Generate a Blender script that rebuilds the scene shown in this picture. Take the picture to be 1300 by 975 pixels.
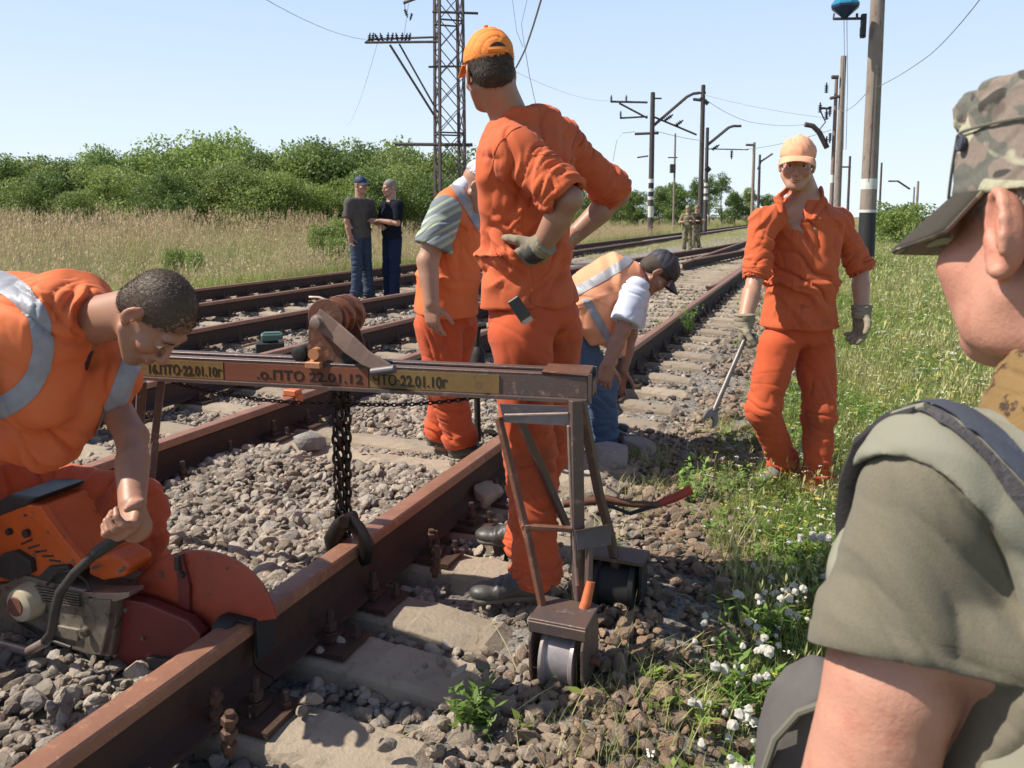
import bpy, bmesh, math, random
import numpy as np
from mathutils import Vector, Matrix, Euler

random.seed(7); RNG = np.random.default_rng(7)
SC = bpy.context.scene
for _o in list(bpy.data.objects): bpy.data.objects.remove(_o)
COL = SC.collection
R = math.radians

# ------------------------------------------------------------ camera, sky, sun, exposure
CAM_Z, FOC, PITCH, PPY = 1.28, 1000.0, 6.0, 380.0
cam_d = bpy.data.cameras.new('camera'); cam = bpy.data.objects.new('camera', cam_d); COL.objects.link(cam)
cam.location = (0, 0, CAM_Z); cam.rotation_euler = (R(90 - PITCH), 0, 0)
cam_d.sensor_width = 36; cam_d.lens = 36 * FOC / 1300; cam_d.shift_y = (PPY - 487.5) / 1300
cam_d.clip_start = 0.05; cam_d.clip_end = 6000
cam_d.dof.use_dof = True; cam_d.dof.focus_distance = 2.7; cam_d.dof.aperture_fstop = 13.0
SC.camera = cam
SC.render.resolution_x, SC.render.resolution_y = 1024, 768
SUN_DIR = Vector((-0.80, -0.04, 0.93)).normalized()          # towards the sun: left, high
w = bpy.data.worlds.new('World'); SC.world = w; w.use_nodes = True
nt = w.node_tree; bg = nt.nodes['Background']
sky = nt.nodes.new('ShaderNodeTexSky'); sky.sky_type = 'NISHITA'; sky.sun_disc = False
sky.sun_elevation = math.asin(SUN_DIR.z); sky.sun_rotation = math.atan2(SUN_DIR.x, SUN_DIR.y)
sky.air_density = 1.0; sky.dust_density = 1.0; sky.ozone_density = 1.4; sky.altitude = 100
# summer haze: the clear Nishita blue pales towards the horizon, alike in every direction
_tc = nt.nodes.new('ShaderNodeTexCoord'); _sx = nt.nodes.new('ShaderNodeSeparateXYZ'); nt.links.new(_tc.outputs['Generated'], _sx.inputs[0])
_rp = nt.nodes.new('ShaderNodeValToRGB'); _rp.color_ramp.interpolation = 'EASE'
_e = _rp.color_ramp.elements; _e[0].position = 0.0; _e[0].color = (1, 1, 1, 1); _e[1].position = .48; _e[1].color = (0, 0, 0, 1)
_m = _e.new(.22); _m.color = (.82, .82, .82, 1)
nt.links.new(_sx.outputs['Z'], _rp.inputs[0])
_hz = nt.nodes.new('ShaderNodeValToRGB'); _h0 = _hz.color_ramp.elements; _h0[0].position = 0; _h0[0].color = (.66, .74, .785, 1); _h0[1].position = .30; _h0[1].color = (.46, .61, .85, 1)
nt.links.new(_sx.outputs['Z'], _hz.inputs[0])
_sc = nt.nodes.new('ShaderNodeVectorMath'); _sc.operation = 'SCALE'; _sc.inputs['Scale'].default_value = 1 / 0.09; nt.links.new(_hz.outputs[0], _sc.inputs[0])
_mx = nt.nodes.new('ShaderNodeMix'); _mx.data_type = 'RGBA'; nt.links.new(_rp.outputs[0], _mx.inputs[0]); nt.links.new(sky.outputs[0], _mx.inputs[6]); nt.links.new(_sc.outputs[0], _mx.inputs[7])
nt.links.new(_mx.outputs[2], bg.inputs[0]); bg.inputs[1].default_value = 0.09
sl = bpy.data.lights.new('sun', 'SUN'); sun = bpy.data.objects.new('sun', sl); COL.objects.link(sun)
sl.energy = 5.0; sl.angle = R(0.53); sl.color = (1.0, 0.925, 0.80)
sun.rotation_euler = SUN_DIR.to_track_quat('Z', 'Y').to_euler()
SC.view_settings.view_transform = 'Standard'; SC.view_settings.look = 'None'
SC.view_settings.exposure = 0.45; SC.view_settings.gamma = 1.0
SC.render.engine = 'CYCLES'; SC.cycles.max_bounces = 6; SC.cycles.transparent_max_bounces = 8

# ------------------------------------------------------------ coordinates
_cp, _sp = math.cos(R(PITCH)), math.sin(R(PITCH))
def P(px, py, D):
    """point of the place seen at photograph pixel (px, py) at the distance y = D"""
    x = (px - 650) / FOC; v = -(py - PPY) / FOC
    dy = _cp + v * _sp; dz = -_sp + v * _cp
    return Vector((x * D / dy, D, CAM_Z + dz * D / dy))
def G(px, py, z=0.0):
    x = (px - 650) / FOC; v = -(py - PPY) / FOC
    dy = _cp + v * _sp; dz = -_sp + v * _cp
    k = (z - CAM_Z) / dz
    return Vector((x * k, dy * k, z))
TA = R(21.05); TS, TC = math.sin(TA), math.cos(TA)
def T(s, t, z=0.0):                       # s metres left of the camera's line, t metres along the track
    return Vector((-s * TC + t * TS, s * TS + t * TC, z))
def ST(x, y): return -x * TC + y * TS, x * TS + y * TC

# ------------------------------------------------------------ noise
def _h(ix, iy, iz, seed):
    n = (ix.astype(np.int64) * 374761393 + iy.astype(np.int64) * 668265263 + iz.astype(np.int64) * 2147483647 + seed * 974634777) & 0xffffffff
    n = ((n ^ (n >> 13)) * 1274126177) & 0xffffffff
    n = (n ^ (n >> 16)) & 0xffffff
    return n.astype(np.float32) / 16777215.0
def vnoise(p, seed=0):
    p = np.asarray(p, np.float32); i = np.floor(p).astype(np.int64); f = p - i; f = f * f * (3 - 2 * f)
    r = 0
    for dx in (0, 1):
        for dy in (0, 1):
            for dz in (0, 1):
                wgt = (f[:, 0] if dx else 1 - f[:, 0]) * (f[:, 1] if dy else 1 - f[:, 1]) * (f[:, 2] if dz else 1 - f[:, 2])
                r = r + wgt * _h(i[:, 0] + dx, i[:, 1] + dy, i[:, 2] + dz, seed)
    return r
def fbm(p, seed=0, oct=3):
    r = 0; a = .5; p = np.asarray(p, np.float32)
    for k in range(oct): r = r + a * vnoise(p, seed + k); p = p * 2.03; a *= .5
    return r / (1 - .5 ** oct)

# ------------------------------------------------------------ objects
def tag(o, label=None, cat=None, group=None, kind=None):
    if label: o['label'] = label
    if cat: o['category'] = cat
    if group: o['group'] = group
    if kind: o['kind'] = kind
    return o
def link(o, parent=None):
    COL.objects.link(o)
    if parent is not None:
        o.parent = parent; o.matrix_parent_inverse = Matrix.Translation(-parent.location) if parent.type == 'EMPTY' and parent.rotation_euler.z == 0 and parent.parent is None and not parent.get('_loc') else Matrix()
    return o
def thing(name, label, cat, loc=(0, 0, 0), group=None, local=False, rotz=0):
    o = bpy.data.objects.new(name, None); COL.objects.link(o); o.location = loc; o.rotation_euler = (0, 0, rotz)
    o.empty_display_size = .2
    if local: o['_loc'] = 1
    return tag(o, label, cat, group)
def mesh_np(name, V, F, mats=None, smooth=True):
    """V (n,3), F list of faces or (m,k) array"""
    me = bpy.data.meshes.new(name); V = np.asarray(V, np.float32)
    if isinstance(F, np.ndarray):
        m, k = F.shape
        me.vertices.add(len(V)); me.vertices.foreach_set('co', V.ravel())
        me.loops.add(m * k); me.loops.foreach_set('vertex_index', F.astype(np.int32).ravel())
        me.polygons.add(m); me.polygons.foreach_set('loop_start', np.arange(0, m * k, k, dtype=np.int32))
        me.update(calc_edges=True)
    else:
        me.from_pydata([tuple(v) for v in V], [], [tuple(f) for f in F]); me.update()
    if smooth: me.polygons.foreach_set('use_smooth', np.ones(len(me.polygons), bool))
    for m_ in (mats or []): me.materials.append(m_)
    return me
def put(name, me, parent=None, loc=None):
    o = bpy.data.objects.new(name, me); link(o, parent)
    if loc is not None: o.location = loc
    return o
def frame(d, up=(0, 0, 1)):
    d = Vector(d).normalized(); up = Vector(up)
    x = d.cross(up)
    if x.length < 1e-4: x = d.cross(Vector((0, 1, 0)))
    x.normalize(); return d, x, x.cross(d)
class MB:
    """collects shapes into one mesh"""
    def __init__(s): s.v = []; s.f = []; s.m = []; s.mi = 0
    def add(s, V, F):
        o = len(s.v); s.v += [tuple(v) for v in V]; s.f += [tuple(i + o for i in f) for f in F]; s.m += [s.mi] * len(F); return s
    def box(s, c, half, ax=None, taper=1.0):
        c = Vector(c); X, Y, Z = ax if ax else (Vector((1, 0, 0)), Vector((0, 1, 0)), Vector((0, 0, 1)))
        V = []
        for k in (-1, 1):
            tp = taper if k > 0 else 1
            for i, j in ((-1, -1), (1, -1), (1, 1), (-1, 1)):
                V.append(c + X * half[0] * i * tp + Y * half[1] * j * tp + Z * half[2] * k)
        return s.add(V, [(3, 2, 1, 0), (4, 5, 6, 7), (0, 1, 5, 4), (1, 2, 6, 5), (2, 3, 7, 6), (3, 0, 4, 7)])
    def bar(s, a, b, w, h, up=(0, 0, 1)):
        a, b = Vector(a), Vector(b); d, x, u = frame(b - a, up)
        return s.box((a + b) / 2, (w / 2, h / 2, (b - a).length / 2), (x, u, d))
    def tube(s, pts, r, n=10, cap=True, flat=1.0):
        pts = [Vector(p) for p in pts]; rs = r if hasattr(r, '__len__') else [r] * len(pts)
        V = []; F = []; up = None
        for i, p in enumerate(pts):
            d = (pts[min(i + 1, len(pts) - 1)] - pts[max(i - 1, 0)])
            if d.length < 1e-9: d = Vector((0, 0, 1))
            d.normalize()
            if up is None: _, x, u = frame(d)
            else:
                x = (up - d * up.dot(d)).normalized(); u = x.cross(d)
            up = x
            for k in range(n):
                an = 2 * math.pi * k / n
                V.append(p + (x * math.cos(an) + u * math.sin(an) * flat) * rs[i])
        for i in range(len(pts) - 1):
            for k in range(n):
                a = i * n + k; b = i * n + (k + 1) % n
                F.append((a, b, b + n, a + n))
        if cap: F.append(tuple(range(n))[::-1]); F.append(tuple((len(pts) - 1) * n + k for k in range(n)))
        return s.add(V, F)
    def lathe(s, c, ax, prof, n=24, cap=True):
        """prof: (distance along axis, radius)"""
        c = Vector(c); d, x, u = frame(ax); V = []; F = []
        for h, r in prof:
            for k in range(n):
                an = 2 * math.pi * k / n; V.append(c + d * h + (x * math.cos(an) + u * math.sin(an)) * max(r, 1e-5))
        for i in range(len(prof) - 1):
            for k in range(n):
                a = i * n + k; b = i * n + (k + 1) % n; F.append((a, b, b + n, a + n))
        if cap: F.append(tuple(range(n))[::-1]); F.append(tuple((len(prof) - 1) * n + k for k in range(n)))
        return s.add(V, F)
    def prism(s, poly, nrm, th):
        """planar polygon extruded by th along nrm"""
        poly = [Vector(p) for p in poly]; n = Vector(nrm).normalized() * th; k = len(poly)
        V = poly + [p + n for p in poly]
        return s.add(V, [tuple(range(k))[::-1], tuple(range(k, 2 * k))] + [(i, (i + 1) % k, (i + 1) % k + k, i + k) for i in range(k)])
    def mesh(s, name, mats, bevel=0, smooth=False, seg=1, rough=0, seed=0):
        bm = bmesh.new(); vs = [bm.verts.new(v) for v in s.v]
        for f, m in zip(s.f, s.m):
            try: q = bm.faces.new([vs[i] for i in f]); q.material_index = m
            except ValueError: pass
        bmesh.ops.recalc_face_normals(bm, faces=bm.faces)
        if bevel:
            ed = [e for e in bm.edges if len(e.link_faces) == 2 and e.calc_face_angle(0) > .6]
            bmesh.ops.bevel(bm, geom=ed, offset=bevel, segments=seg, affect='EDGES', profile=.6, clamp_overlap=True)
        if rough:
            for v in bm.verts:
                v.co += Vector((random.uniform(-1, 1), random.uniform(-1, 1), random.uniform(-1, 1))) * rough
        for f in bm.faces: f.smooth = smooth
        if smooth:
            for e in bm.edges:
                if len(e.link_faces) == 2 and e.calc_face_angle(0) > .7: e.smooth = False
        me = bpy.data.meshes.new(name); bm.to_mesh(me); bm.free()
        for m in (mats if isinstance(mats, (list, tuple)) else [mats]): me.materials.append(m)
        return me
    def build(s, name, mats, parent=None, **k):
        return put(name, s.mesh(name, mats, **k), parent)

# ------------------------------------------------------------ materials
def mat(name, base, rough=.8, metal=0.0, c2=None, vs=6.0, vd=.6, c3=None, s3=40.0, t3=(.58, .68), bump=0.0, bs=60.0, rnd=0.0, spec=.5, coord='Object', attr=None,
        sss=0.0, trans=0.0, stretch=None, weave=0, bdist=.004, sheen=0, c3m=None):
    m = bpy.data.materials.new(name); m.use_nodes = True; N = m.node_tree.nodes; L = m.node_tree.links
    b = N['Principled BSDF']; b.inputs['Roughness'].default_value = rough; b.inputs['Metallic'].default_value = metal
    b.inputs['Specular IOR Level'].default_value = spec
    tc = N.new('ShaderNodeTexCoord'); vec = tc.outputs[coord]
    if stretch:
        mp = N.new('ShaderNodeMapping'); mp.inputs['Scale'].default_value = stretch; L.new(vec, mp.inputs[0]); vec = mp.outputs[0]
    def noise(scale, det=4, rg=.6):
        n = N.new('ShaderNodeTexNoise'); n.inputs['Scale'].default_value = scale; n.inputs['Detail'].default_value = det; n.inputs['Roughness'].default_value = rg
        L.new(vec, n.inputs['Vector']); return n.outputs['Fac']
    def ramp(src, a, b_, lo=(0, 0, 0, 1), hi=(1, 1, 1, 1)):
        r = N.new('ShaderNodeValToRGB'); r.color_ramp.elements[0].position = a; r.color_ramp.elements[1].position = b_
        r.color_ramp.elements[0].color = lo; r.color_ramp.elements[1].color = hi; L.new(src, r.inputs[0]); return r.outputs[0]
    def mix(f, a, b_, mode='MIX'):
        x = N.new('ShaderNodeMix'); x.data_type = 'RGBA'; x.blend_type = mode
        for v, s in ((f, x.inputs[0]), (a, x.inputs[6]), (b_, x.inputs[7])):
            if hasattr(v, 'links') or hasattr(v, 'node'): L.new(v, s)
            else: s.default_value = v
        return x.outputs[2]
    q = lambda c: (c[0], c[1], c[2], 1)
    col = q(base)
    if attr:
        a_ = N.new('ShaderNodeAttribute'); a_.attribute_name = attr; col = a_.outputs['Color']
    if c2: col = mix(ramp(noise(vs), .5 - vd / 2, .5 + vd / 2), col, q(c2))
    if c3: col = mix(ramp(noise(s3, 6, .7), *t3), col, q(c3))
    if rnd:
        oi = N.new('ShaderNodeObjectInfo'); hs = N.new('ShaderNodeHueSaturation')
        mr = N.new('ShaderNodeMapRange'); mr.inputs[3].default_value = 1 - rnd; mr.inputs[4].default_value = 1 + rnd
        L.new(oi.outputs['Random'], mr.inputs[0]); L.new(mr.outputs[0], hs.inputs['Value'])
        if hasattr(col, 'node'): L.new(col, hs.inputs['Color'])
        else: hs.inputs['Color'].default_value = col
        col = hs.outputs[0]
    if hasattr(col, 'node'): L.new(col, b.inputs['Base Color'])
    else: b.inputs['Base Color'].default_value = col
    if bump:
        bn = N.new('ShaderNodeBump'); bn.inputs['Strength'].default_value = bump; bn.inputs['Distance'].default_value = bdist
        h = noise(bs, 6, .65)
        L.new(h, bn.inputs['Height']); L.new(bn.outputs[0], b.inputs['Normal'])
    if sss:
        b.inputs['Subsurface Weight'].default_value = sss; b.inputs['Subsurface Radius'].default_value = (1, .35, .2); b.inputs['Subsurface Scale'].default_value = .008
    if sheen: b.inputs['Sheen Weight'].default_value = sheen; b.inputs['Sheen Roughness'].default_value = .5
    if trans:
        ts = N.new('ShaderNodeBsdfTranslucent'); mx = N.new('ShaderNodeMixShader'); mx.inputs[0].default_value = trans
        if hasattr(col, 'node'): L.new(col, ts.inputs[0])
        else: ts.inputs[0].default_value = col
        out = N['Material Output']; L.new(b.outputs[0], mx.inputs[1]); L.new(ts.outputs[0], mx.inputs[2]); L.new(mx.outputs[0], out.inputs[0])
    return m

# ------------------------------------------------------------ scatter (geometry nodes)
def scatter(name, pts, rot, scl, idx, meshes, parent=None):
    col = bpy.data.collections.new(name + '_kinds')
    for k, me in enumerate(meshes):
        o = bpy.data.objects.new('%s_kind_%02d' % (name, k), me); col.objects.link(o)
    me = bpy.data.meshes.new(name); n = len(pts)
    me.vertices.add(n); me.vertices.foreach_set('co', np.asarray(pts, np.float32).ravel())
    for an, ty, arr, fld in (('rot', 'FLOAT_VECTOR', rot, 'vector'), ('scl', 'FLOAT_VECTOR', scl, 'vector'), ('idx', 'INT', idx, 'value')):
        a = me.attributes.new(an, ty, 'POINT'); a.data.foreach_set(fld, np.asarray(arr, np.int32 if ty == 'INT' else np.float32).ravel())
    o = put(name, me, parent)
    ng = bpy.data.node_groups.new(name, 'GeometryNodeTree')
    ng.interface.new_socket('Geometry', in_out='INPUT', socket_type='NodeSocketGeometry')
    ng.interface.new_socket('Geometry', in_out='OUTPUT', socket_type='NodeSocketGeometry')
    N = ng.nodes; L = ng.links; gi = N.new('NodeGroupInput'); go = N.new('NodeGroupOutput')
    ci = N.new('GeometryNodeCollectionInfo'); ci.inputs['Collection'].default_value = col
    ci.inputs['Separate Children'].default_value = True; ci.inputs['Reset Children'].default_value = True
    ip = N.new('GeometryNodeInstanceOnPoints'); ip.inputs['Pick Instance'].default_value = True
    L.new(gi.outputs[0], ip.inputs['Points']); L.new(ci.outputs[0], ip.inputs['Instance'])
    def at(nm, ty):
        a = N.new('GeometryNodeInputNamedAttribute'); a.data_type = ty; a.inputs['Name'].default_value = nm; return a.outputs['Attribute']
    L.new(at('idx', 'INT'), ip.inputs['Instance Index'])
    er = N.new('FunctionNodeEulerToRotation'); L.new(at('rot', 'FLOAT_VECTOR'), er.inputs[0]); L.new(er.outputs[0], ip.inputs['Rotation'])
    L.new(at('scl', 'FLOAT_VECTOR'), ip.inputs['Scale'])
    L.new(ip.outputs[0], go.inputs[0])
    md = o.modifiers.new('scatter', 'NODES'); md.node_group = ng
    return tag(o, kind='stuff')
# ------------------------------------------------------------ ground
def sstep(a, b, x): x = np.clip((x - a) / (b - a), 0, 1); return x * x * (3 - 2 * x)
def ground_z(s, t):
    s = np.asarray(s, float); t = np.asarray(t, float)
    near = 1 - sstep(1.2, 3.0, t)
    z = -.055 - (.09 + .26 * near) * sstep(.55, -.35, s) * 1.0
    z = z - .25 * sstep(-1.0, -6.0, s)
    z = z - .30 * sstep(9.3, 11.5, s)
    z = np.where(t < .3, z - 0, z)
    return z
M_EARTH = mat('earth', (.17, .14, .11), .95, c2=(.26, .22, .17), vs=3.0, c3=(.10, .12, .05), s3=9.0, t3=(.5, .62), bump=.6, bs=30, bdist=.02)
M_MEADOW = mat('meadow_soil', (.13, .14, .05), .95, c2=(.26, .23, .11), vs=1.5, c3=(.06, .09, .02), s3=7.0, t3=(.45, .65), bump=.8, bs=14, bdist=.05)
M_BALLAST = mat('ballast_ground', (.24, .215, .19), .95, c2=(.34, .305, .265), vs=18.0, vd=.25, c3=(.06, .05, .045), s3=38.0, t3=(.5, .6), bump=1.0, bs=34, bdist=.03)
def sheet(name, ss, ts, zf, m, kind='structure', parent=None):
    S, TT = np.meshgrid(ss, ts, indexing='ij'); Z = zf(S, TT)
    X = -S * TC + TT * TS; Y = S * TS + TT * TC
    V = np.stack([X, Y, Z], -1).reshape(-1, 3); a, b = S.shape
    i = np.arange(a * b).reshape(a, b)
    F = np.stack([i[:-1, :-1], i[:-1, 1:], i[1:, 1:], i[1:, :-1]], -1).reshape(-1, 4)[:, ::-1]
    me = mesh_np(name, V, F.copy(), [m]); o = put(name, me, parent)
    return tag(o, kind=kind)
def gz_n(S, TT):
    n = fbm(np.stack([S.ravel() * 3, TT.ravel() * 3, S.ravel() * 0], -1), 5).reshape(S.shape)
    return ground_z(S, TT) + (n - .5) * .05 - .012
ss = np.unique(np.concatenate([np.arange(-12, 0, .5), np.arange(-2, 12, .16), np.arange(12, 40, 2), np.arange(40, 700, 30), -np.arange(12, 600, 30)]))
ts = np.unique(np.concatenate([np.arange(-14, 16, .3), np.arange(16, 80, 3), np.arange(80, 2600, 60), -np.arange(14, 200, 20)]))
def heap(S, TT):       # ballast lies over the sleepers between the nearest rails
    m = sstep(1.50, 1.60, S) * (1 - sstep(2.76, 2.86, S)) * ((1 - sstep(3.35, 3.5, TT)) + sstep(4.0, 4.15, TT) * (1 - sstep(4.9, 5.1, TT)))
    return m * .058
def gz_low(S, TT): return gz_n(S, TT) - .03 - .25 * (sstep(.8, 1.0, S) * (1 - sstep(9.2, 9.4, S))) * 0
tag(sheet('ground', ss, ts, gz_low, M_MEADOW), 'grassy ground stretching to the horizon', None)
bal = sheet('ballast_bed', np.arange(-.2, 10.0, .12), np.unique(np.concatenate([np.arange(-3, 14, .15), np.arange(14, 70, 1.2), np.arange(70, 500, 20)])),
            lambda S, TT: gz_n(S, TT) + heap(S, TT) + .012 - .06 * (1 - sstep(-.2, .3, S)) - .08 * sstep(9.5, 9.9, S), M_BALLAST)
bal['label'] = 'bed of crushed grey stone under the tracks'

# stones
def stone_mesh(k):
    bm = bmesh.new(); bmesh.ops.create_icosphere(bm, subdivisions=2, radius=1.0)
    rr = random.Random(k * 31 + 5); nr = np.random.default_rng(k)
    planes = [(Vector(nr.normal(size=3)).normalized(), rr.uniform(.45, .85)) for _ in range(9)]
    for v in bm.verts:
        p = v.co.copy()
        for n, d in planes:
            e = p.dot(n) - d
            if e > 0: p -= n * e
        v.co = p
    sc = Vector((rr.uniform(.9, 1.35), rr.uniform(.7, 1.0), rr.uniform(.5, .85)))
    for v in bm.verts: v.co = Vector((v.co.x * sc.x, v.co.y * sc.y, v.co.z * sc.z))
    bmesh.ops.dissolve_limit(bm, angle_limit=R(9), verts=bm.verts, edges=bm.edges)
    bmesh.ops.triangulate(bm, faces=bm.faces)
    me = bpy.data.meshes.new('stone'); bm.to_mesh(me); bm.free(); me.materials.append(M_STONE); return me
def stone_material():
    m = mat('stone', (.42, .38, .335), .9, c2=(.28, .25, .22), vs=1.2, vd=.5, bump=.5, bs=5.0, bdist=.15, rnd=.42)
    N = m.node_tree.nodes; L = m.node_tree.links; b = N['Principled BSDF']
    src = b.inputs['Base Color'].links[0].from_socket
    oi = N.new('ShaderNodeObjectInfo'); geo = N.new('ShaderNodeTexNoise'); geo.inputs['Scale'].default_value = .9
    L.new(oi.outputs['Location'], geo.inputs['Vector'])
    mt = N.new('ShaderNodeMath'); mt.operation = 'MULTIPLY'; mt.inputs[1].default_value = 7.31; L.new(oi.outputs['Random'], mt.inputs[0])
    fr = N.new('ShaderNodeMath'); fr.operation = 'FRACT'; L.new(mt.outputs[0], fr.inputs[0])
    rp = N.new('ShaderNodeValToRGB'); e = rp.color_ramp.elements
    e[0].position = 0; e[0].color = (1, .9, .8, 1); e[1].position = 1; e[1].color = (.98, 1.0, 1.02, 1)
    for ps, c in ((.25, (1.0, .96, .9, 1)), (.5, (1.05, .88, .76, 1)), (.62, (1.12, 1.08, 1.0, 1)), (.85, (.9, .86, .84, 1))):
        q = e.new(ps); q.color = c
    L.new(fr.outputs[0], rp.inputs[0])
    # the shoulder right of the rails is soiled brown: by place, as dirt
    vm = N.new('ShaderNodeVectorMath'); vm.operation = 'DOT_PRODUCT'; vm.inputs[1].default_value = (-TC, TS, 0); L.new(oi.outputs['Location'], vm.inputs[0])
    ad = N.new('ShaderNodeMath'); ad.operation = 'ADD'; L.new(vm.outputs['Value'], ad.inputs[0])
    nm = N.new('ShaderNodeMath'); nm.operation = 'MULTIPLY'; nm.inputs[1].default_value = .5; L.new(geo.outputs['Fac'], nm.inputs[0]); L.new(nm.outputs[0], ad.inputs[1])
    mr = N.new('ShaderNodeMapRange'); mr.inputs[1].default_value = .75; mr.inputs[2].default_value = 1.25; mr.inputs[3].default_value = 1; mr.inputs[4].default_value = 0; L.new(ad.outputs[0], mr.inputs[0])
    m1 = N.new('ShaderNodeMix'); m1.data_type = 'RGBA'; m1.blend_type = 'MULTIPLY'; m1.inputs[0].default_value = 1; L.new(src, m1.inputs[6]); L.new(rp.outputs[0], m1.inputs[7])
    m2 = N.new('ShaderNodeMix'); m2.data_type = 'RGBA'; m2.blend_type = 'MULTIPLY'; L.new(mr.outputs[0], m2.inputs[0]); L.new(m1.outputs[2], m2.inputs[6]); m2.inputs[7].default_value = (.74, .62, .53, 1)
    L.new(m2.outputs[2], b.inputs['Base Color'])
    return m
M_STONE = stone_material()
STONES = [stone_mesh(k) for k in range(14)]
SLEEPERS1 = [1.54, 1.89, 2.2, 2.56, 2.88, 3.22, 3.6, 3.9, 4.38, 4.87, 5.30, 5.78] + [5.78 + .55 * k for k in range(1, 75)]
SLEEPERS1 = [1.2, .85, .5] + SLEEPERS1
SL_T = np.array(SLEEPERS1)
def stone_field():
    pts = []; 
    def region(s0, s1, t0, t1, dens):
        n = int((s1 - s0) * (t1 - t0) * dens)
        return np.stack([RNG.uniform(s0, s1, n), RNG.uniform(t0, t1, n)], -1)
    A = np.concatenate([region(.0, 4.2, .6, 5.0, 1750), region(1.5, 2.85, .6, 5.2, 1900), region(-.1, 9.6, 5.0, 9.0, 430), region(4.2, 9.6, 2.5, 5.0, 350), region(.0, 9.6, 9.0, 15.0, 190)])
    s, t = A[:, 0], A[:, 1]
    sz = np.exp(RNG.normal(math.log(.0185), .38, len(s))); sz = np.clip(sz, .007, .046)
    sz = sz * np.where(t > 9, 1.5, np.where(t > 5, 1.2, 1))
    # fewer where the grass takes over
    keep = RNG.random(len(s)) < np.clip((s + .05) / .6, 0.06, 1) * np.where(fbm(np.stack([s * 2.6, t * 2.6, s * 0], -1), 77) < .44, .45, 1)
    # keep off the rails and the tops of the sleepers
    for c in (1.41, 2.93): keep &= ~((abs(s - c) < .06 + sz) & (t < 9))
    dmin = np.min(np.abs(t[:, None] - SL_T[None, :]), axis=1); on = (dmin < .070 + sz * .35) & (s > .80) & (s < 3.56)
    buried = (s > 1.50 + sz) & (s < 2.86) & (((t < 3.40) | ((t > 4.14) & (t < 5.0))) | (fbm(np.stack([s * 1.3, t * 1.3, s * 0], -1), 21) > .56) & (t < 7.5) & (t > 4.14))
    on &= ~buried
    stray = RNG.random(len(s)) < np.where((s > 1.5) & (t > 3.35) & (t < 4.2), .006, .035 + .07 * (s < .95))
    keep &= ~(on & ~stray)
    s, t, sz, on, buried = s[keep], t[keep], sz[keep], on[keep], buried[keep]
    gz = ground_z(s, t)
    lump = fbm(np.stack([s * 2.2, t * 2.2, s * 0], -1), 9)
    z = gz + (lump - .45) * .07 + RNG.uniform(-.012, .022, len(s))
    crib = (s > .8) & (s < 3.55) & (t < 16)
    z = np.where(crib & ~buried, np.minimum(z, -.012 - sz * .2), z)
    z = np.where(buried, .018 + (lump - .5) * .09 + RNG.uniform(-.016, .014, len(s)), z)
    sh_ = gz_n(s, t) + heap(s, t) + .012; z = np.where(on, z, np.maximum(z, sh_ + sz * RNG.uniform(.0, .45, len(s))))
    z = np.where(on, .012 + sz * .3, z)
    return s, t, z, sz
s_, t_, z_, sz_ = stone_field()
PX = -s_ * TC + t_ * TS; PY = s_ * TS + t_ * TC
rot = RNG.uniform(-3.1, 3.1, (len(s_), 3)); rot[:, 0] *= .2; rot[:, 1] *= .2
scl = sz_[:, None] * RNG.uniform(.85, 1.15, (len(s_), 3))
idx = RNG.integers(0, len(STONES), len(s_))
pts = np.stack([PX, PY, z_], -1)
app = np.where((PY > 1.7) & (abs(PX / np.maximum(PY, .1)) < .66) & (z_ > -.5), sz_ / np.maximum(PY, .1), 0)
vis = (PY > 1.75) & (1280 * 1.0 / np.maximum(PY, .1) < 700)
big = np.argsort(-app * vis)[:270]; rest = np.ones(len(s_), bool); rest[big] = False
scatter('ballast_gravel', pts[rest], rot[rest], scl[rest], idx[rest], STONES, bal)
for i in big:
    o = bpy.data.objects.new('ballast_stone', STONES[idx[i]]); COL.objects.link(o); o.parent = bal
    o.location = pts[i]; o.rotation_euler = rot[i]; o.scale = scl[i]
# a far sheet of clouds is not needed: the sky is clear
# ------------------------------------------------------------ tracks
M_RAILTOP = mat('rail_rust_bright', (.33, .155, .095), .5, metal=.15, c2=(.21, .10, .065), vs=9.0, c3=(.42, .22, .13), s3=30, t3=(.56, .7), bump=.25, bs=90)
M_RAIL = mat('rail_rust_dark', (.045, .025, .018), .85, metal=.0, c2=(.075, .034, .022), vs=7.0, c3=(.04, .025, .02), s3=25, t3=(.5, .7), bump=.5, bs=80)
M_CONC = mat('sleeper_concrete', (.37, .30, .225), .9, c2=(.25, .20, .15), vs=5.0, vd=.5, c3=(.16, .13, .105), s3=13, t3=(.56, .72), bump=.9, bs=55, rnd=.14, bdist=.006)
M_FAST = mat('greasy_steel', (.045, .036, .032), .6, metal=.4, c2=(.12, .06, .04), vs=20, bump=.5, bs=90)
M_FASTR = mat('rusty_steel', (.17, .085, .055), .6, metal=.4, c2=(.08, .05, .04), vs=30, bump=.5, bs=90)
RAILPROF = [(-.075, .02), (-.075, .031), (-.03, .042), (-.012, .055), (-.0095, .10), (-.012, .145), (-.034, .158), (-.0375, .163), (-.0365, .192), (-.031, .1985), (-.016, .2),
            (.016, .2), (.031, .1985), (.0365, .192), (.0375, .163), (.034, .158), (.012, .145), (.0095, .10), (.012, .055), (.03, .042), (.075, .031), (.075, .02)]
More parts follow.
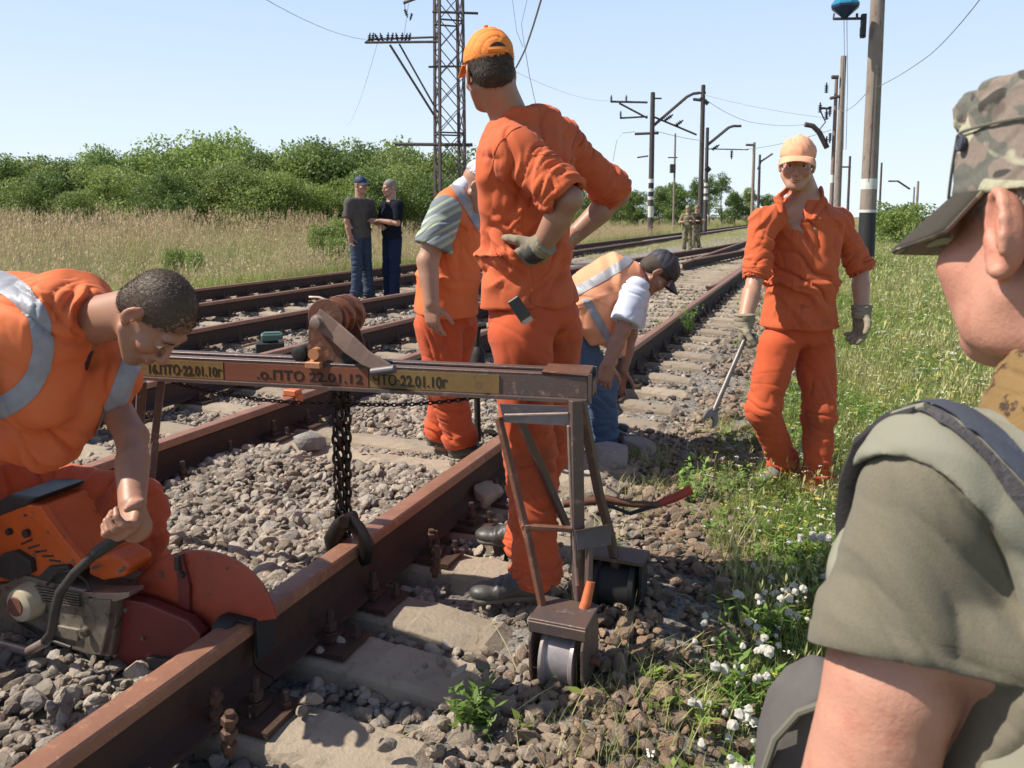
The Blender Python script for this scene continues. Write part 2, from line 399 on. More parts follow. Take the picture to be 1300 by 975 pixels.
def rail(path, parent, name='rail', z0=0.0, prof=RAILPROF):
    """path: list of (s, t)"""
    pts = [T(s, t) for s, t in path]; V = []; F = []; k = len(prof); mi = []
    for i, p in enumerate(pts):
        d = (pts[min(i + 1, len(pts) - 1)] - pts[max(i - 1, 0)]).normalized(); x = Vector((d.y, -d.x, 0))
        for a, b in prof: V.append(p + x * a + Vector((0, 0, b + z0)))
    for i in range(len(pts) - 1):
        for j in range(k):
            j2 = (j + 1) % k; F.append((i * k + j, i * k + j2, (i + 1) * k + j2, (i + 1) * k + j)); mi.append(0 if 7 <= j <= 13 else 1)
    F.append(tuple(range(k))[::-1]); mi.append(1); F.append(tuple((len(pts) - 1) * k + j for j in range(k))); mi.append(1)
    me = mesh_np(name, V, F, [M_RAILTOP, M_RAIL], smooth=True); me.polygons.foreach_set('material_index', mi)
    for e in me.edges: pass
    bm = bmesh.new(); bm.from_mesh(me); bmesh.ops.recalc_face_normals(bm, faces=bm.faces)
    for e in bm.edges:
        if len(e.link_faces) == 2 and e.calc_face_angle(0) > .5: e.smooth = False
    bm.to_mesh(me); bm.free()
    return put(name, me, parent)
def sleeper_mesh(L=2.7, seed=0):
    """concrete sleeper along local x, arched tops at the rail seats"""
    rr = random.Random(seed); xs = [-L / 2, -L / 2 + .05, -1.05, -.86, -.6, -.42, 0, .42, .6, .86, 1.05, L / 2 - .05, L / 2]
    if L > 3: xs = list(np.linspace(-L / 2, L / 2, 14))
    xk = xs; xs = sorted(set(list(xk) + [round(x, 3) for x in np.arange(-L / 2 + .09, L / 2 - .06, .075)]))
    prof = {0: -.055, 1: -.022, 2: -.004, 3: .0, 4: .0, 5: -.028, 6: -.032, 7: -.028, 8: 0, 9: 0, 10: -.004, 11: -.022, 12: -.055}
    V = []; F = []
    for i, x in enumerate(xs):
        zt = float(np.interp(x, xk, [prof[j] for j in range(13)]))
        wt = .082 if abs(x) > .5 else .07
        e = lambda: rr.uniform(-.0030, .0030) - (rr.uniform(.004, .014) if rr.random() < .07 else 0)
        V += [(x, -.15, -.2), (x, -wt - .016 - e(), zt - .014 + e()), (x + e(), -wt, zt + e()), (x, 0, zt + .006 + e() * .5), (x + e(), wt, zt + e()), (x, wt + .016, zt - .014 + e()), (x, .15, -.2)]
    n = 7
    for i in range(len(xs) - 1):
        for j in range(n - 1):
            a = i * n + j; F.append((a, a + 1, a + n + 1, a + n))
    F.append(tuple(range(n))); F.append(tuple((len(xs) - 1) * n + j for j in range(n))[::-1])
    return mesh_np('sleeper', V, F, [M_CONC], smooth=False)
def fastening_mesh(detail=True):
    mb = MB()
    mb.box((0, 0, .011), (.19, .075, .008)).box((0, 0, .018), (.1, .07, .004))
    for sx in (-1, 1):
        mb.box((sx * .092, 0, .03), (.035, .035, .008))                       # clip
        mb.lathe((sx * .10, 0, .03), (0, 0, 1), [(0, .011), (.075, .011)], 8)      # bolt
        mb.lathe((sx * .10, 0, .038), (0, 0, 1), [(0, .022), (.006, .022)], 12)
        mb.lathe((sx * .10, 0, .047), (0, 0, 1), [(0, .02), (.018, .02), (.022, .014)], 6)
        mb.lathe((sx * .165, .035 * sx, .018), (0, 0, 1), [(0, .017), (.016, .017), (.018, .01), (.045, .01)], 6)
    return mb.mesh('fastening', M_FAST)
FAST = fastening_mesh()
def tall_bolt(loc, parent):
    mb = MB(); mb.lathe((0, 0, 0), (0, 0, 1), [(0, .011), (.12, .011)], 8)
    for z in (.02, .055, .09): mb.lathe((0, 0, z), (0, 0, 1), [(0, .0195), (.016, .0195), (.018, .012)], 6)
    o = mb.build('bolt', M_FASTR, parent); o.location = loc; o.rotation_euler = (.1, .05, .3); return o
ROTT = math.atan2(TS, -TC)         # local x of a sleeper points left of the track
SLM = [sleeper_mesh(2.7, k) for k in range(5)]
def add_sleeper(parent, s, t, me, ang=0, dz=0, seats=(-.76, .76), name='sleeper'):
    o = bpy.data.objects.new(name, me); COL.objects.link(o); o.parent = parent
    o.location = T(s, t, dz); o.rotation_euler = (random.uniform(-.012, .012), random.uniform(-.01, .01), ROTT + ang)
    if t < 15:
        for x in seats:
            f = bpy.data.objects.new('fastening', FAST); COL.objects.link(f); f.parent = o; f.location = (x, 0, 0)
    return o
tr1 = thing('railway_track', 'nearest railway track with rusty rails on concrete sleepers, the one being cut', 'railway track')
SA, SB = 1.41, 2.93
rail([(SA, t) for t in (-3, 1.655)], tr1)
rail([(SA, t) for t in (1.660, 8, 20, 60, 400)], tr1)
rail([(SB, t) for t in (-3, 8, 18.2)], tr1)
rail([(SB, t) for t in (18.9, 60, 400)], tr1)
rail([(SA + .13, 12.5), (SA + .075, 13.1), (SA + .072, 18), (SA + .14, 18.8)], tr1, 'check_rail')
for k, t in enumerate(SLEEPERS1):
    add_sleeper(tr1, 2.17 + random.uniform(-.03, .03), t, SLM[k % 5], ang=random.uniform(-.02, .02), dz=.022 if 3.5 < t < 4.0 else 0)
for px, py in ((272, 915), (290, 945), (545, 700), (552, 722)):
    q = G(px, py, .03); tall_bolt((q.x, q.y, 0.0), tr1)
def s2(t):                      # the diverging track's centre line
    x = min(max((t - 5) / 34, 0), 1); x = x * x * (3 - 2 * x); return 4.83 + (2.17 - 4.83) * x
tr2 = thing('railway_track', 'middle railway track that curves across to join the nearest one at the turnout', 'railway track')
tr3 = thing('railway_track', 'farthest railway track, running straight beside the tall dry meadow', 'railway track')
tl = [-3, 0, 3, 5] + list(np.arange(6.5, 39.5, 1.5))
def off(o):
    return [(s2(t) + o, t) for t in tl]
rr_ = off(-.76); rail([p for p in rr_ if p[1] < 17.5], tr2); rail([p for p in rr_ if p[1] > 18.5 and p[0] - SA > .08], tr2)
rail([p for p in off(.76) if p[0] - SB > .09], tr2)
rail([(s2(t) + .6, t) for t in (14, 15.5, 17, 18.5, 20)], tr2, 'check_rail')
for k in range(60):
    t = .4 + k * .55
    if t < 10 or 1: add_sleeper(tr2, s2(t) + (0 if t < 13 else .35), t, SLM[k % 5], dz=-.006 if t < 12 else -.012, ang=0)
for o in (7.17, 8.69): rail([(o, t) for t in (-3, 10, 40, 120, 420)], tr3)
for k in range(75): add_sleeper(tr3, 7.93, 1.0 + k * .55, SLM[(k * 2) % 5])
for o, lb in zip((tr1, tr2, tr3), (0, 0, 0)): o['group'] = 'parallel railway tracks'
# ------------------------------------------------------------ grass, weeds, flowers
M_GRASS = mat('grass_green', (.27, .34, .09), .6, rnd=.35, trans=.35, c2=(.20, .24, .05), vs=3.0)
M_GRASSY = mat('grass_olive', (.44, .43, .18), .65, rnd=.3, trans=.3, c2=(.44, .40, .19), vs=3.0)
M_STRAW = mat('grass_straw', (.54, .46, .25), .7, rnd=.28, trans=.25, c2=(.45, .45, .20), vs=2.0)
M_SEED = mat('seed_heads', (.52, .40, .25), .8, rnd=.3, trans=.2)
M_GSEED = mat('pale_green_seed', (.40, .40, .17), .8, rnd=.25, trans=.2)
M_WHITE = mat('flower_white', (.78, .78, .70), .8, rnd=.1, trans=.2)
M_PUFF = mat('seed_puff', (.62, .60, .54), .9, rnd=.15, trans=.3)
M_YELLOW = mat('flower_yellow', (.62, .47, .07), .8, rnd=.2)
M_WEED = mat('weed_leaf', (.19, .31, .06), .5, rnd=.3, trans=.35)
def blade(V, F, base, h, wd, lean, az, seg=3, curl=1.6):
    d = Vector((math.cos(az), math.sin(az), 0)); x = Vector((-d.y, d.x, 0)); o = len(V)
    for i in range(seg + 1):
        u = i / seg; p = Vector(base) + Vector((0, 0, h * u * (1 - .25 * lean * u))) + d * (lean * h * u ** curl)
        ww = wd * (1 - u) ** .7
        if i < seg: V += [p - x * ww, p + x * ww]
        else: V.append(p)
    for i in range(seg - 1):
        a = o + 2 * i; F.append((a, a + 1, a + 3, a + 2))
    a = o + 2 * (seg - 1); F.append((a, a + 1, a + 2))
def leaf(V, F, p, d, L, wd):
    d = Vector(d).normalized(); x = d.cross(Vector((0, 0, 1)));
    x = x.normalized() if x.length > .01 else Vector((1, 0, 0)); o = len(V); p = Vector(p)
    V += [p, p + d * L * .5 + x * wd, p + d * L, p + d * L * .5 - x * wd]; F.append((o, o + 1, o + 2, o + 3))
def tuft(seed, n, h, wd, spread, lean, mats, heads=0, headkind=None, weeds=0):
    rr = random.Random(seed); V = []; F = []; MI = []
    for k in range(n):
        hh = h * rr.uniform(.45, 1.1); az = rr.uniform(0, 6.28); r = spread * rr.random() ** .5; a2 = rr.uniform(0, 6.28)
        f0 = len(F); blade(V, F, (r * math.cos(a2), r * math.sin(a2), 0), hh, wd * rr.uniform(.6, 1.2), lean * rr.uniform(.2, 1.1), az)
        MI += [0] * (len(F) - f0)
    for k in range(weeds):
        hh = h * rr.uniform(.4, .9); r = spread * rr.random() ** .5; a2 = rr.uniform(0, 6.28); b = Vector((r * math.cos(a2), r * math.sin(a2), 0))
        tip = b + Vector((rr.uniform(-.2, .2) * hh, rr.uniform(-.2, .2) * hh, hh)); f0 = len(F)
        blade(V, F, b, hh, .0025, .1, a2)
        for j in range(11):
            u = rr.uniform(.1, 1); az = rr.uniform(0, 6.28)
            leaf(V, F, b.lerp(tip, u), (math.cos(az), math.sin(az), rr.uniform(.1, .9)), rr.uniform(.025, .06), rr.uniform(.006, .012))
        MI += [0] * (len(F) - f0)
    for k in range(heads):
        r = spread * rr.random() ** .5; a2 = rr.uniform(0, 6.28); b = Vector((r * math.cos(a2), r * math.sin(a2), 0)); hh = h * rr.uniform(.75, 1.25); az = rr.uniform(0, 6.28)
        f0 = len(F); blade(V, F, b, hh, .0016, .25, az, 3); MI += [0] * (len(F) - f0)
        tip = b + Vector((math.cos(az) * .25 * hh, math.sin(az) * .25 * hh, hh * .94)); f0 = len(F)
        if headkind == 'seed':
            for j in range(6):
                a3 = rr.uniform(0, 6.28); leaf(V, F, tip - Vector((0, 0, rr.uniform(0, .12) * hh)), (math.cos(a3) * .5, math.sin(a3) * .5, 1), .06 * rr.uniform(.6, 1.2), .0045)
        elif headkind == 'puff':
            bm = bmesh.new(); bmesh.ops.create_icosphere(bm, subdivisions=2, radius=.0118 * rr.uniform(.7, 1.25))
            o = len(V); V += [v.co * rr.uniform(.72, 1.18) + tip for v in bm.verts]; F += [tuple(v.index + o for v in f.verts) for f in bm.faces]; bm.free()
        elif headkind == 'flat':
            for j in range(6):
                a3 = rr.uniform(0, 6.28); c = tip + Vector((math.cos(a3), math.sin(a3), rr.uniform(-.3, .3))) * rr.uniform(0, .02)
                leaf(V, F, c, (math.cos(a3), math.sin(a3), rr.uniform(-.2, .5)), .014, .006)
        MI += [1] * (len(F) - f0)
    me = mesh_np('tuft', V, F, mats, smooth=False); me.polygons.foreach_set('material_index', MI); return me
def lay(name, s, t, kinds, meshes, smin=.7, smax=1.2, parent=None, zoff=-.02, hk=None):
    x = -s * TC + t * TS; y = s * TS + t * TC; z = ground_z(s, t) + zoff; n = len(s)
    rot = np.stack([RNG.uniform(-.12, .12, n), RNG.uniform(-.12, .12, n), RNG.uniform(0, 6.28, n)], -1)
    sc = RNG.uniform(smin, smax, n) * (1 if hk is None else hk); scl = np.stack([sc * RNG.uniform(.9, 1.3, n), sc * RNG.uniform(.9, 1.3, n), sc], -1)
    return scatter(name, np.stack([x, y, z], -1), rot, scl, kinds, meshes, parent)
def uni(s0, s1, t0, t1, n): return RNG.uniform(s0, s1, n), RNG.uniform(t0, t1, n)
def inview(s, t, m=.72):
    x = -s * TC + t * TS; y = s * TS + t * TC; return (y > 1.4) & (abs(x) < m * y + 1.0)
# meadow left of the tracks: tall, dry, pale
MEAD = [tuft(1, 26, .75, .004, .22, .5, [M_STRAW, M_SEED], 12, 'seed'), tuft(2, 28, .6, .004, .22, .5, [M_GRASSY, M_SEED], 8, 'seed'),
        tuft(3, 30, .45, .005, .2, .5, [M_GRASS, M_SEED], 4, 'seed'), tuft(4, 22, .85, .0035, .2, .4, [M_STRAW, M_SEED], 16, 'seed'), tuft(5, 18, .6, .004, .2, .4, [M_GRASSY, M_WHITE], 6, 'flat', 5)]
n = 26000; u = RNG.random(n); s = 10.2 + 62 * u ** 1.7; t = RNG.uniform(-34, 60, n); k = inview(s, t); s, t = s[k], t[k]
cl = fbm(np.stack([s * .25, t * .25, s * 0], -1), 31)
kd = np.where(cl > .58, RNG.choice([1, 2, 2, 4], len(s)), RNG.choice([0, 0, 1, 3, 3, 2], len(s)))
kd = np.where((s < 11.6) & (RNG.random(len(s)) < .6), 2, kd)
o = lay('meadow_grass', s, t, kd, MEAD, .7, 1.15, hk=1 + .95 * sstep(13, 27, s)); o['label'] = 'tall dry meadow grass with seed heads left of the tracks'
# far meadow, both sides
n = 9000; s = RNG.uniform(-60, 75, n); t = RNG.uniform(45, 230, n); k = inview(s, t) & ((s > 11) | (s < 0)); s, t = s[k], t[k]
o = lay('far_meadow_grass', s, t, RNG.choice([0, 1, 1, 2, 2], len(s)), MEAD, 1.0, 1.6); o['label'] = 'grass on the far embankment beyond the standing poles'
# strips of grass between far tracks
n = 2600; s = RNG.uniform(5.9, 7.0, n); t = RNG.uniform(24, 110, n); s2_ = RNG.uniform(3.3, 6.6, n); t2_ = RNG.uniform(34, 120, n)
s = np.concatenate([s, s2_]); t = np.concatenate([t, t2_]); o = lay('grass_between_tracks', s, t, RNG.choice([0, 1, 2], len(s)), [tuft(21, 14, .16, .004, .2, .6, [M_GRASS]), tuft(22, 14, .2, .004, .2, .6, [M_GRASSY]), tuft(23, 14, .14, .004, .2, .6, [M_STRAW])])
o['label'] = 'thin grass growing between the far tracks'
# verge right of the tracks
VERG = [tuft(41, 42, .26, .0030, .11, .7, [M_GRASS]), tuft(42, 36, .34, .0026, .12, .6, [M_GRASSY, M_GSEED], 3, 'seed'), tuft(43, 20, .28, .003, .11, .6, [M_GRASS, M_WHITE], 2, 'flat', 5),
        tuft(44, 16, .30, .003, .11, .6, [M_WEED, M_YELLOW], 2, 'flat', 7), tuft(45, 34, .22, .0028, .11, .7, [M_GRASSY, M_GSEED], 2, 'seed'), tuft(46, 12, .24, .003, .1, .5, [M_WEED, M_PUFF], 2, 'puff', 6), tuft(47, 26, .3, .0032, .12, .7, [M_GRASS, M_GSEED], 2, 'seed', 3)]
n = 44000; t = 1.0 + 40 * RNG.random(n) ** 1.8; s = .55 - (.4 + t * .9) * RNG.random(n) ** .8; k = inview(s, t); s, t = s[k], t[k]
cl = fbm(np.stack([s * 1.1, t * .8, s * 0], -1), 33); gate = np.clip((.33 - s) / .5 + (cl - .5) * 2.0, 0, 1) * np.where(t < 2.2, np.clip((.28 - s) / .5 + (cl - .4), 0, 1), 1)
k = RNG.random(len(s)) < gate; s, t, cl = s[k], t[k], cl[k]
kd = RNG.choice([0, 0, 0, 0, 1, 1, 1, 4, 6, 2, 2, 3], len(s)); kd = np.where(cl > .6, RNG.choice([0, 0, 6, 2, 3], len(s)), kd)
kd = np.where((t < 3.6) & (RNG.random(len(s)) < .12), 5, kd)
x_ = -s * TC + t * TS; near_cam = np.hypot(x_ - .35, s * TS + t * TC - .6) > .75; s, t, kd = s[near_cam], t[near_cam], kd[near_cam]
sc0 = .55 + .45 * sstep(.5, -.3, s)
o = lay('verge_grass', s, t, kd, VERG, .6, 1.15, hk=.58 + .55 * sstep(-.1, -1.3, s) * sstep(1.5, 4, t) + .25 * sstep(10, 20, t)); o['label'] = 'green verge grass with small white and yellow flowers right of the track'
# seed puffs among the stones in the front
s, t = uni(-.5, .25, 1.4, 3.3, 70); o = lay('white_seed_puffs', s, t, np.full(len(s), 0), [tuft(61, 5, .17, .002, .1, .5, [M_WEED, M_PUFF], 4, 'puff', 3)], .7, 1.1); o['label'] = 'white seed puffs among weeds at the edge of the stones'
# sparse tufts in the ballast
s = np.concatenate([RNG.uniform(.4, 1.25, 420), RNG.uniform(1.6, 2.8, 200), RNG.uniform(.1, .8, 420)]); t = np.concatenate([RNG.uniform(5.0, 22, 420), RNG.uniform(8, 30, 200), RNG.uniform(1.5, 6.5, 420)])
k = fbm(np.stack([s * 2, t * .7, s * 0], -1), 37) > .48; o = lay('track_weeds', s[k], t[k], RNG.choice([0, 1], k.sum()), [tuft(51, 24, .15, .0022, .1, .8, [M_GRASS], 0, None, 1), tuft(52, 20, .15, .002, .1, .8, [M_GRASSY])], .5, 1.1)
o['label'] = 'small weeds sprouting through the ballast'
V = []; F = []; r_ = random.Random(91)
for k in range(260):       # dry stalks and twigs lying about at the edge of the stones
    s_k = r_.uniform(-.1, .95); t_k = r_.uniform(1.5, 5.5); b = T(s_k, t_k, float(ground_z(s_k, t_k)) + r_.uniform(.0, .03)); az = r_.uniform(0, 6.28); L_ = r_.uniform(.05, .2); d = Vector((math.cos(az), math.sin(az), r_.uniform(-.05, .5))); o_ = len(V); e_ = b + d * L_; m_ = b.lerp(e_, .5) + Vector((r_.uniform(-.01, .01), r_.uniform(-.01, .01), .008)); wd = r_.uniform(.0009, .002); x_ = Vector((-d.y, d.x, 0)).normalized() * wd; z_ = Vector((0, 0, wd))
    V += [b - x_, b + x_, b + z_, m_ - x_, m_ + x_, m_ + z_, e_]; F += [(o_, o_ + 1, o_ + 4, o_ + 3), (o_ + 1, o_ + 2, o_ + 5, o_ + 4), (o_ + 2, o_, o_ + 3, o_ + 5), (o_ + 3, o_ + 4, o_ + 6), (o_ + 4, o_ + 5, o_ + 6), (o_ + 5, o_ + 3, o_ + 6)]
tag(put('dry_stalks', mesh_np('dry_stalks', V, F, [M_STRAW], smooth=False)), 'dry stalks and twigs lying among the stones', None, kind='stuff')
def weed_plant(px, py, z, h, label, seed, dense=14):
    rr = random.Random(seed); p = G(px, py, z); r = thing('weed_plant', label, 'plant', p, local=True, group='small weeds by the rails')
    V = []; F = []; SV = []; SF = []
    for k in range(dense):
        az = rr.uniform(0, 6.28); ln = rr.uniform(.1, .5); hh = h * rr.uniform(.5, 1); b = Vector((rr.uniform(-.03, .03), rr.uniform(-.03, .03), 0)); tip = b + Vector((math.cos(az) * ln * hh, math.sin(az) * ln * hh, hh))
        blade(SV, SF, b, hh, .0018, ln, az)
        for j in range(16):
            u_ = rr.uniform(.1, 1); a3 = rr.uniform(0, 6.28); leaf(V, F, b.lerp(tip, u_), (math.cos(a3), math.sin(a3), rr.uniform(0, .9)), rr.uniform(.02, .045), rr.uniform(.004, .008))
    put('leaves', mesh_np('leaves', V, F, [M_WEED], smooth=False), r)['kind'] = 'stuff'; put('stem', mesh_np('stem', SV, SF, [M_WEED], smooth=False), r)
weed_plant(600, 935, -.07, .17, 'feathery green weed in the stones below the near wheel', 3, 20)
weed_plant(712, 885, -.1, .14, 'small weed growing against the front of the metal wheel', 4, 9)
weed_plant(700, 425, 0, .3, 'leafy weed against the foot of the nearest rail behind the bending man', 5, 20)
weed_plant(873, 425, 0, .36, 'bushy weed hugging the nearest rail left of the man with the wrench', 6, 30)
weed_plant(880, 640, -.08, .2, 'weed with pale leaves beside the red bar handle', 7, 14)
weed_plant(840, 905, -.2, .2, 'sparse weed between brown stones right of the wheels', 8, 8)

# ------------------------------------------------------------ trees
M_BARK = mat('bark', (.14, .11, .085), .95, c2=(.08, .06, .05), vs=8, bump=.8, bs=30, bdist=.02)
LEAFM = [mat('leaf_mid', (.23, .30, .085), .55, rnd=.18, trans=.45, c2=(.24, .31, .085), vs=.9, vd=.4), mat('leaf_dark', (.12, .19, .05), .55, rnd=.2, trans=.4, c2=(.15, .22, .055), vs=.8, vd=.4),
         mat('leaf_light', (.26, .34, .09), .55, rnd=.18, trans=.45, c2=(.20, .28, .07), vs=1.1, vd=.4)]
def tree_meshes(seed, h=6.0, wd=4.0, nleaf=5200, lm=0, low=.12, ls=.075):
    rr = random.Random(seed); nr = np.random.default_rng(seed)
    mb = MB(); blobs = []
    nst = rr.choice([2, 3, 4]) if h < 8 else 1
    for sidx in range(nst):
        az = rr.uniform(0, 6.28); top = Vector((math.cos(az) * wd * .16, math.sin(az) * wd * .16, h * rr.uniform(.7, .85))); b = Vector((math.cos(az) * .12, math.sin(az) * .12, -.3))
        mid = b.lerp(top, .5) + Vector((rr.uniform(-.2, .2), rr.uniform(-.2, .2), 0)); r0 = h * .016
        mb.tube([b, b.lerp(mid, .5), mid, mid.lerp(top, .6), top], [r0, r0 * .8, r0 * .6, r0 * .4, r0 * .15], 7)
        for j in range(6):
            u_ = rr.uniform(.25, .95); st = b.lerp(top, u_); a3 = rr.uniform(0, 6.28); L_ = wd * rr.uniform(.25, .5) * (1.1 - .5 * u_)
            en = st + Vector((math.cos(a3) * L_, math.sin(a3) * L_, L_ * rr.uniform(.3, .9))); mb.tube([st, st.lerp(en, .5) + Vector((0, 0, .05)), en], [r0 * .35, r0 * .22, r0 * .08], 5)
            blobs.append((en, rr.uniform(.14, .24) * wd))
        blobs.append((top, .2 * wd))
    for j in range(16):
        a3 = rr.uniform(0, 6.28); zz = rr.uniform(low, .97); env = math.sin(min(1, max(.0, (1.02 - zz) * 1.5)) * 1.57) ; rad = wd * .42 * env * rr.random() ** .4
        blobs.append((Vector((math.cos(a3) * rad, math.sin(a3) * rad, zz * h)), wd * rr.uniform(.10, .22)))
    C = np.array([list(c) for c, r in blobs]); RD = np.array([r for c, r in blobs]); wt = RD ** 2 / (RD ** 2).sum()
    bi = nr.choice(len(C), nleaf, p=wt); d = nr.normal(size=(nleaf, 3)); d /= np.linalg.norm(d, axis=1)[:, None]
    rad = RD[bi] * nr.uniform(.45, 1.12, nleaf) ** .7 * (.8 + .45 * vnoise(d * 2.2 + bi[:, None] * 3.1, seed))
    c = C[bi] + d * rad[:, None] * np.array([1, 1, .8]); c[:, 2] = np.maximum(c[:, 2], nr.uniform(0, .4, nleaf))
    nrm = d * .8 + nr.normal(size=(nleaf, 3)) * .6; nrm /= np.linalg.norm(nrm, axis=1)[:, None]
    a = np.cross(nrm, nr.normal(size=(nleaf, 3))); a /= np.linalg.norm(a, axis=1)[:, None]; b2 = np.cross(nrm, a)
    sz = ls * nr.uniform(.6, 1.3, nleaf)[:, None]
    V = np.stack([c - a * sz, c + b2 * sz * .6, c + a * sz, c - b2 * sz * .6], 1).reshape(-1, 3); F = np.arange(nleaf * 4).reshape(-1, 4)
    cm = mesh_np('crown', V, F, [LEAFM[lm]], smooth=False)
    return mb.mesh('trunk', M_BARK, smooth=True), cm
TREES = [tree_meshes(1, 5.6, 4.6, 9000, 0), tree_meshes(2, 5.0, 4.4, 9000, 1), tree_meshes(3, 6.2, 4.0, 9000, 2), tree_meshes(4, 4.6, 5.0, 9000, 0), tree_meshes(5, 5.8, 3.6, 8000, 1), tree_meshes(6, 4.2, 4.2, 8000, 2)]
BIGT = [tree_meshes(11, 9.5, 6.5, 9500, 1, .08, .15), tree_meshes(12, 8.5, 7.5, 9500, 0, .08, .15), tree_meshes(13, 11, 5.0, 4200, 1, .08, .13)]
USED = {}
def tree(name, x, y, ms, k, sc, label, group, dz=0):
    s_, t_ = ST(x, y); z = float(ground_z(s_, t_)) + dz
    r = thing(name, label, 'tree', (x, y, z), group, local=True, rotz=random.uniform(0, 6.28)); r.scale = (sc * random.uniform(.95, 1.15),) * 2 + (sc,)
    a = put('trunk', ms[k][0]); a.parent = r; b = put('crown', ms[k][1]); b.parent = r; b['kind'] = 'stuff'
# the tree belt: heights of its outline in the photograph
outline = [(-60, 200), (0, 196), (50, 183), (100, 187), (150, 184), (195, 186), (240, 184), (285, 172), (330, 180), (370, 184), (410, 176), (450, 172), (490, 176), (525, 182), (560, 190), (600, 205)]
ox = [a for a, b in outline]; oy = [b for a, b in outline]
TL = ['with a rounded crown', 'with a dark dense crown', 'with a pale upright crown', 'with a broad low crown', 'with a narrow dark crown', 'with a small light green crown']
def place_name(px):
    for lim, nm in ((60, 'at the left end of the belt behind the meadow'), (150, 'above the kneeling cutter\'s back'), (240, 'in the belt above the kneeling cutter\'s head'), (330, 'in the belt left of its highest top'), (420, 'in the belt where it stands highest'), (520, 'behind the two talking men'), (640, 'behind the lattice mast')):
        if px < lim: return nm
ROWN = ['front row', 'middle row', 'back row']; KN = ['rounded', 'dark dense', 'pale upright', 'broad low', 'narrow dark', 'small light green']
SPOT = [(-30, 'cut by the left picture edge'), (20, 'at the left end of the meadow'), (60, 'above the cutter\'s vest'), (105, 'above the cutter\'s collar'), (150, 'left of the cutter\'s hair'), (200, 'above the cutter\'s hair'), (245, 'right of the cutter\'s head'),
        (290, 'left of the belt\'s top'), (335, 'at the belt\'s highest top'), (385, 'above the hoist drum\'s left'), (430, 'left of the talking men'), (475, 'behind the man in the dark cap'), (520, 'behind the bald man'), (560, 'left of the lattice mast'), (700, 'right of the lattice mast')]
def treelabel(k, px, row):
    sp = next(n_ for l_, n_ in SPOT if px < l_); lb = '%s tree, %s of the belt, %s' % (KN[k], ROWN[row], sp); i = USED.get(lb, 0); USED[lb] = i + 1
    return lb if i == 0 else 'second ' + lb
rt = random.Random(12)
for row, (D0, st, hf) in enumerate(((43, 34, .80), (50, 30, 1.0), (58, 36, 1.04))):
    px = -60 + row * 11
    while px < 600:
        D = D0 + rt.uniform(-2.5, 2.5); yt = np.interp(px, ox, oy) + 9 + rt.uniform(-7, 11) + (26 if row == 0 else 0)
        x = (px - 650) / FOC * D; s_, t_ = ST(x, D); base = float(ground_z(s_, t_))
        H = (CAM_Z + (275 - yt) / FOC * D) - base; k = rt.choice([0, 1, 2, 3, 4, 5]); hh = [5.6, 5.0, 6.2, 4.6, 5.8, 4.2][k]
        tree('tree', x, D, TREES, k, H / (hh * 1.0), treelabel(k, px, row), 'trees in the belt behind the meadow')
        px += st * rt.uniform(.75, 1.25)
def farlabel(k, px):
    sp = next(n_ for l_, n_ in ((775, 'right of the bent elbow'), (815, 'left of the banded pole'), (842, 'right of the banded pole'), (870, 'near the thin pole'), (897, 'by the tallest mast'), (925, 'right of the tallest mast'), (960, 'left of the wrench man'), (1100, 'behind the wrench man')) if px < l_)
    lb = 'far %s tree %s' % (['dark', 'broad green', 'pointed'][k], sp); i = USED.get(lb, 0); USED[lb] = i + 1
    return lb if i == 0 else lb.replace('far ', ['', 'second far ', 'third far '][i], 1)
for px, yt, D, k in ((735, 243, 120, 1), (762, 238, 118, 0), (786, 236, 125, 1), (806, 238, 118, 0), (838, 240, 125, 1), (862, 236, 122, 0), (880, 226, 118, 2), (900, 222, 120, 2), (916, 220, 125, 2), (932, 240, 128, 0), (950, 243, 130, 1), (972, 246, 130, 0),
                     (720, 245, 130, 0), (748, 246, 135, 0), (800, 246, 138, 1), (850, 228, 138, 0), (888, 238, 140, 1), (990, 250, 140, 0), (1010, 252, 140, 1), (1030, 255, 140, 0)):
    x = (px - 650) / FOC * D; H = (275 - yt) / FOC * D + CAM_Z + .3; tree('tree', x, D, BIGT, k, H / [9.5, 8.5, 11][k], farlabel(k, px), 'far trees on the horizon')
BUSH = tree_meshes(21, 2.0, 2.6, 3600, 2, .1, .07)
for px, yt, D, lb in ((1150, 258, 42, 'small round green bush in the open meadow left of the camouflage cap'), (1136, 268, 40, 'low spreading bush beside the small round bush in the right meadow')):
    x = (px - 650) / FOC * D; H = (275 - yt) / FOC * D + CAM_Z + .3; tree('bush', x, D, [BUSH], 0, H / 2.0, lb, None); bpy.data.objects[-1]
for o in list(bpy.data.objects):
    if o.name.startswith('bush'): o['category'] = 'bush'
for k, (px, py, h) in enumerate(((415, 345, 1.3), (432, 350, 1.0), (440, 330, 1.5), (225, 360, .8), (250, 355, .7))):
    p = G(px, py, -.3); r = thing('shrub', ['young green shrub at the meadow edge left of the talking men', 'low green shrub at the meadow edge just left of the man in the dark cap', 'taller green sapling behind the low shrub near the talking men',
        'green clump of weeds above the kneeling cutter\'s hair', 'small green clump at the rail side right of the cutter\'s head'][k], 'shrub', p, local=True); r.scale = (h / 2 * .55, h / 2 * .55, h / 2)
    a = put('stem', BUSH[0]); a.parent = r; b = put('leaves', BUSH[1]); b.parent = r; b['kind'] = 'stuff'
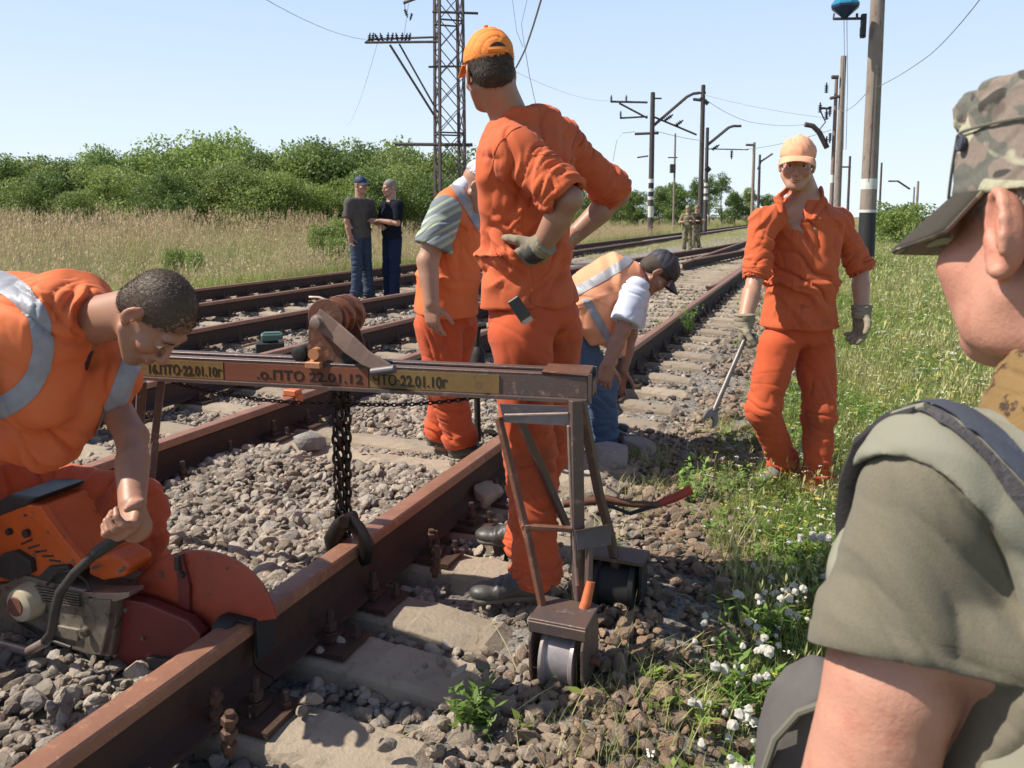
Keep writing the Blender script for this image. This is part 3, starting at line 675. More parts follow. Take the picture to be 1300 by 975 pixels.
# ------------------------------------------------------------ masts, poles, wires
M_POLE = mat('weathered_concrete', (.30, .255, .215), .9, c2=(.20, .155, .13), vs=3.5, c3=(.13, .085, .07), s3=7, t3=(.56, .68), bump=.5, bs=25, bdist=.01, stretch=(1, 1, .35))
M_POLED = mat('dark_weathered_pole', (.06, .052, .052), .9, c2=(.10, .08, .075), vs=3, bump=.4, bs=20)
M_BLACK = mat('black_paint', (.02, .02, .022), .6); M_WPAINT = mat('white_paint', (.72, .72, .70), .7, c2=(.5, .48, .45), vs=20)
M_MAST = mat('mast_steel', (.065, .055, .062), .7, c2=(.10, .07, .065), vs=5)
M_WIRE = mat('wire', (.26, .27, .29), .5, metal=.5); M_INS = mat('insulator', (.03, .03, .035), .35)  # wire tone lightened: distance haze is mixed into its colour
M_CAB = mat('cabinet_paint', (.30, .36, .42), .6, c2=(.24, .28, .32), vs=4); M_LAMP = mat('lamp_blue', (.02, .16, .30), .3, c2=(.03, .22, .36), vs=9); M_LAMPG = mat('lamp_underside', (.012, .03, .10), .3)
def ground_at(x, y): s_, t_ = ST(x, y); return float(ground_z(s_, t_))
def pole(name, label, px, ytop, D, wpx, mt, cat='pole', group=None, bands=(), wtop=.75):
    x = (px - 650) / FOC * D; zb = ground_at(x, D) - .2; zt = CAM_Z + (275 - ytop) / FOC * D; r = wpx / 2 / FOC * D
    th = thing(name, label, cat, (x, D, zb), group, local=True); H = zt - zb
    mb = MB(); mb.lathe((0, 0, 0), (0, 0, 1), [(0, r), (H * .5, r * (1 + wtop) / 2), (H, r * wtop), (H + r * .2, r * wtop * .6)], 14); mb.build('shaft', mt, th, smooth=True)
    for y0, y1, m in bands:
        za = CAM_Z + (275 - y1) / FOC * D - zb; zc = CAM_Z + (275 - y0) / FOC * D - zb
        f = lambda z: r * (1 - (1 - wtop) * z / H) + .004
        mb = MB(); mb.lathe((0, 0, max(za, 0)), (0, 0, 1), [(0, f(za)), (zc - max(za, 0), f(zc))], 14); mb.build('painted_band', m, th, smooth=True)
    return th
def loc_bar(th, pts, r, m, name='arm', n=6):
    """pts: (px, py, D); part of th"""
    mb = MB(); mb.tube([P(*q) - th.location for q in pts], r, n); return mb.build(name, m, th, smooth=True)
def insul(th, px, py, D, h, m=None, hang=False, name='insulator', tilt=(0, 0)):
    p = P(px, py, D) - th.location; k = h / 5; prof = []
    for j in range(4): prof += [(j * k, h * .09), (j * k + k * .45, h * .24), (j * k + k * .6, h * .09)]
    prof.append((h, h * .07)); mb = MB(); mb.lathe(p, (tilt[0], tilt[1], -1 if hang else 1), prof, 8); return mb.build(name, m or M_INS, th, smooth=True)
# lattice mast
def lattice():
    D = 22.0; x = (572 - 650) / FOC * D; zb = ground_at(x, D) - .1; th = thing('lattice_mast', 'tall steel lattice mast with cross arms rising behind the man in the striped shirt', 'mast', (x, D, zb), local=True, rotz=0)
    H = 10.2; hw0, hw1 = .36, .30; an = R(17); sp = .74
    def c(i, z):
        hw = hw0 + (hw1 - hw0) * z / H; a, b = ((-1, -1), (1, -1), (1, 1), (-1, 1))[i % 4]
        return Vector(((a * math.cos(an) - b * math.sin(an)) * hw, (a * math.sin(an) + b * math.cos(an)) * hw, z))
    for i in range(4):
        mb = MB(); mb.bar(c(i, 0), c(i, H), .065, .065); mb.build('leg', M_MAST, th)
    n = int(H / sp)
    for k in range(n):
        z0, z1 = k * sp, (k + 1) * sp
        for i in range(4):
            mb = MB(); mb.bar(c(i, z0), c(i + 1, z1), .022, .022); mb.build('brace', M_MAST, th)
            mb = MB(); mb.bar(c(i + 1, z0), c(i, z1) * .99 + c(i, z1) * .01, .022, .022); mb.build('brace', M_MAST, th)
            if k % 4 == 1: mb = MB(); mb.bar(c(i, z0), c(i + 1, z0), .04, .04); mb.build('brace', M_MAST, th)
    b = lambda pts, r, nm='cross_arm': loc_bar(th, pts, r, M_MAST, nm)
    b([(501, 183, 21.9), (600, 184, 21.9)], .05); b([(544, 85, 21.8), (586, 84, 21.8)], .03); b([(549, 15, 21.8), (607, 17, 21.8)], .035)
    b([(464, 54, 21.7), (556, 53, 21.8)], .035); b([(470, 50, 22.3), (556, 47, 22.2)], .03); b([(464, 54, 21.7), (470, 50, 22.3)], .03)
    b([(495, 57, 21.7), (551, 146, 21.8)], .035, 'strut'); b([(507, 56, 22.3), (556, 143, 22.2)], .028, 'strut')
    for k, (px, tl) in enumerate(((468, .2), (473, .1), (481, -.5), (486, -.3), (492, .1), (497, .2), (505, -.2), (510, .1), (514, .3), (519, .2))):
        insul(th, px, 53, 21.8, .24, tilt=(tl, 0))
    b([(514, 0, 21.8), (514, 14, 21.8)], .01, 'drop_wire'); insul(th, 514, 12, 21.8, .22, hang=True, tilt=(.35, 0)); insul(th, 523, 17, 21.8, .2, hang=True, tilt=(-.3, 0)); b([(512, 4, 21.8), (528, -2, 21.8)], .04)
    return th
lattice()
# masts in the middle distance
A = pole('concrete_pole', 'dark pole with black and white bands at its foot and arms reaching left', 825, 122, 56, 7.5, M_POLED, bands=((228, 233, M_WPAINT), (240, 244, M_WPAINT), (250, 254, M_WPAINT), (233, 240, M_BLACK), (244, 250, M_BLACK), (262, 276, M_WPAINT)))
a = lambda th, pts, r, nm='arm': loc_bar(th, pts, r, M_MAST, nm)
a(A, [(775, 129, 56), (822, 130, 56)], .08); a(A, [(786, 131, 56), (822, 150, 56)], .07); a(A, [(787, 150, 56), (822, 148, 56)], .07); a(A, [(806, 170, 56), (836, 169, 56)], .10); a(A, [(809, 200, 56), (823, 198, 56)], .06); a(A, [(828, 125, 56), (840, 125, 56)], .06)
for px, py in ((776, 129), (795, 129), (788, 149)): insul(A, px, py, 56, .45)
a(A, [(829, 160, 56), (872, 123, 57), (880, 119, 58), (888, 118, 59)], .11, 'bracket'); a(A, [(829, 148, 56), (858, 160, 57), (884, 171, 58)], .07, 'strut')
insul(A, 844, 153, 56.5, .7, tilt=(1.4, 0)); insul(A, 857, 160, 57, .7, tilt=(1.4, 0))
B = pole('concrete_mast', 'tallest concrete mast on the horizon, holding the long curved bracket', 887.5, 113, 60, 7, M_POLED); a(B, [(880, 126, 60), (897, 128, 60)], .12); a(B, [(884, 118, 60), (896, 118, 60)], .09); a(B, [(889, 124, 60), (899, 132, 60)], .15)
B2 = pole('concrete_pole', 'shorter pole with white bands right beside the tallest mast', 894, 165, 64, 5.5, M_POLED, bands=((233, 237, M_WPAINT), (240, 246, M_WPAINT), (250, 254, M_WPAINT)))
a(B2, [(897, 185, 64), (925, 162, 65), (931, 160, 65), (941, 160, 65)], .12, 'bracket'); a(B2, [(895, 189, 64), (950, 190, 65)], .05, 'strut'); insul(B2, 904, 190, 64, .7, tilt=(1.5, 0)); insul(B2, 929, 191, 64, .7, hang=True)
S_ = B2; mbs = MB(); p = P(899, 215, 63) - S_.location; mbs.prism([p + Vector(q) for q in ((-.28, 0, 0), (0, 0, .3), (.28, 0, 0), (0, 0, -.3))], (0, 1, 0), .12); mbs.build('signal_board', M_BLACK, S_)
Cc = pole('thin_pole', 'thin grey pole with a small box left of the tallest mast', 854, 172, 92, 3, M_POLE); mb = MB(); mb.box(P(854, 214, 91.8) - Cc.location, (.3, .25, .5)); mb.build('box', M_POLED, Cc); a(Cc, [(848, 200, 92), (860, 200, 92)], .08)
D1 = pole('concrete_pole', 'pale pole left of the orange cap of the man with the wrench', 953, 183, 95, 4.5, M_POLE); a(D1, [(947, 184, 95), (957, 184, 95)], .15); D2 = pole('concrete_pole', 'shorter dark pole nearest to the orange cap of the man with the wrench', 960.5, 198, 97, 3.8, M_POLED)
a(D2, [(962, 215, 97), (966, 205, 97), (981, 195, 97)], .12, 'bracket')
# right side
E_ = pole('concrete_pole', 'thick concrete pole with white and black painted foot and a blue lamp', 1099, -34, 20, 20.5, M_POLE, bands=((228, 241, M_WPAINT), (266.5, 270, M_WPAINT), (270, 360, M_BLACK)), wtop=.78)
a(E_, [(1058, 24, 19.8), (1096, 23.5, 19.9)], .035, 'lamp_bracket'); a(E_, [(1058, 24, 19.8), (1059, 17, 19.8)], .02, 'lamp_bracket'); a(E_, [(1088, 24, 19.8), (1088, 17, 19.8)], .03, 'lamp_bracket')
mb = MB(); mb.box(P(1096, 33, 19.75) - E_.location, (.05, .06, .28)); mb.build('clamp', M_BLACK, E_); mb = MB(); mb.box(P(1095, 40, 19.7) - E_.location, (.05, .05, .1)); mb.build('clamp', M_BLACK, E_)
lp = P(1072.5, 24, 19.8); lt = thing('street_lamp', 'blue diamond shaped lamp on the bracket at the top of the thick pole', 'lamp', lp, local=True)
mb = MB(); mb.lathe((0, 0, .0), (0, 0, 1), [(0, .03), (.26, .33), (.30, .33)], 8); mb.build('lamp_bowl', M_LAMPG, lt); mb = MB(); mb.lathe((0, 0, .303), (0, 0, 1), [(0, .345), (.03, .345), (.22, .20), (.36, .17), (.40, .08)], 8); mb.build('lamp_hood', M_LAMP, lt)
mb = MB()
for px in (1071.5, 1075): mb.tube([lp + Vector(((px - 1072.5) * .02, 0, 0)), P(px + 1, 110, 19.8), P(px - 1, 190, 19.8)], .008, 5)
tag(mb.build('hanging_cord', M_WIRE), 'thin pale cords hanging down from the blue lamp', 'cord')
F_ = pole('concrete_pole', 'tall slim pole standing left of the thick pole with the blue lamp', 1060, 78, 46, 9, M_POLE); a(F_, [(1056, 98, 46), (1064, 98, 46)], .12); a(F_, [(1054, 125, 46), (1066, 122, 46)], .1)
F2 = pole('concrete_pole', 'rusty pole with bent bracket just behind the orange capped man\'s shoulder', 1052.5, 105, 48, 5.5, mat('rusty_pole', (.20, .12, .10), .9, c2=(.28, .20, .17), vs=3), bands=((223, 233, M_WPAINT),))
a(F2, [(1022, 158, 48), (1032, 160, 48), (1040, 168, 48), (1050, 188, 48)], .16, 'bracket'); a(F2, [(1040, 137, 48), (1055, 138, 48)], .07); insul(F2, 1041, 143, 48, .6)
for k in range(5): insul(F2, 1049 + k % 2 * 5, 118 + k * 17, 47.9, .6, hang=k % 2)
a(F2, [(1042, 142, 48), (1048, 155, 48), (1040, 165, 48), (1046, 180, 48)], .04, 'loose_wire')
G_ = pole('thin_pole', 'thin short pole between the slim pole and the thick pole', 1073.5, 200, 70, 3.6, M_POLED); a(G_, [(1068, 212, 70), (1080, 212, 70)], .08)
H_ = pole('thin_pole', 'thin pole rising just right of the thick painted pole', 1113.5, 208, 72, 3, M_POLED)
I_ = pole('catenary_mast', 'pale mast with bracket above the bush in the right meadow', 1160.5, 231, 85, 3.5, M_POLE); a(I_, [(1128, 230, 85), (1140, 230, 85), (1155, 240, 85)], .10, 'bracket'); I2 = pole('catenary_mast', 'thin mast directly left of the pale mast above the bush', 1156, 238, 88, 2.6, M_POLE)
J_ = pole('thin_pole', 'very distant thin pole near the brim of the camouflage cap', 1206, 232, 120, 2, M_POLE)
ct = thing('equipment_cabinet', 'blue grey railway cabinet at the foot of the thick pole', 'cabinet', (float((1110 - 650) / FOC * 62), 62, ground_at(28, 62)), local=True)
mb = MB(); mb.box((0, 0, .85), (.55, .4, .85)); mb.build('body', M_CAB, ct, bevel=.02); mb = MB(); mb.box((0, 0, 1.73), (.6, .45, .03)); mb.build('roof', M_CAB, ct); mb = MB(); mb.box((0, -.41, .9), (.45, .012, .7)); mb.build('door', M_CAB, ct, bevel=.008)
def wire(lb, pts, r=.012, n=10):
    q = [P(*a_) for a_ in pts]; out = []
    for i in range(len(q) - 1):
        for k in range(n):
            u = k / n; v = q[i].lerp(q[i + 1], u); v.z -= (q[i] - q[i + 1]).length * .012 * 4 * u * (1 - u); out.append(v)
    out.append(q[-1]); mb = MB(); mb.tube(out, r * .62, 5); return tag(mb.build('overhead_wire', M_WIRE), lb, 'wire', 'overhead wires')
wire('wire running up to the right from the thick pole to the top of the sky', [(1110, 112, 20), (1180, 70, 16), (1245, -2, 12)], .012)
wire('wire from the slim pole to the thick pole', [(1062, 135, 46), (1100, 118, 20)], .014)
wire('long wire between the tallest mast and the slim pole on the right', [(893, 120, 60), (1052, 150, 48)], .03); wire('lower wire between the shorter banded pole and the slim pole', [(940, 190, 65), (1055, 165, 48)], .03)
wire('wire from the dark banded pole to the tallest mast', [(828, 165, 56), (887, 178, 60)], .03); wire('faint wire from the lattice mast arm to the dark banded pole', [(595, 60, 22), (776, 128, 56)], .009)
wire('slanting cable running up behind the orange cap of the man with hands on hips', [(655, 86, 21), (667, 62, 20), (688, -4, 17)], .035, 6)
wire('loose wire hanging from the slanting cable', [(667, 64, 20), (672, 95, 20.5), (682, 140, 21)], .012, 4); wire('thin wire hanging beside the loose wire', [(650, -4, 20), (656, 40, 20), (664, 60, 20)], .010, 4)
wire('thin looping wire left of the slanting cable', [(670, -4, 20), (662, 30, 20), (666, 60, 20)], .010, 4)
for a0, b0, lb in (((464, 50, 21.8), (330, -5, 12), 'faint wire from the arm of the lattice mast up to the left'), ((480, 52, 21.8), (440, 160, 60), 'faint wire sagging from the lattice mast arm to the trees'), ((512, 50, 21.8), (520, -8, 17), 'faint wire from the inner end of the mast arm upward')): wire(lb, [a0, b0], .008)
wire('wire dropping from the top of the tallest mast towards the right poles', [(898, 128, 60), (953, 155, 75), (1022, 158, 90)], .03)
wire('bent wire hanging left of the dark banded pole', [(778, 205, 55), (783, 178, 55), (790, 169, 55), (806, 167, 55)], .03, 4)
# ------------------------------------------------------------ rail lifting gantry
M_GRUST = mat('gantry_rust', (.20, .085, .05), .6, metal=.3, c2=(.11, .055, .04), vs=9, c3=(.32, .17, .11), s3=22, t3=(.55, .7), bump=.5, bs=60)
M_GSTEEL = mat('gantry_steel', (.10, .085, .09), .5, metal=.4, c2=(.16, .095, .07), vs=12, c3=(.28, .20, .17), s3=30, t3=(.58, .7), bump=.35, bs=60)
M_GPAINT = mat('gantry_blue_grey', (.14, .14, .17), .5, metal=.2, c2=(.10, .08, .08), vs=10, c3=(.22, .14, .11), s3=26, t3=(.6, .7), bump=.2, bs=50)
M_GYEL = mat('plate_yellow', (.25, .16, .045), .7, c2=(.17, .095, .035), vs=9, c3=(.10, .055, .035), s3=25, t3=(.6, .72), bump=.2, bs=60)
M_GORG = mat('plate_red_rust', (.24, .075, .035), .6, c2=(.15, .055, .035), vs=8, bump=.2, bs=60)
M_INK = mat('stencil_black', (.015, .012, .01), .7); M_CHAIN = mat('chain_black', (.02, .018, .017), .45, metal=.6, c2=(.05, .035, .03), vs=40)
M_GRIP = mat('worn_orange_grip', (.62, .17, .05), .55, c2=(.42, .10, .04), vs=20, bump=.2); M_RGRIP = mat('red_grip', (.45, .055, .025), .5, c2=(.3, .04, .03), vs=20)
M_WHEEL = mat('wheel_worn_steel', (.40, .36, .37), .45, metal=.5, c2=(.27, .22, .21), vs=14, bump=.2, bs=40); M_RUBBER = mat('black_rubber', (.018, .018, .018), .7, bump=.2, bs=40)
M_BRIGHT = mat('worn_bright_steel', (.50, .42, .38), .4, metal=.7, c2=(.3, .2, .16), vs=18, bump=.2, bs=60)
gn = thing('rail_lifting_gantry', 'rusty lifting gantry with chain hoist and stencilled yellow beam standing over the near rail', 'gantry')
BE = P(746, 477, 2.30); BW = P(150, 447, 2.66); BW.z = BE.z
bd = (BW - BE).normalized(); bn = Vector((-bd.y, bd.x, 0)) ; bn = bn if bn.y > 0 else -bn   # bn points away from the camera
ZT = BE.z; BH = .074; BL = (BW - BE).length
def bx(u, v, zz): return BE + bd * u + bn * v + Vector((0, 0, zz))       # along from the right end, across (away), up from the beam top
def bbox(u0, u1, v0, v1, z0, z1, mb):
    return mb.box(bx((u0 + u1) / 2, (v0 + v1) / 2, (z0 + z1) / 2), ((u1 - u0) / 2, (v1 - v0) / 2, (z1 - z0) / 2), (bd, bn, Vector((0, 0, 1))))
for v0, nm in ((0, 'beam_channel'), (.085, 'beam_channel')):
    mb = MB(); web = (v0, v0 + .008) if v0 == 0 else (v0 + .03, v0 + .038)
    bbox(0, BL, web[0], web[1], -BH, 0, mb); bbox(0, BL, v0 - (.0 if v0 == 0 else 0), v0 + .038, -.007, .001, mb); bbox(0, BL, v0, v0 + .038, -BH - .001, -BH + .007, mb)
    mb.build(nm, M_GSTEEL, gn, bevel=.0015)
mb = MB(); bbox(0, BL, -.022, -.0005, -BH - .006, -BH + .004, mb); mb.build('lower_flange', M_GSTEEL, gn)
mb = MB(); bbox(-.004, .14, -.004, .127, .0015, .007, mb); mb.build('end_plate', M_GRUST, gn, rough=.002)
mb = MB(); bbox(-.012, -.002, -.008, .008, -BH - .01, .005, mb); bbox(-.012, -.002, .115, .13, -BH - .01, .005, mb); bbox(-.014, -.003, .012, .112, -BH + .01, -.02, mb); mb.build('end_web', M_GSTEEL, gn)
def at_px(px):      # distance along the beam for a photo column (front web)
    lo, hi = -.1, BL
    for _ in range(40):
        m = (lo + hi) / 2; q = bx(m, 0, -.04); x = 650 + FOC * q.x / (q.y * _cp + (CAM_Z - q.z) * _sp)
        if x > px: lo = m
        else: hi = m
    return lo
def plate(p0, p1, m):
    a_, b_ = at_px(p1), at_px(p0); mb = MB(); bbox(a_, b_, -.0035, -.0005, -BH + .006, -.010, mb); return mb.build('painted_plate', m, gn)
plate(470, 634, M_GYEL); plate(286, 468, M_GORG); plate(150, 284, M_GYEL)
def stencil(txt, p0, p1, hgt=.034, drop=.026, parent=gn):
    cu = bpy.data.curves.new('stencil', 'FONT'); cu.body = txt; cu.size = hgt * 1.42; cu.extrude = .0006; cu.align_x = 'LEFT'; cu.offset = .0006
    o = bpy.data.objects.new('stencil_lettering', cu); COL.objects.link(o); bpy.context.view_layer.update()
    me = bpy.data.meshes.new_from_object(o.evaluated_get(bpy.context.evaluated_depsgraph_get())); bpy.data.objects.remove(o)
    co = np.empty(len(me.vertices) * 3, np.float32); me.vertices.foreach_get('co', co); co = co.reshape(-1, 3)
    a_, b_ = at_px(p0), at_px(p1); wd = a_ - b_; co[:, 0] = (co[:, 0] - co[:, 0].min()) / (co[:, 0].max() - co[:, 0].min()) * wd
    jit = (vnoise(co * 60, 3) - .5) * .0015; co[:, 1] += jit
    V = [bx(a_ - c[0], -.0042 - c[2], -.072 + drop + c[1] - .012) for c in co]
    for i, v in enumerate(V): me.vertices[i].co = v
    me.materials.clear(); me.materials.append(M_INK); put('lettering', me, parent)
stencil('ЧТО·22.01.10г', 474, 568); stencil('.о.ПТО 22.01.12', 327, 461, .030); stencil('16.ПТО·22.01.10г', 190, 282, .032)
# right hand legs
def leg(pts, w, m, nm='leg'):
    mb = MB(); q = [P(*a_) for a_ in pts]
    for i in range(len(q) - 1): mb.bar(q[i], q[i + 1] + (q[i + 1] - q[i]).normalized() * .004, w, w * .8)
    return mb.build(nm, m, gn, bevel=.002)
mb = MB(); mb.prism([P(634, 513, 2.32), P(727, 516, 2.285), P(726, 541, 2.285), P(640, 536, 2.32)], (0, 1, 0), .006); mb.build('gusset', M_GPAINT, gn)
leg([(633, 530, 2.32), (650, 600, 2.29), (672, 690, 2.24), (692, 786, 2.19)], .022, M_GRUST)
leg([(731, 508, 2.27), (733, 670, 2.25), (737, 790, 2.23)], .036, M_GSTEEL); leg([(722, 540, 2.265), (727, 670, 2.24), (733, 742, 2.22)], .011, M_BRIGHT, 'edge_strip')
leg([(652, 515, 2.42), (690, 600, 2.5), (720, 668, 2.56)], .026, M_GSTEEL); leg([(738, 510, 2.40), (760, 625, 2.5), (775, 680, 2.55), (786, 742, 2.6)], .028, M_GSTEEL)
leg([(662, 668, 2.25), (725, 672, 2.24)], .018, M_GRUST, 'crossbar'); leg([(640, 527, 2.30), (720, 525, 2.27)], .010, M_BRIGHT, 'crossbar')
mb = MB(); mb.prism([P(731, 676, 2.215), P(776, 667, 2.22), P(776, 692, 2.22), P(733, 699, 2.215)], (0, 1, 0), .008); mb.build('bracket_plate', M_GPAINT, gn, bevel=.001)
mb = MB(); mb.prism([P(731, 674, 2.21), P(776, 665, 2.215), P(776, 665, 2.27), P(733, 672, 2.27)], (0, 0, -1), .006); mb.build('bracket_plate', M_GSTEEL, gn)
mb = MB(); mb.tube([P(749, 672, 2.24), P(747, 742, 2.21)], .012, 8); mb.build('lever_rod', M_GSTEEL, gn, smooth=True); mb = MB(); mb.tube([P(750, 738, 2.205), P(744, 765, 2.19), P(736, 786, 2.175)], [.013, .0155, .015], 12); mb.build('grip', M_GRIP, gn, smooth=True)
# wheel units
def wheel_unit():
    c = P(716, 850, 2.16); ax = Vector((TC, -TS, 0)); fw = Vector((TS, TC, 0)); up = Vector((0, 0, 1)); A3 = (ax, fw, up); c.z = max(c.z, .02)
    hold = MB()
    mb = MB(); mb.box(c + up * .125 + fw * .0, (.084, .072, .006), A3); mb.box(c + up * .108 - fw * .069, (.084, .006, .016), A3); mb.build('wheel_housing', M_GSTEEL, gn, bevel=.002)
    for sx in (-1, 1):
        q = [(-.062, -.075), (-.080, -.02), (-.085, .07), (-.05, .130), (.05, .130), (.085, .07), (.085, -.02), (.03, -.07)]
        mb = MB(); mb.prism([c + ax * (sx * .076 - .004) + fw * a_ + up * b_ for a_, b_ in q], ax, .008); mb.build('side_plate', M_GSTEEL, gn, bevel=.0015)
    mb = MB(); mb.lathe(c - ax * .05, ax, [(0, .03), (0, .093), (.010, .098), (.015, .093), (.019, .084), (.083, .080), (.087, .086), (.098, .089), (.10, .03)], 36); mb.build('wheel', M_WHEEL, gn, smooth=True)
    mb = MB(); mb.lathe(c - ax * .105, ax, [(0, .014), (.21, .014)], 10); mb.build('axle', M_GRUST, gn, smooth=True)
    c2 = P(785, 768, 2.6); c2.z = max(c2.z, .02)
    mb = MB(); mb.lathe(c2 - ax * .075, ax, [(0, .03), (0, .09), (.016, .096), (.02, .078), (.12, .078), (.124, .096), (.14, .09), (.14, .03)], 30); mb.build('wheel', M_RUBBER, gn, smooth=True)
    for sx in (-1, 1):
        mb = MB(); mb.prism([c2 + ax * (sx * .085 - .004) + fw * a_ + up * b_ for a_, b_ in ((-.05, -.03), (-.05, .1), (.05, .1), (.05, -.03))], ax, .008); mb.build('side_plate', M_RUBBER, gn)
    mb = MB(); mb.box(c2 + up * .105, (.095, .055, .006), A3); mb.build('wheel_housing', M_GSTEEL, gn)
wheel_unit()
# left leg between the rails
leg([(205, 484, 2.67), (196, 560, 2.66), (188, 640, 2.64)], .03, M_GSTEEL); leg([(180, 484, 2.72), (172, 640, 2.9)], .03, M_GSTEEL)
# long lever with red handle lying behind
mb = MB(); mb.tube([P(715, 640, 2.75), P(770, 634, 2.75), P(802, 640, 2.75), P(832, 641, 2.74), P(842, 637, 2.74)], [.014, .016, .012, .012, .011], 10); mb.build('lever', M_GRUST, gn, smooth=True)
mb = MB(); mb.tube([P(838, 639, 2.74), P(858, 631, 2.735), P(878, 621, 2.73)], [.0135, .016, .0165], 12); mb.build('grip', M_RGRIP, gn, smooth=True)
leg([(768, 640, 2.7), (800, 652, 2.72), (838, 640, 2.74)], .014, M_RUBBER, 'lever_bracket')
# hoist
def hoist():
    A_ = bn; hub = P(404, 409, 2.50); up = Vector((0, 0, 1)); k = bd * -1
    def pt(dx, dz, v=0): return hub + k * dx + up * dz + A_ * v           # dx to the right, dz up
    def px(x, y, v=0): return pt((x - 404) * 2.47 / 1000, -(y - 408) * 2.47 / 1000, v)
    poly = []
    for an in range(200, -21, -20): poly.append(px(410 + 25 * math.cos(R(an)), 403 - 25 * math.sin(R(an))))
    poly += [px(440, 430), px(450, 462), px(382, 462)]
    for v in (.02, .13):
        mb = MB(); mb.prism([q + A_ * v for q in poly], A_, .008); mb.build('hoist_side_plate', M_GRUST, gn, bevel=.0015)
    mb = MB(); c = px(412, 406, .03); mb.lathe(c, A_, [(0, .05), (.0, .064), (.012, .066), (.014, .055), (.055, .054), (.057, .066), (.066, .066), (.068, .055), (.115, .055), (.117, .070), (.14, .070), (.142, .03)], 30); mb.build('hoist_drum', M_GRIPR, gn, smooth=True)
    mb = MB(); mb.lathe(px(404, 408, -.028), A_, [(0, .012), (.002, .018), (.02, .019), (.022, .026), (.05, .027)], 20); mb.build('hub', M_BRIGHT, gn, smooth=True)
    # crank arm: a flat bar with a twist
    path = [(400, 402, -.005), (428, 418, -.012), (452, 434, -.03), (476, 450, -.04), (506, 462, -.045)]; hs = [.030, .026, .027, .022, .016]
    V = []; F = []
    for (a_, b_, v), h in zip(path, hs):
        q = px(a_, b_, v)
        for dz, dv in ((-h, 0), (h, 0), (h, .008), (-h, .008)): V.append(q + up * dz + k * dz * .6 + A_ * dv)
    for i in range(len(path) - 1):
        for j in range(4): F.append((i * 4 + j, i * 4 + (j + 1) % 4, i * 4 + 4 + (j + 1) % 4, i * 4 + 4 + j))
    F += [(3, 2, 1, 0), (16, 17, 18, 19)]
    mb = MB(); mb.add(V, F); mb.build('crank_arm', M_CRANK, gn, bevel=.003, seg=2)
    mb = MB(); mb.tube([px(486, 466, -.05), px(518, 460, -.06)], .013, 12); mb.build('crank_handle', M_GPAINT, gn, smooth=True)
    mb = MB(); mb.lathe(px(400, 449, -.02), A_, [(0, .01), (0, .019), (.03, .02)], 14); mb.tube([px(392, 462, 0), px(408, 462, 0)], .012, 8); mb.build('bolt', M_BRONZE, gn, smooth=True)
    mb = MB(); q = px(400, 463, -.018); mb.box(q, (.026, .012, .010), (k, A_, up)); mb.build('clamp', M_BRONZE, gn, bevel=.002)
    for x, y in ((372, 452), (442, 455)):
        mb = MB(); mb.lathe(px(x, y, .01), A_, [(0, .008), (.001, .022), (.004, .026), (.09, .026), (.094, .02)], 18); mb.build('trolley_roller', M_RUBBER, gn, smooth=True)
    mb = MB(); mb.tube([px(386, 377, .03), px(400, 377, .03), px(412, 381, .03)], .0045, 6); mb.build('pawl', M_BRIGHT, gn, smooth=True)
M_GRIPR = mat('drum_rust', (.30, .105, .05), .5, metal=.3, c2=(.16, .065, .04), vs=14, c3=(.42, .22, .14), s3=30, t3=(.55, .7), bump=.4, bs=50); M_CRANK = mat('crank_steel', (.17, .115, .10), .45, metal=.35, c2=(.30, .21, .17), vs=10, bump=.3, bs=60)
M_BRONZE = mat('orange_bolt', (.55, .25, .12), .5, c2=(.4, .16, .08), vs=20)
hoist()
def link_mesh(r=.0052, L=.021, W=.011):
    mb = MB(); pts = []
    for k in range(13):
        an = 2 * math.pi * k / 12; pts.append((W * math.cos(an), 0, L * math.sin(an) if abs(math.sin(an)) > .3 else L * .5 * math.sin(an)))
    mb.tube(pts, r, 6, cap=False); return mb.mesh('chain_link', M_CHAIN, smooth=True)
LK = link_mesh(); LKS = link_mesh(.0026, .010, .0055)
def chain(a, b, sag=0, me=None, step=.031, nm='chain_link', par=None):
    a, b = Vector(a), Vector(b); n = max(2, int((b - a).length / step)); prev = None
    for k in range(n + 1):
        u = k / n; p = a.lerp(b, u); p.z -= sag * 4 * u * (1 - u); d = (b - a).normalized(); d.z -= sag * 4 * (1 - 2 * u) / (b - a).length; d.normalize()
        o = bpy.data.objects.new(nm, me or LK); COL.objects.link(o); o.parent = par or gn; o.location = p
        q = d.to_track_quat('Z', 'Y') @ Euler((0, 0, (k % 2) * 1.57 + .3)).to_quaternion(); o.rotation_mode = 'QUATERNION'; o.rotation_quaternion = q
chain(P(424, 497, 2.54), P(431, 690, 2.54)); chain(P(441, 497, 2.58), P(442, 682, 2.58)); chain(P(430, 499, 2.56), P(435, 690, 2.55), step=.034); chain(P(437, 499, 2.6), P(439, 684, 2.57), step=.030)
chain(P(222, 486, 2.68), P(425, 512, 2.53), .02, LKS, .016); chain(P(440, 512, 2.53), P(618, 502, 2.36), .015, LKS, .016)
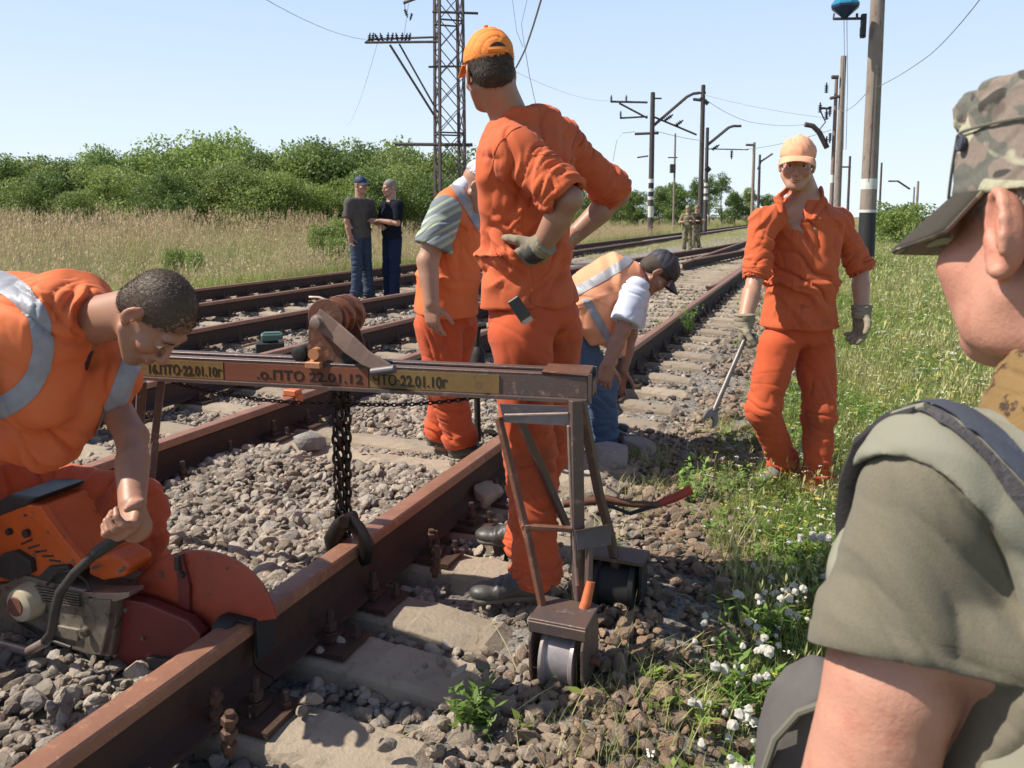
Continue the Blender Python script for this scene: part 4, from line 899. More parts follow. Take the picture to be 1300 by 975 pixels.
# tongs on the rail
tg = P(434, 706, 2.53); ax = Vector((TC, -TS, 0)); fw = Vector((TS, TC, 0)); up = Vector((0, 0, 1))
st_ = ST(tg.x, tg.y)[1]; tc_ = T(SA, st_, .2)
for sx in (-1, 1):
    pts = [tc_ + ax * sx * a_ + up * b_ for a_, b_ in ((.0, .085), (.035, .055), (.068, .0), (.062, -.045), (.045, -.055))]
    mb = MB(); mb.tube(pts, [.016, .019, .02, .017, .012], 10, flat=1.5); mb.build('tong', M_CHAIN, gn, smooth=True)
mb = MB(); mb.lathe(tc_ + up * .083 - fw * .03, fw, [(0, .02), (.06, .02)], 12); mb.box(tc_ + up * .06, (.04, .012, .014), (ax, fw, up)); mb.build('tong_pivot', M_CHAIN, gn, smooth=True)
# ------------------------------------------------------------ small things by the tracks
M_GREEN = mat('green_paint', (.035, .10, .085), .5, c2=(.08, .13, .11), vs=12, bump=.2)
p = G(343, 447, .0); jb = thing('track_jack', 'small dark green track jack lying on the stones between the tracks', 'jack', p, local=True, rotz=.3)
mb = MB(); mb.box((0, 0, .05), (.13, .09, .05)); mb.build('base', M_RUBBER, jb, bevel=.01); mb = MB(); mb.box((.02, 0, .145), (.10, .07, .035)); mb.build('housing', M_GREEN, jb, bevel=.012); mb = MB(); mb.box((.02, 0, .185), (.075, .05, .006)); mb.build('lid', M_GREEN, jb, bevel=.003)
mb = MB(); mb.tube([(-.1, 0, .1), (-.25, .03, .06)], .012, 8); mb.build('lever', M_FASTR, jb, smooth=True); mb = MB(); mb.lathe((.1, -.05, .05), (0, 0, 1), [(0, .03), (.08, .03)], 10); mb.build('piston', M_BRIGHT, jb, smooth=True)
p = T(SB, ST(*G(352, 500, .2).xy)[1], .2); oc = thing('rail_clamp', 'orange clamp sitting on the left rail of the nearest track under the beam', 'clamp', p, local=True, rotz=ROTT)
mb = MB(); mb.box((0, 0, .02), (.045, .035, .018)); mb.build('clamp_head', M_GRIP, oc, bevel=.004); mb = MB(); mb.box((-.047, 0, -.02), (.008, .03, .03)); mb.build('jaw', M_GRIP, oc, bevel=.002); mb = MB(); mb.box((.047, 0, -.02), (.008, .03, .03)); mb.build('jaw', M_GRIP, oc, bevel=.002)
p = G(607, 560, 0); br = thing('tamping_tool', 'black tool with upright handle standing beside the striped shirt man', 'tool', p, local=True)
mb = MB(); mb.tube([(0, 0, 0), (-.01, 0, .5), (0, 0, .66)], .018, 8); mb.build('shaft', M_RUBBER, br, smooth=True); mb = MB(); mb.tube([(-.04, 0, .66), (.05, 0, .67)], .02, 8); mb.build('handle', M_RUBBER, br, smooth=True); mb = MB(); mb.lathe((0, 0, .35), (0, 0, 1), [(0, .02), (.02, .04), (.16, .045), (.2, .02)], 12); mb.build('motor', M_RUBBER, br, smooth=True)
# large concrete lumps beside the rail
M_LUMP = mat('grey_rock', (.30, .275, .255), .9, c2=(.20, .18, .17), vs=4, bump=.7, bs=30, bdist=.01)
def rock(px, py, z, sx, sy, sz, lb, seed, m=None):
    nr = np.random.default_rng(seed); bm = bmesh.new(); bmesh.ops.create_icosphere(bm, subdivisions=3, radius=1)
    pl = [(Vector(nr.normal(size=3)).normalized(), nr.uniform(.38, .75)) for _ in range(13)]
    for v in bm.verts:
        q = v.co.copy()
        for n_, d_ in pl:
            e = q.dot(n_) - d_
            if e > 0: q -= n_ * e * .92
        v.co = Vector((q.x * sx, q.y * sy, q.z * sz))
    me = bpy.data.meshes.new('rock'); bm.to_mesh(me); bm.free(); me.materials.append(m or M_LUMP)
    o = put('rock', me); o.location = G(px, py, z) + Vector((0, 0, sz * .35)); o.rotation_euler = (0, 0, nr.uniform(0, 3)); return tag(o, lb, 'rock')
rock(775, 600, -.04, .17, .14, .14, 'big grey rock lying behind the gantry legs at the bending man\'s feet', 1); rock(800, 572, -.04, .13, .1, .09, 'flat pale rock in front of the bending man\'s shoes', 2)
rock(395, 568, 0, .12, .09, .09, 'rounded grey rock in the stones left of the striped shirt man\'s shoes', 3); rock(385, 748, -.0, .09, .07, .03, 'flat slab of stone beside the near rail left of the tongs', 4)
rock(615, 645, -.02, .12, .09, .09, 'pale broken lump of concrete left of the standing man\'s trousers', 5, M_CONC); rock(955, 660, -.1, .07, .05, .045, 'dark clod of earth right of the red lever grip', 6)
# ------------------------------------------------------------ cut off saw
def PT(px, py, t):       # point seen at a pixel on the vertical plane across the track at t
    x = (px - 650) / FOC; v = -(py - PPY) / FOC; dy = _cp + v * _sp; dz = -_sp + v * _cp; k = t / (x * TS + dy * TC)
    return Vector((x * k, dy * k, CAM_Z + dz * k))
M_SORG = mat('saw_orange_plastic', (.70, .13, .02), .4, c2=(.5, .09, .02), vs=8, c3=(.20, .09, .05), s3=22, t3=(.58, .72), bump=.15, bs=40)
M_SRED = mat('saw_red_guard', (.40, .062, .022), .5, c2=(.26, .045, .022), vs=9, c3=(.12, .04, .03), s3=20, t3=(.58, .7), bump=.25, bs=60)
M_SDRED = mat('saw_dark_red_cover', (.20, .026, .022), .45, c2=(.13, .025, .022), vs=9, c3=(.07, .04, .035), s3=22, t3=(.58, .7), bump=.25, bs=50)
M_SMET = mat('saw_dirty_aluminium', (.27, .235, .19), .5, metal=.4, c2=(.15, .12, .09), vs=16, c3=(.06, .05, .04), s3=26, t3=(.52, .66), bump=.5, bs=50)
M_SCRM = mat('saw_cream_cap', (.55, .50, .36), .6, c2=(.4, .33, .22), vs=20); M_SBLK = mat('saw_black_plastic', (.022, .022, .024), .5, c2=(.05, .045, .04), vs=16, bump=.2, bs=50)
M_CABLE = mat('black_cable', (.02, .02, .02), .4)
M_DISC = mat('cutting_disc', (.05, .045, .04), .7, bump=.3, bs=120)
sw = thing('cut_off_saw', 'orange petrol cut off saw with round red guard cutting the near rail', 'saw')
t0 = 1.66; fwd = Vector((TS, TC, 0)); axn = Vector((TC, -TS, 0))
def plateP(pts, t, th, nm, m, bev=.003, seg=2): mb = MB(); mb.prism([PT(x, y, t) for x, y in pts], fwd, th); return mb.build(nm, m, sw, bevel=bev, seg=seg)
cx, cy, cr = 247, 800, 101
c0 = PT(cx, cy, t0)
def polar(r, an, t): q = PT(cx, cy, t); e = PT(cx + 10, cy, t) - q; f = PT(cx, cy - 10, t) - q; return q + (e * math.cos(R(an)) + f * math.sin(R(an))) * (r / 10)
# guard: a shallow round box, upper part only
V = []; F = []; ang = list(range(8, 172, 6)); prof = [(14, .0), (93, .0), (99, .006), (101, .016), (101, .05), (97, .052), (97, .014), (88, .008), (14, .008)]
for an in ang:
    for r, dt in prof: V.append(polar(r, an, t0 - .03 + dt))
k = len(prof)
for i in range(len(ang) - 1):
    for j in range(k): F.append((i * k + j, i * k + (j + 1) % k, (i + 1) * k + (j + 1) % k, (i + 1) * k + j))
F.append(tuple(range(k))[::-1]); F.append(tuple((len(ang) - 1) * k + j for j in range(k)))
mb = MB(); mb.add(V, F); mb.build('blade_guard', M_SRED, sw, smooth=True)
mb = MB(); mb.lathe(PT(cx, cy, t0) - fwd * .002, fwd, [(0, .01), (0, .166), (.004, .166), (.004, .01)], 48); mb.build('cutting_disc', M_DISC, sw)
plateP([(222, 705), (229, 704), (240, 745), (240, 782), (228, 782)], t0 - .042, .012, 'guard_rib', M_SDRED); 
mb = MB(); mb.lathe(PT(229, 731, t0 - .052), fwd, [(0, .009), (.012, .010)], 6); mb.box(PT(226, 715, t0 - .045), (.008, .02, .006), (axn, Vector((0, 0, 1)), fwd)); mb.build('bolt', M_SBLK, sw)
plateP([(146, 768), (160, 761), (182, 765), (238, 788), (254, 806), (256, 822), (236, 836), (205, 847), (165, 847), (140, 836), (139, 815)], t0 - .085, .035, 'belt_cover', M_SDRED, .006)
for x, y in ((158, 775), (180, 811), (145, 833)): mb = MB(); mb.lathe(PT(x, y, t0 - .092), fwd, [(0, .006), (.01, .0075)], 6); mb.build('bolt', M_SMET, sw)
plateP([(150, 846), (205, 848), (200, 856), (176, 880), (165, 878)], t0 - .05, .03, 'lower_guard', M_SDRED, .003); plateP([(185, 835), (222, 838), (214, 848), (190, 852)], t0 - .1, .02, 'belt_tensioner', M_SBLK)
# engine
plateP([(8, 742), (22, 728), (60, 738), (104, 748), (146, 757), (146, 790), (140, 834), (112, 832), (60, 815), (-30, 800), (-30, 745)], t0 - .11, .15, 'crankcase', M_SMET, .006)
plateP([(104, 752), (148, 753), (164, 752), (164, 758), (146, 764), (120, 760)], t0 - .125, .05, 'clutch_flange', M_BRIGHT, .002)
plateP([(108, 760), (140, 762), (137, 795), (128, 832), (116, 832), (112, 800), (104, 790)], t0 - .13, .03, 'crankcase_rib', M_SMET, .004)
mb = MB(); mb.lathe(PT(20, 771, t0 - .16), fwd, [(0, .004), (.0, .030), (.008, .047), (.02, .052), (.06, .056)], 26); mb.build('starter_cover', M_SCRM, sw, smooth=True)
mb = MB(); mb.lathe(PT(18, 771, t0 - .164), fwd, [(0, .028), (.01, .031)], 22); mb.build('starter_disc', mat('starter_brown', (.20, .07, .045), .6, c2=(.12, .06, .05), vs=20), sw, smooth=True)
mb = MB(); mb.lathe(PT(104, 805, t0 - .145), fwd, [(0, .006), (0, .014), (.03, .016)], 16); mb.build('boss', M_SMET, sw, smooth=True); mb = MB(); mb.lathe(PT(104, 805, t0 - .147), fwd, [(0, .007), (.01, .007)], 12); mb.build('bolt', M_SBLK, sw)
for k in range(6): plateP([(28, 742 + k * 3.5), (100, 754 + k * 3.2), (100, 755.4 + k * 3.2), (28, 743.6 + k * 3.5)], t0 - .12, .02, 'cooling_fin', M_SMET, 0)
# orange shroud
sh = plateP([(-40, 672), (0, 650), (34, 640), (52, 643), (60, 655), (80, 682), (108, 716), (100, 728), (62, 732), (40, 735), (8, 740), (-40, 742)], t0 - .10, .17, 'shroud', M_SORG, .012, 3)
plateP([(34, 641), (52, 643), (60, 656), (80, 683), (110, 719), (96, 716), (66, 682), (50, 664), (30, 652)], t0 - .115, .02, 'shroud_edge', M_SORG, .004)
plateP([(-40, 655), (-10, 640), (12, 628), (46, 632), (34, 642), (0, 655), (-40, 676)], t0 - .105, .17, 'top_cover', M_SBLK, .008)
plateP([(64, 660), (92, 655), (120, 690), (112, 702), (88, 692)], t0 - .03, .1, 'air_filter', M_SBLK, .01)
plateP([(112, 712), (140, 702), (158, 712), (163, 722), (158, 733), (130, 738), (112, 730)], t0 - .09, .09, 'fuel_tank', M_SORG, .012, 3)
plateP([(45, 735), (60, 720), (84, 718), (96, 732), (80, 742)], t0 - .115, .05, 'muffler', M_SBLK, .006); plateP([(-2, 705), (18, 700), (38, 712), (40, 728), (12, 738), (-10, 730)], t0 - .118, .03, 'side_vent', M_SBLK, .006)
for x, y, r in ((9, 676, .010), (31, 678, .012)): mb = MB(); mb.lathe(PT(x, y, t0 - .112), fwd, [(0, r), (.02, r)], 16); mb.build('cap', M_SBLK, sw, smooth=True)
plateP([(-40, 760), (-60, 690), (-160, 690), (-160, 745), (-100, 790)], t0 - .06, .1, 'rear_handle', M_SBLK, .02, 3)
mb = MB(); mb.tube([PT(165, 676, t0 - .16), PT(148, 684, t0 - .17), PT(122, 702, t0 - .18)], .0165, 14); mb.tube([PT(122, 702, t0 - .18), PT(95, 727, t0 - .19), PT(76, 752, t0 - .195), PT(70, 775, t0 - .2), PT(66, 802, t0 - .2), PT(54, 818, t0 - .19), PT(36, 826, t0 - .18), PT(0, 815, t0 - .15), PT(-25, 806, t0 - .12)], .0125, 12); mb.build('front_handle', M_SBLK, sw, smooth=True)
mb = MB(); mb.tube([PT(58, 815, t0 - .195), PT(36, 827, t0 - .185), PT(0, 817, t0 - .155), PT(-25, 808, t0 - .125)], .0135, 12); mb.build('handle_tube', M_BRIGHT, sw, smooth=True)
mb = MB(); mb.tube([PT(-40, 628, t0 + .02), PT(0, 618, t0 + .02), PT(88, 628, t0 + .05), PT(95, 632, t0 + .055), PT(88, 650, t0 + .06)], .009, 10); mb.build('top_handle', M_BRIGHT, sw, smooth=True)
mb = MB(); q = PT(281, 800, t0 - .06); mb.lathe(q - axn * .005, (axn + Vector((0, 0, .0))), [(0, .005), (0, .036), (.006, .043), (.05, .043), (.056, .036)], 22); mb.build('guide_roller', M_RUBBER, sw, smooth=True)
mb = MB(); b0 = T(SA, 1.66, .2); mb.box(b0 + Vector((0, 0, .004)) + fwd * -.02, (.05, .035, .005), (axn, fwd, Vector((0, 0, 1)))); mb.box(b0 + axn * .05 + Vector((0, 0, -.05)), (.006, .035, .055), (axn, fwd, Vector((0, 0, 1)))); mb.build('rail_clamp', M_RUBBER, sw, bevel=.003)
mb = MB(); mb.tube([PT(60, 742, t0 - .12), PT(72, 728, t0 - .135), PT(92, 724, t0 - .13), PT(110, 738, t0 - .12), PT(118, 756, t0 - .115)], .0042, 8); mb.build('cable', M_CABLE, sw, smooth=True)
for x, y in ((30, 655), (60, 676), (92, 712), (20, 735), (118, 722), (150, 726)): mb = MB(); mb.lathe(PT(x, y, t0 - .117), fwd, [(0, .0045), (.02, .0055)], 8); mb.build('screw', M_SMET, sw)
for a_ in (30, 62, 95, 128, 158): mb = MB(); mb.lathe(polar(86, a_, t0 - .030), fwd, [(0, .0040), (.01, .0050)], 8); mb.build('rivet', M_SMET, sw)
for k in range(5): plateP([(26 + k * 9, 690 + k * 5), (40 + k * 9, 684 + k * 7), (41 + k * 9, 686 + k * 7), (27 + k * 9, 692.5 + k * 5)], t0 - .102, .01, 'vent_slot', M_SBLK, 0)
plateP([(60, 792), (100, 800), (98, 815), (60, 806)], t0 - .118, .02, 'carburettor_cover', M_SMET, .003); mb = MB(); mb.tube([PT(24, 790, t0 - .12), PT(50, 808, t0 - .13), PT(90, 822, t0 - .125)], .005, 8); mb.build('fuel_line', M_CABLE, sw, smooth=True)
# ------------------------------------------------------------ bodies: distance fields meshed with surface nets
def _n(v): v = np.asarray(v, float); return v / (np.linalg.norm(v) + 1e-12)
def A3(*v): return np.array(v, float)
def cone(a, b, ra, rb):
    a, b = np.asarray(a, float), np.asarray(b, float); r = max(ra, rb)
    def f(X, Y, Z):
        ba = b - a; L2 = max(ba @ ba, 1e-12); px, py, pz = X - a[0], Y - a[1], Z - a[2]
        h = np.clip((px * ba[0] + py * ba[1] + pz * ba[2]) / L2, 0, 1)
        return np.sqrt((px - ba[0] * h) ** 2 + (py - ba[1] * h) ** 2 + (pz - ba[2] * h) ** 2) - (ra + (rb - ra) * h)
    return (np.minimum(a, b) - r, np.maximum(a, b) + r, f)
def ell(c, r, M=None):
    c = np.asarray(c, float); r = np.asarray(r, float); M = np.eye(3) if M is None else np.asarray(M, float); rm = r.max()
    def f(X, Y, Z):
        q = [(X - c[0]) * M[0, i] + (Y - c[1]) * M[1, i] + (Z - c[2]) * M[2, i] for i in range(3)]
        k0 = np.sqrt(sum((q[i] / r[i]) ** 2 for i in range(3))); k1 = np.sqrt(sum((q[i] / r[i] ** 2) ** 2 for i in range(3))) + 1e-9
        return k0 * (k0 - 1) / k1
    return (c - rm, c + rm, f)
def elimb(a, b, u, ra, rb, ext=.5):
    """elliptical tapered limb: u is the wide direction, ra/rb = (along u, across); ext rounds the ends"""
    a, b = np.asarray(a, float), np.asarray(b, float); d = b - a; L = np.linalg.norm(d); d = d / L; u = np.asarray(u, float); u = _n(u - d * (u @ d)); w_ = np.cross(d, u)
    rm = max(max(ra), max(rb)); em = min(min(ra), min(rb)) * ext + 1e-4
    def f(X, Y, Z):
        px, py, pz = X - a[0], Y - a[1], Z - a[2]; t = px * d[0] + py * d[1] + pz * d[2]; h = np.clip(t / L, 0, 1)
        pu = px * u[0] + py * u[1] + pz * u[2]; pw = px * w_[0] + py * w_[1] + pz * w_[2]
        r1 = ra[0] + (rb[0] - ra[0]) * h; r2 = ra[1] + (rb[1] - ra[1]) * h; over = np.maximum(-t, t - L).clip(0)
        k = np.sqrt((pu / r1) ** 2 + (pw / r2) ** 2 + (over / em) ** 2) + 1e-6
        return (k - 1) * np.minimum(r1, r2) * np.where(over > 0, np.minimum(1, em / np.minimum(r1, r2) + .3), 1)
    return (np.minimum(a, b) - rm, np.maximum(a, b) + rm, f)
def boxp(c, half, M=None, rd=.004):
    c = np.asarray(c, float); half = np.asarray(half, float); M = np.eye(3) if M is None else np.asarray(M, float); rm = np.linalg.norm(half)
    def f(X, Y, Z):
        q = [np.abs((X - c[0]) * M[0, i] + (Y - c[1]) * M[1, i] + (Z - c[2]) * M[2, i]) - (half[i] - rd) for i in range(3)]
        return np.sqrt(sum(np.maximum(x, 0) ** 2 for x in q)) + np.minimum(np.maximum(np.maximum(q[0], q[1]), q[2]), 0) - rd
    return (c - rm, c + rm, f)
def plane(p, n_):
    """negative on the side the normal points away from"""
    p = np.asarray(p, float); n_ = _n(n_); big = 1e3
    return (A3(-big, -big, -big), A3(big, big, big), lambda X, Y, Z: (X - p[0]) * n_[0] + (Y - p[1]) * n_[1] + (Z - p[2]) * n_[2])
def smin(a, b, k):
    if k <= 0: return np.minimum(a, b)
    h = np.maximum(k - np.abs(a - b), 0) / k; return np.minimum(a, b) - h * h * k * .25
def surfnet(F, o, vox):
    S = F < 0; nx, ny, nz = F.shape
    cnt = np.zeros((nx - 1, ny - 1, nz - 1), np.int8)
    for dx in (0, 1):
        for dy in (0, 1):
            for dz in (0, 1): cnt += S[dx:nx - 1 + dx, dy:ny - 1 + dy, dz:nz - 1 + dz]
    act = np.argwhere((cnt > 0) & (cnt < 8)); ids = np.full(cnt.shape, -1, np.int32); ids[act[:, 0], act[:, 1], act[:, 2]] = np.arange(len(act))
    cv = {}
    for dx in (0, 1):
        for dy in (0, 1):
            for dz in (0, 1): cv[dx, dy, dz] = F[act[:, 0] + dx, act[:, 1] + dy, act[:, 2] + dz]
    acc = np.zeros((len(act), 3)); n = np.zeros(len(act))
    ks = list(cv)
    for a in ks:
        for ax in range(3):
            if a[ax] == 0:
                b = list(a); b[ax] = 1; b = tuple(b); fa, fb = cv[a], cv[b]; m = (fa < 0) != (fb < 0); t = np.where(m, fa / np.where(m, fa - fb, 1), 0)
                p = np.array(a, float)[None, :].repeat(len(act), 0); p[:, ax] += t; acc += p * m[:, None]; n += m
    V = (act + acc / n[:, None]) * vox + o; Q = []
    for ax in range(3):
        sl0 = [slice(None)] * 3; sl1 = [slice(None)] * 3; sl0[ax] = slice(0, -1); sl1[ax] = slice(1, None)
        ch = S[tuple(sl0)] != S[tuple(sl1)]; e = np.argwhere(ch); o1, o2 = [(1, 2), (2, 0), (0, 1)][ax]
        e = e[(e[:, o1] > 0) & (e[:, o2] > 0) & (e[:, o1] < F.shape[o1] - 1) & (e[:, o2] < F.shape[o2] - 1)]
        if not len(e): continue
        def cid(d1, d2): q = e.copy(); q[:, o1] += d1; q[:, o2] += d2; return ids[q[:, 0], q[:, 1], q[:, 2]]
        quad = np.stack([cid(-1, -1), cid(0, -1), cid(0, 0), cid(-1, 0)], -1); fl = ~S[e[:, 0], e[:, 1], e[:, 2]]
        quad[fl] = quad[fl][:, ::-1]; Q.append(quad)
    Q = np.concatenate(Q); Q = Q[(Q >= 0).all(1)]
    return V, Q
def vnormals(V, Q):
    fn = np.cross(V[Q[:, 2]] - V[Q[:, 0]], V[Q[:, 3]] - V[Q[:, 1]]); N = np.zeros_like(V)
    for k in range(4): np.add.at(N, Q[:, k], fn)
    return N / (np.linalg.norm(N, axis=1)[:, None] + 1e-12)
def smooth_v(V, Q, it=1, lam=.5):
    for _ in range(it):
        acc = np.zeros_like(V); c = np.zeros(len(V))
        for k in range(4):
            for j in (1, 3): np.add.at(acc, Q[:, k], V[Q[:, (k + j) % 4]]); np.add.at(c, Q[:, k], 1)
        V = V + (acc / np.maximum(c, 1)[:, None] - V) * lam
    return V
class Sdf:
    def __init__(s): s.ops = []
    def u(s, *pr, k=.01):
        for p in pr: s.ops.append(('u', k, p))
        return s
    def sub(s, *pr, k=.006):
        for p in pr: s.ops.append(('s', k, p))
        return s
    def cut(s, *pr, k=.004):
        for p in pr: s.ops.append(('i', k, p))
        return s
    def mesh(s, vox, disp=None, inflate=0, it=1):
        lo = np.min([o[2][0] for o in s.ops if o[0] == 'u'], axis=0) - 3 * vox - inflate; hi = np.max([o[2][1] for o in s.ops if o[0] == 'u'], axis=0) + 3 * vox + inflate
        n = np.ceil((hi - lo) / vox).astype(int) + 1; F = np.full(n, .5, np.float32); ax = [lo[i] + np.arange(n[i]) * vox for i in range(3)]
        for md, k, (a, b, f) in s.ops:
            m = k + 3 * vox + inflate; i0 = np.clip(np.floor((a - m - lo) / vox).astype(int), 0, n); i1 = np.clip(np.ceil((b + m - lo) / vox).astype(int) + 1, 0, n)
            if (i1 <= i0).any(): continue
            sl = tuple(slice(i0[i], i1[i]) for i in range(3)); X = ax[0][sl[0]].reshape(-1, 1, 1).astype(np.float32); Y = ax[1][sl[1]].reshape(1, -1, 1).astype(np.float32); Z = ax[2][sl[2]].reshape(1, 1, -1).astype(np.float32)
            d = f(X, Y, Z)
            if md == 'u': F[sl] = smin(F[sl], d, k)
            elif md == 's': F[sl] = -smin(-F[sl], d, k)
            else: F[sl] = -smin(-F[sl], -d, k)
        V, Q = surfnet(F - inflate, lo, vox)
        if it: V = smooth_v(V, Q, it, .5)
        if disp is not None:
            N = vnormals(V, Q); V = V + N * disp(V)[:, None]
        return V, Q
def folds(*specs, base=.0, seed=1):
    """specs: (centre, radius, direction across the folds, folds per metre, depth)"""
    def f(V):
        wp = (np.stack([vnoise(V * 9, seed + 1), vnoise(V * 9, seed + 2), vnoise(V * 9, seed + 3)], -1) - .5) * .075; r = np.zeros(len(V))
        for k, (c, rad, d, fq, amp) in enumerate(specs):
            c = np.asarray(c, float); d = _n(d); e1 = _n(np.cross(d, A3(.31, .2, .93))); e2 = np.cross(d, e1); q = V + wp - c
            n_ = vnoise(np.stack([(q @ d) * fq * 1.2, (q @ e1) * fq * .22, (q @ e2) * fq * .22], -1) + 17.3 * k, seed + k)
            rid = 1 - np.abs(2 * n_ - 1); soft = rid ** 1.6; m2 = vnoise(np.stack([(q @ d) * fq * 1.25, (q @ e1) * fq * .24, (q @ e2) * fq * .24], -1) + 5.1 * k, seed + k + 40); sharp = (1 - np.abs(2 * m2 - 1)) ** 5; r = r + amp * 1.35 * ((soft - .42) * .8 - 1.0 * (sharp - .16)) * np.exp(-((np.linalg.norm(V - c, axis=1) / rad) ** 2))
        if base: r = r + base * (fbm(V * 14, seed + 9, 2) - .5) * 2
        return r
    return f
def garment(name, sdf, vox, m, parent, disp=None, inflate=0, it=1):
    V, Q = sdf.mesh(vox, disp, inflate, it); me = mesh_np(name, V, Q, [m]); o = put(name, me); o.parent = parent
    o.matrix_parent_inverse = Matrix.Translation(-parent.location); return o
def band(src, planes, name, m, off=.0025, parent=None, keep=None):
    """a strip of material lying on a garment, trimmed by planes [(point, outward normal)]"""
    bm = bmesh.new(); bm.from_mesh(src.data)
    for p, n_ in planes:
        bmesh.ops.bisect_plane(bm, geom=bm.verts[:] + bm.edges[:] + bm.faces[:], plane_co=Vector(p), plane_no=Vector(n_), clear_outer=True)
    bm.faces.index_update(); bm.normal_update()
    if keep is not None:
        dl = [f for f in bm.faces if not keep(f.calc_center_median(), f.normal)]; bmesh.ops.delete(bm, geom=dl, context='FACES')
    bm.faces.index_update()
    seen = set(); best = []
    for f in bm.faces:
        if f.index in seen: continue
        st = [f]; seen.add(f.index); isl = []
        while st:
            g = st.pop(); isl.append(g)
            for e in g.edges:
                for h in e.link_faces:
                    if h.index not in seen: seen.add(h.index); st.append(h)
        if len(isl) > len(best): best = isl
    bs_ = set(f.index for f in best); bmesh.ops.delete(bm, geom=[f for f in bm.faces if f.index not in bs_], context='FACES')
    if keep is not None and not planes:
        for it in range(6):
            new = {}
            for v in bm.verts:
                if v.is_boundary:
                    nb = [e.other_vert(v).co for e in v.link_edges if e.is_boundary]
                    if len(nb) == 2: new[v] = v.co * .4 + (nb[0] + nb[1]) * .3
            for v, c in new.items(): v.co = c
    bm.normal_update()
    for v in bm.verts: v.co += v.normal * off
    me = bpy.data.meshes.new(name); bm.to_mesh(me); bm.free(); me.materials.clear(); me.materials.append(m)
    o = put(name, me); o.parent = parent or src.parent; o.matrix_parent_inverse = Matrix.Translation(-o.parent.location) if o.parent.type == 'EMPTY' else Matrix(); return o
# -- head
class Head:
    def __init__(s, c, fwd, up, sc=1.0):
        s.c = np.asarray(c, float); f = _n(fwd); up = np.asarray(up, float); u_ = _n(up - f * (up @ f)); r = np.cross(f, u_); s.M = np.stack([r, f, u_], 1); s.s = sc
    def p(s, x, y, z): return s.c + s.M @ (A3(x, y, z) * s.s)
    def e(s, x, y, z, a, b, c, M2=None): return ell(s.p(x, y, z), A3(a, b, c) * s.s, s.M if M2 is None else s.M @ M2)
    def k(s, a, b, ra, rb): return cone(s.p(*a), s.p(*b), ra * s.s, rb * s.s)
    def loc(s, V): return ((V - s.c) @ s.M) / s.s
def rotx(a): c, s_ = math.cos(a), math.sin(a); return np.array([[1, 0, 0], [0, c, -s_], [0, s_, c]])
def rotz_(a): c, s_ = math.cos(a), math.sin(a); return np.array([[c, -s_, 0], [s_, c, 0], [0, 0, 1]])
def add_head(S, H, neck, fine=True):
    S.u(H.e(0, -.012, .038, .074, .094, .080), k=.01); S.u(H.e(0, .022, -.03, .060, .066, .075), H.k((0, .062, -.092), (0, .068, -.098), .024, .021), k=.025)
    for sx in (-1, 1):
        S.u(H.k((sx * .056, .002, -.052), (sx * .022, .062, -.095), .017, .018), H.e(sx * .042, .062, -.028, .023, .022, .018), k=.022)
    S.u(H.e(0, .078, .026, .048, .016, .012), k=.012)
    if fine:
        for sx in (-1, 1): S.sub(H.e(sx * .031, .106, .002, .018, .016, .0115), k=.012)
        for sx in (-1, 1): S.u(H.e(sx * .031, .0765, .002, .0135, .0125, .0105), k=.003); S.u(H.e(sx * .031, .0815, .0105, .0165, .009, .0035), k=.004)
        S.u(H.k((0, .086, .012), (0, .112, -.032), .0065, .0105), H.e(0, .108, -.036, .0115, .011, .009), k=.010)
        for sx in (-1, 1): S.u(H.e(sx * .0125, .098, -.039, .0075, .009, .0065), k=.006)
        S.u(H.e(0, .088, -.058, .024, .013, .016), k=.012); S.u(H.e(0, .0965, -.0625, .025, .0075, .0042), H.e(0, .0950, -.0715, .021, .008, .005), k=.004)
        S.sub(H.e(0, .105, -.0668, .024, .012, .0012), k=.002)
    for sx in (-1, 1):
        Mt = rotz_(sx * .32) @ rotx(-.18)
        S.u(H.e(sx * .078, -.012, -.004, .0075, .0185, .032, Mt), k=.006)
        S.u(H.e(sx * .076, -.004, -.030, .006, .009, .012, Mt), k=.006)
        if fine: S.sub(H.e(sx * .0865, -.007, .001, .0055, .0105, .020, Mt), k=.003); S.u(H.e(sx * .0795, .0045, -.008, .0045, .0045, .008), k=.003)
    nk = np.asarray(neck, float); S.u(cone(H.p(0, -.018, -.035), nk, .054 * H.s, .060 * H.s), k=.02); S.u(cone(H.p(0, -.045, .0), nk, .045 * H.s, .055 * H.s), k=.03)
SKIN = {}
def skin_mat(nm, c, c2): SKIN[nm] = mat(nm, c, .5, attr='Col', sss=.12, c3=tuple(x * .8 for x in c2), s3=60, t3=(.55, .8), bump=.25, bs=180, bdist=.002)
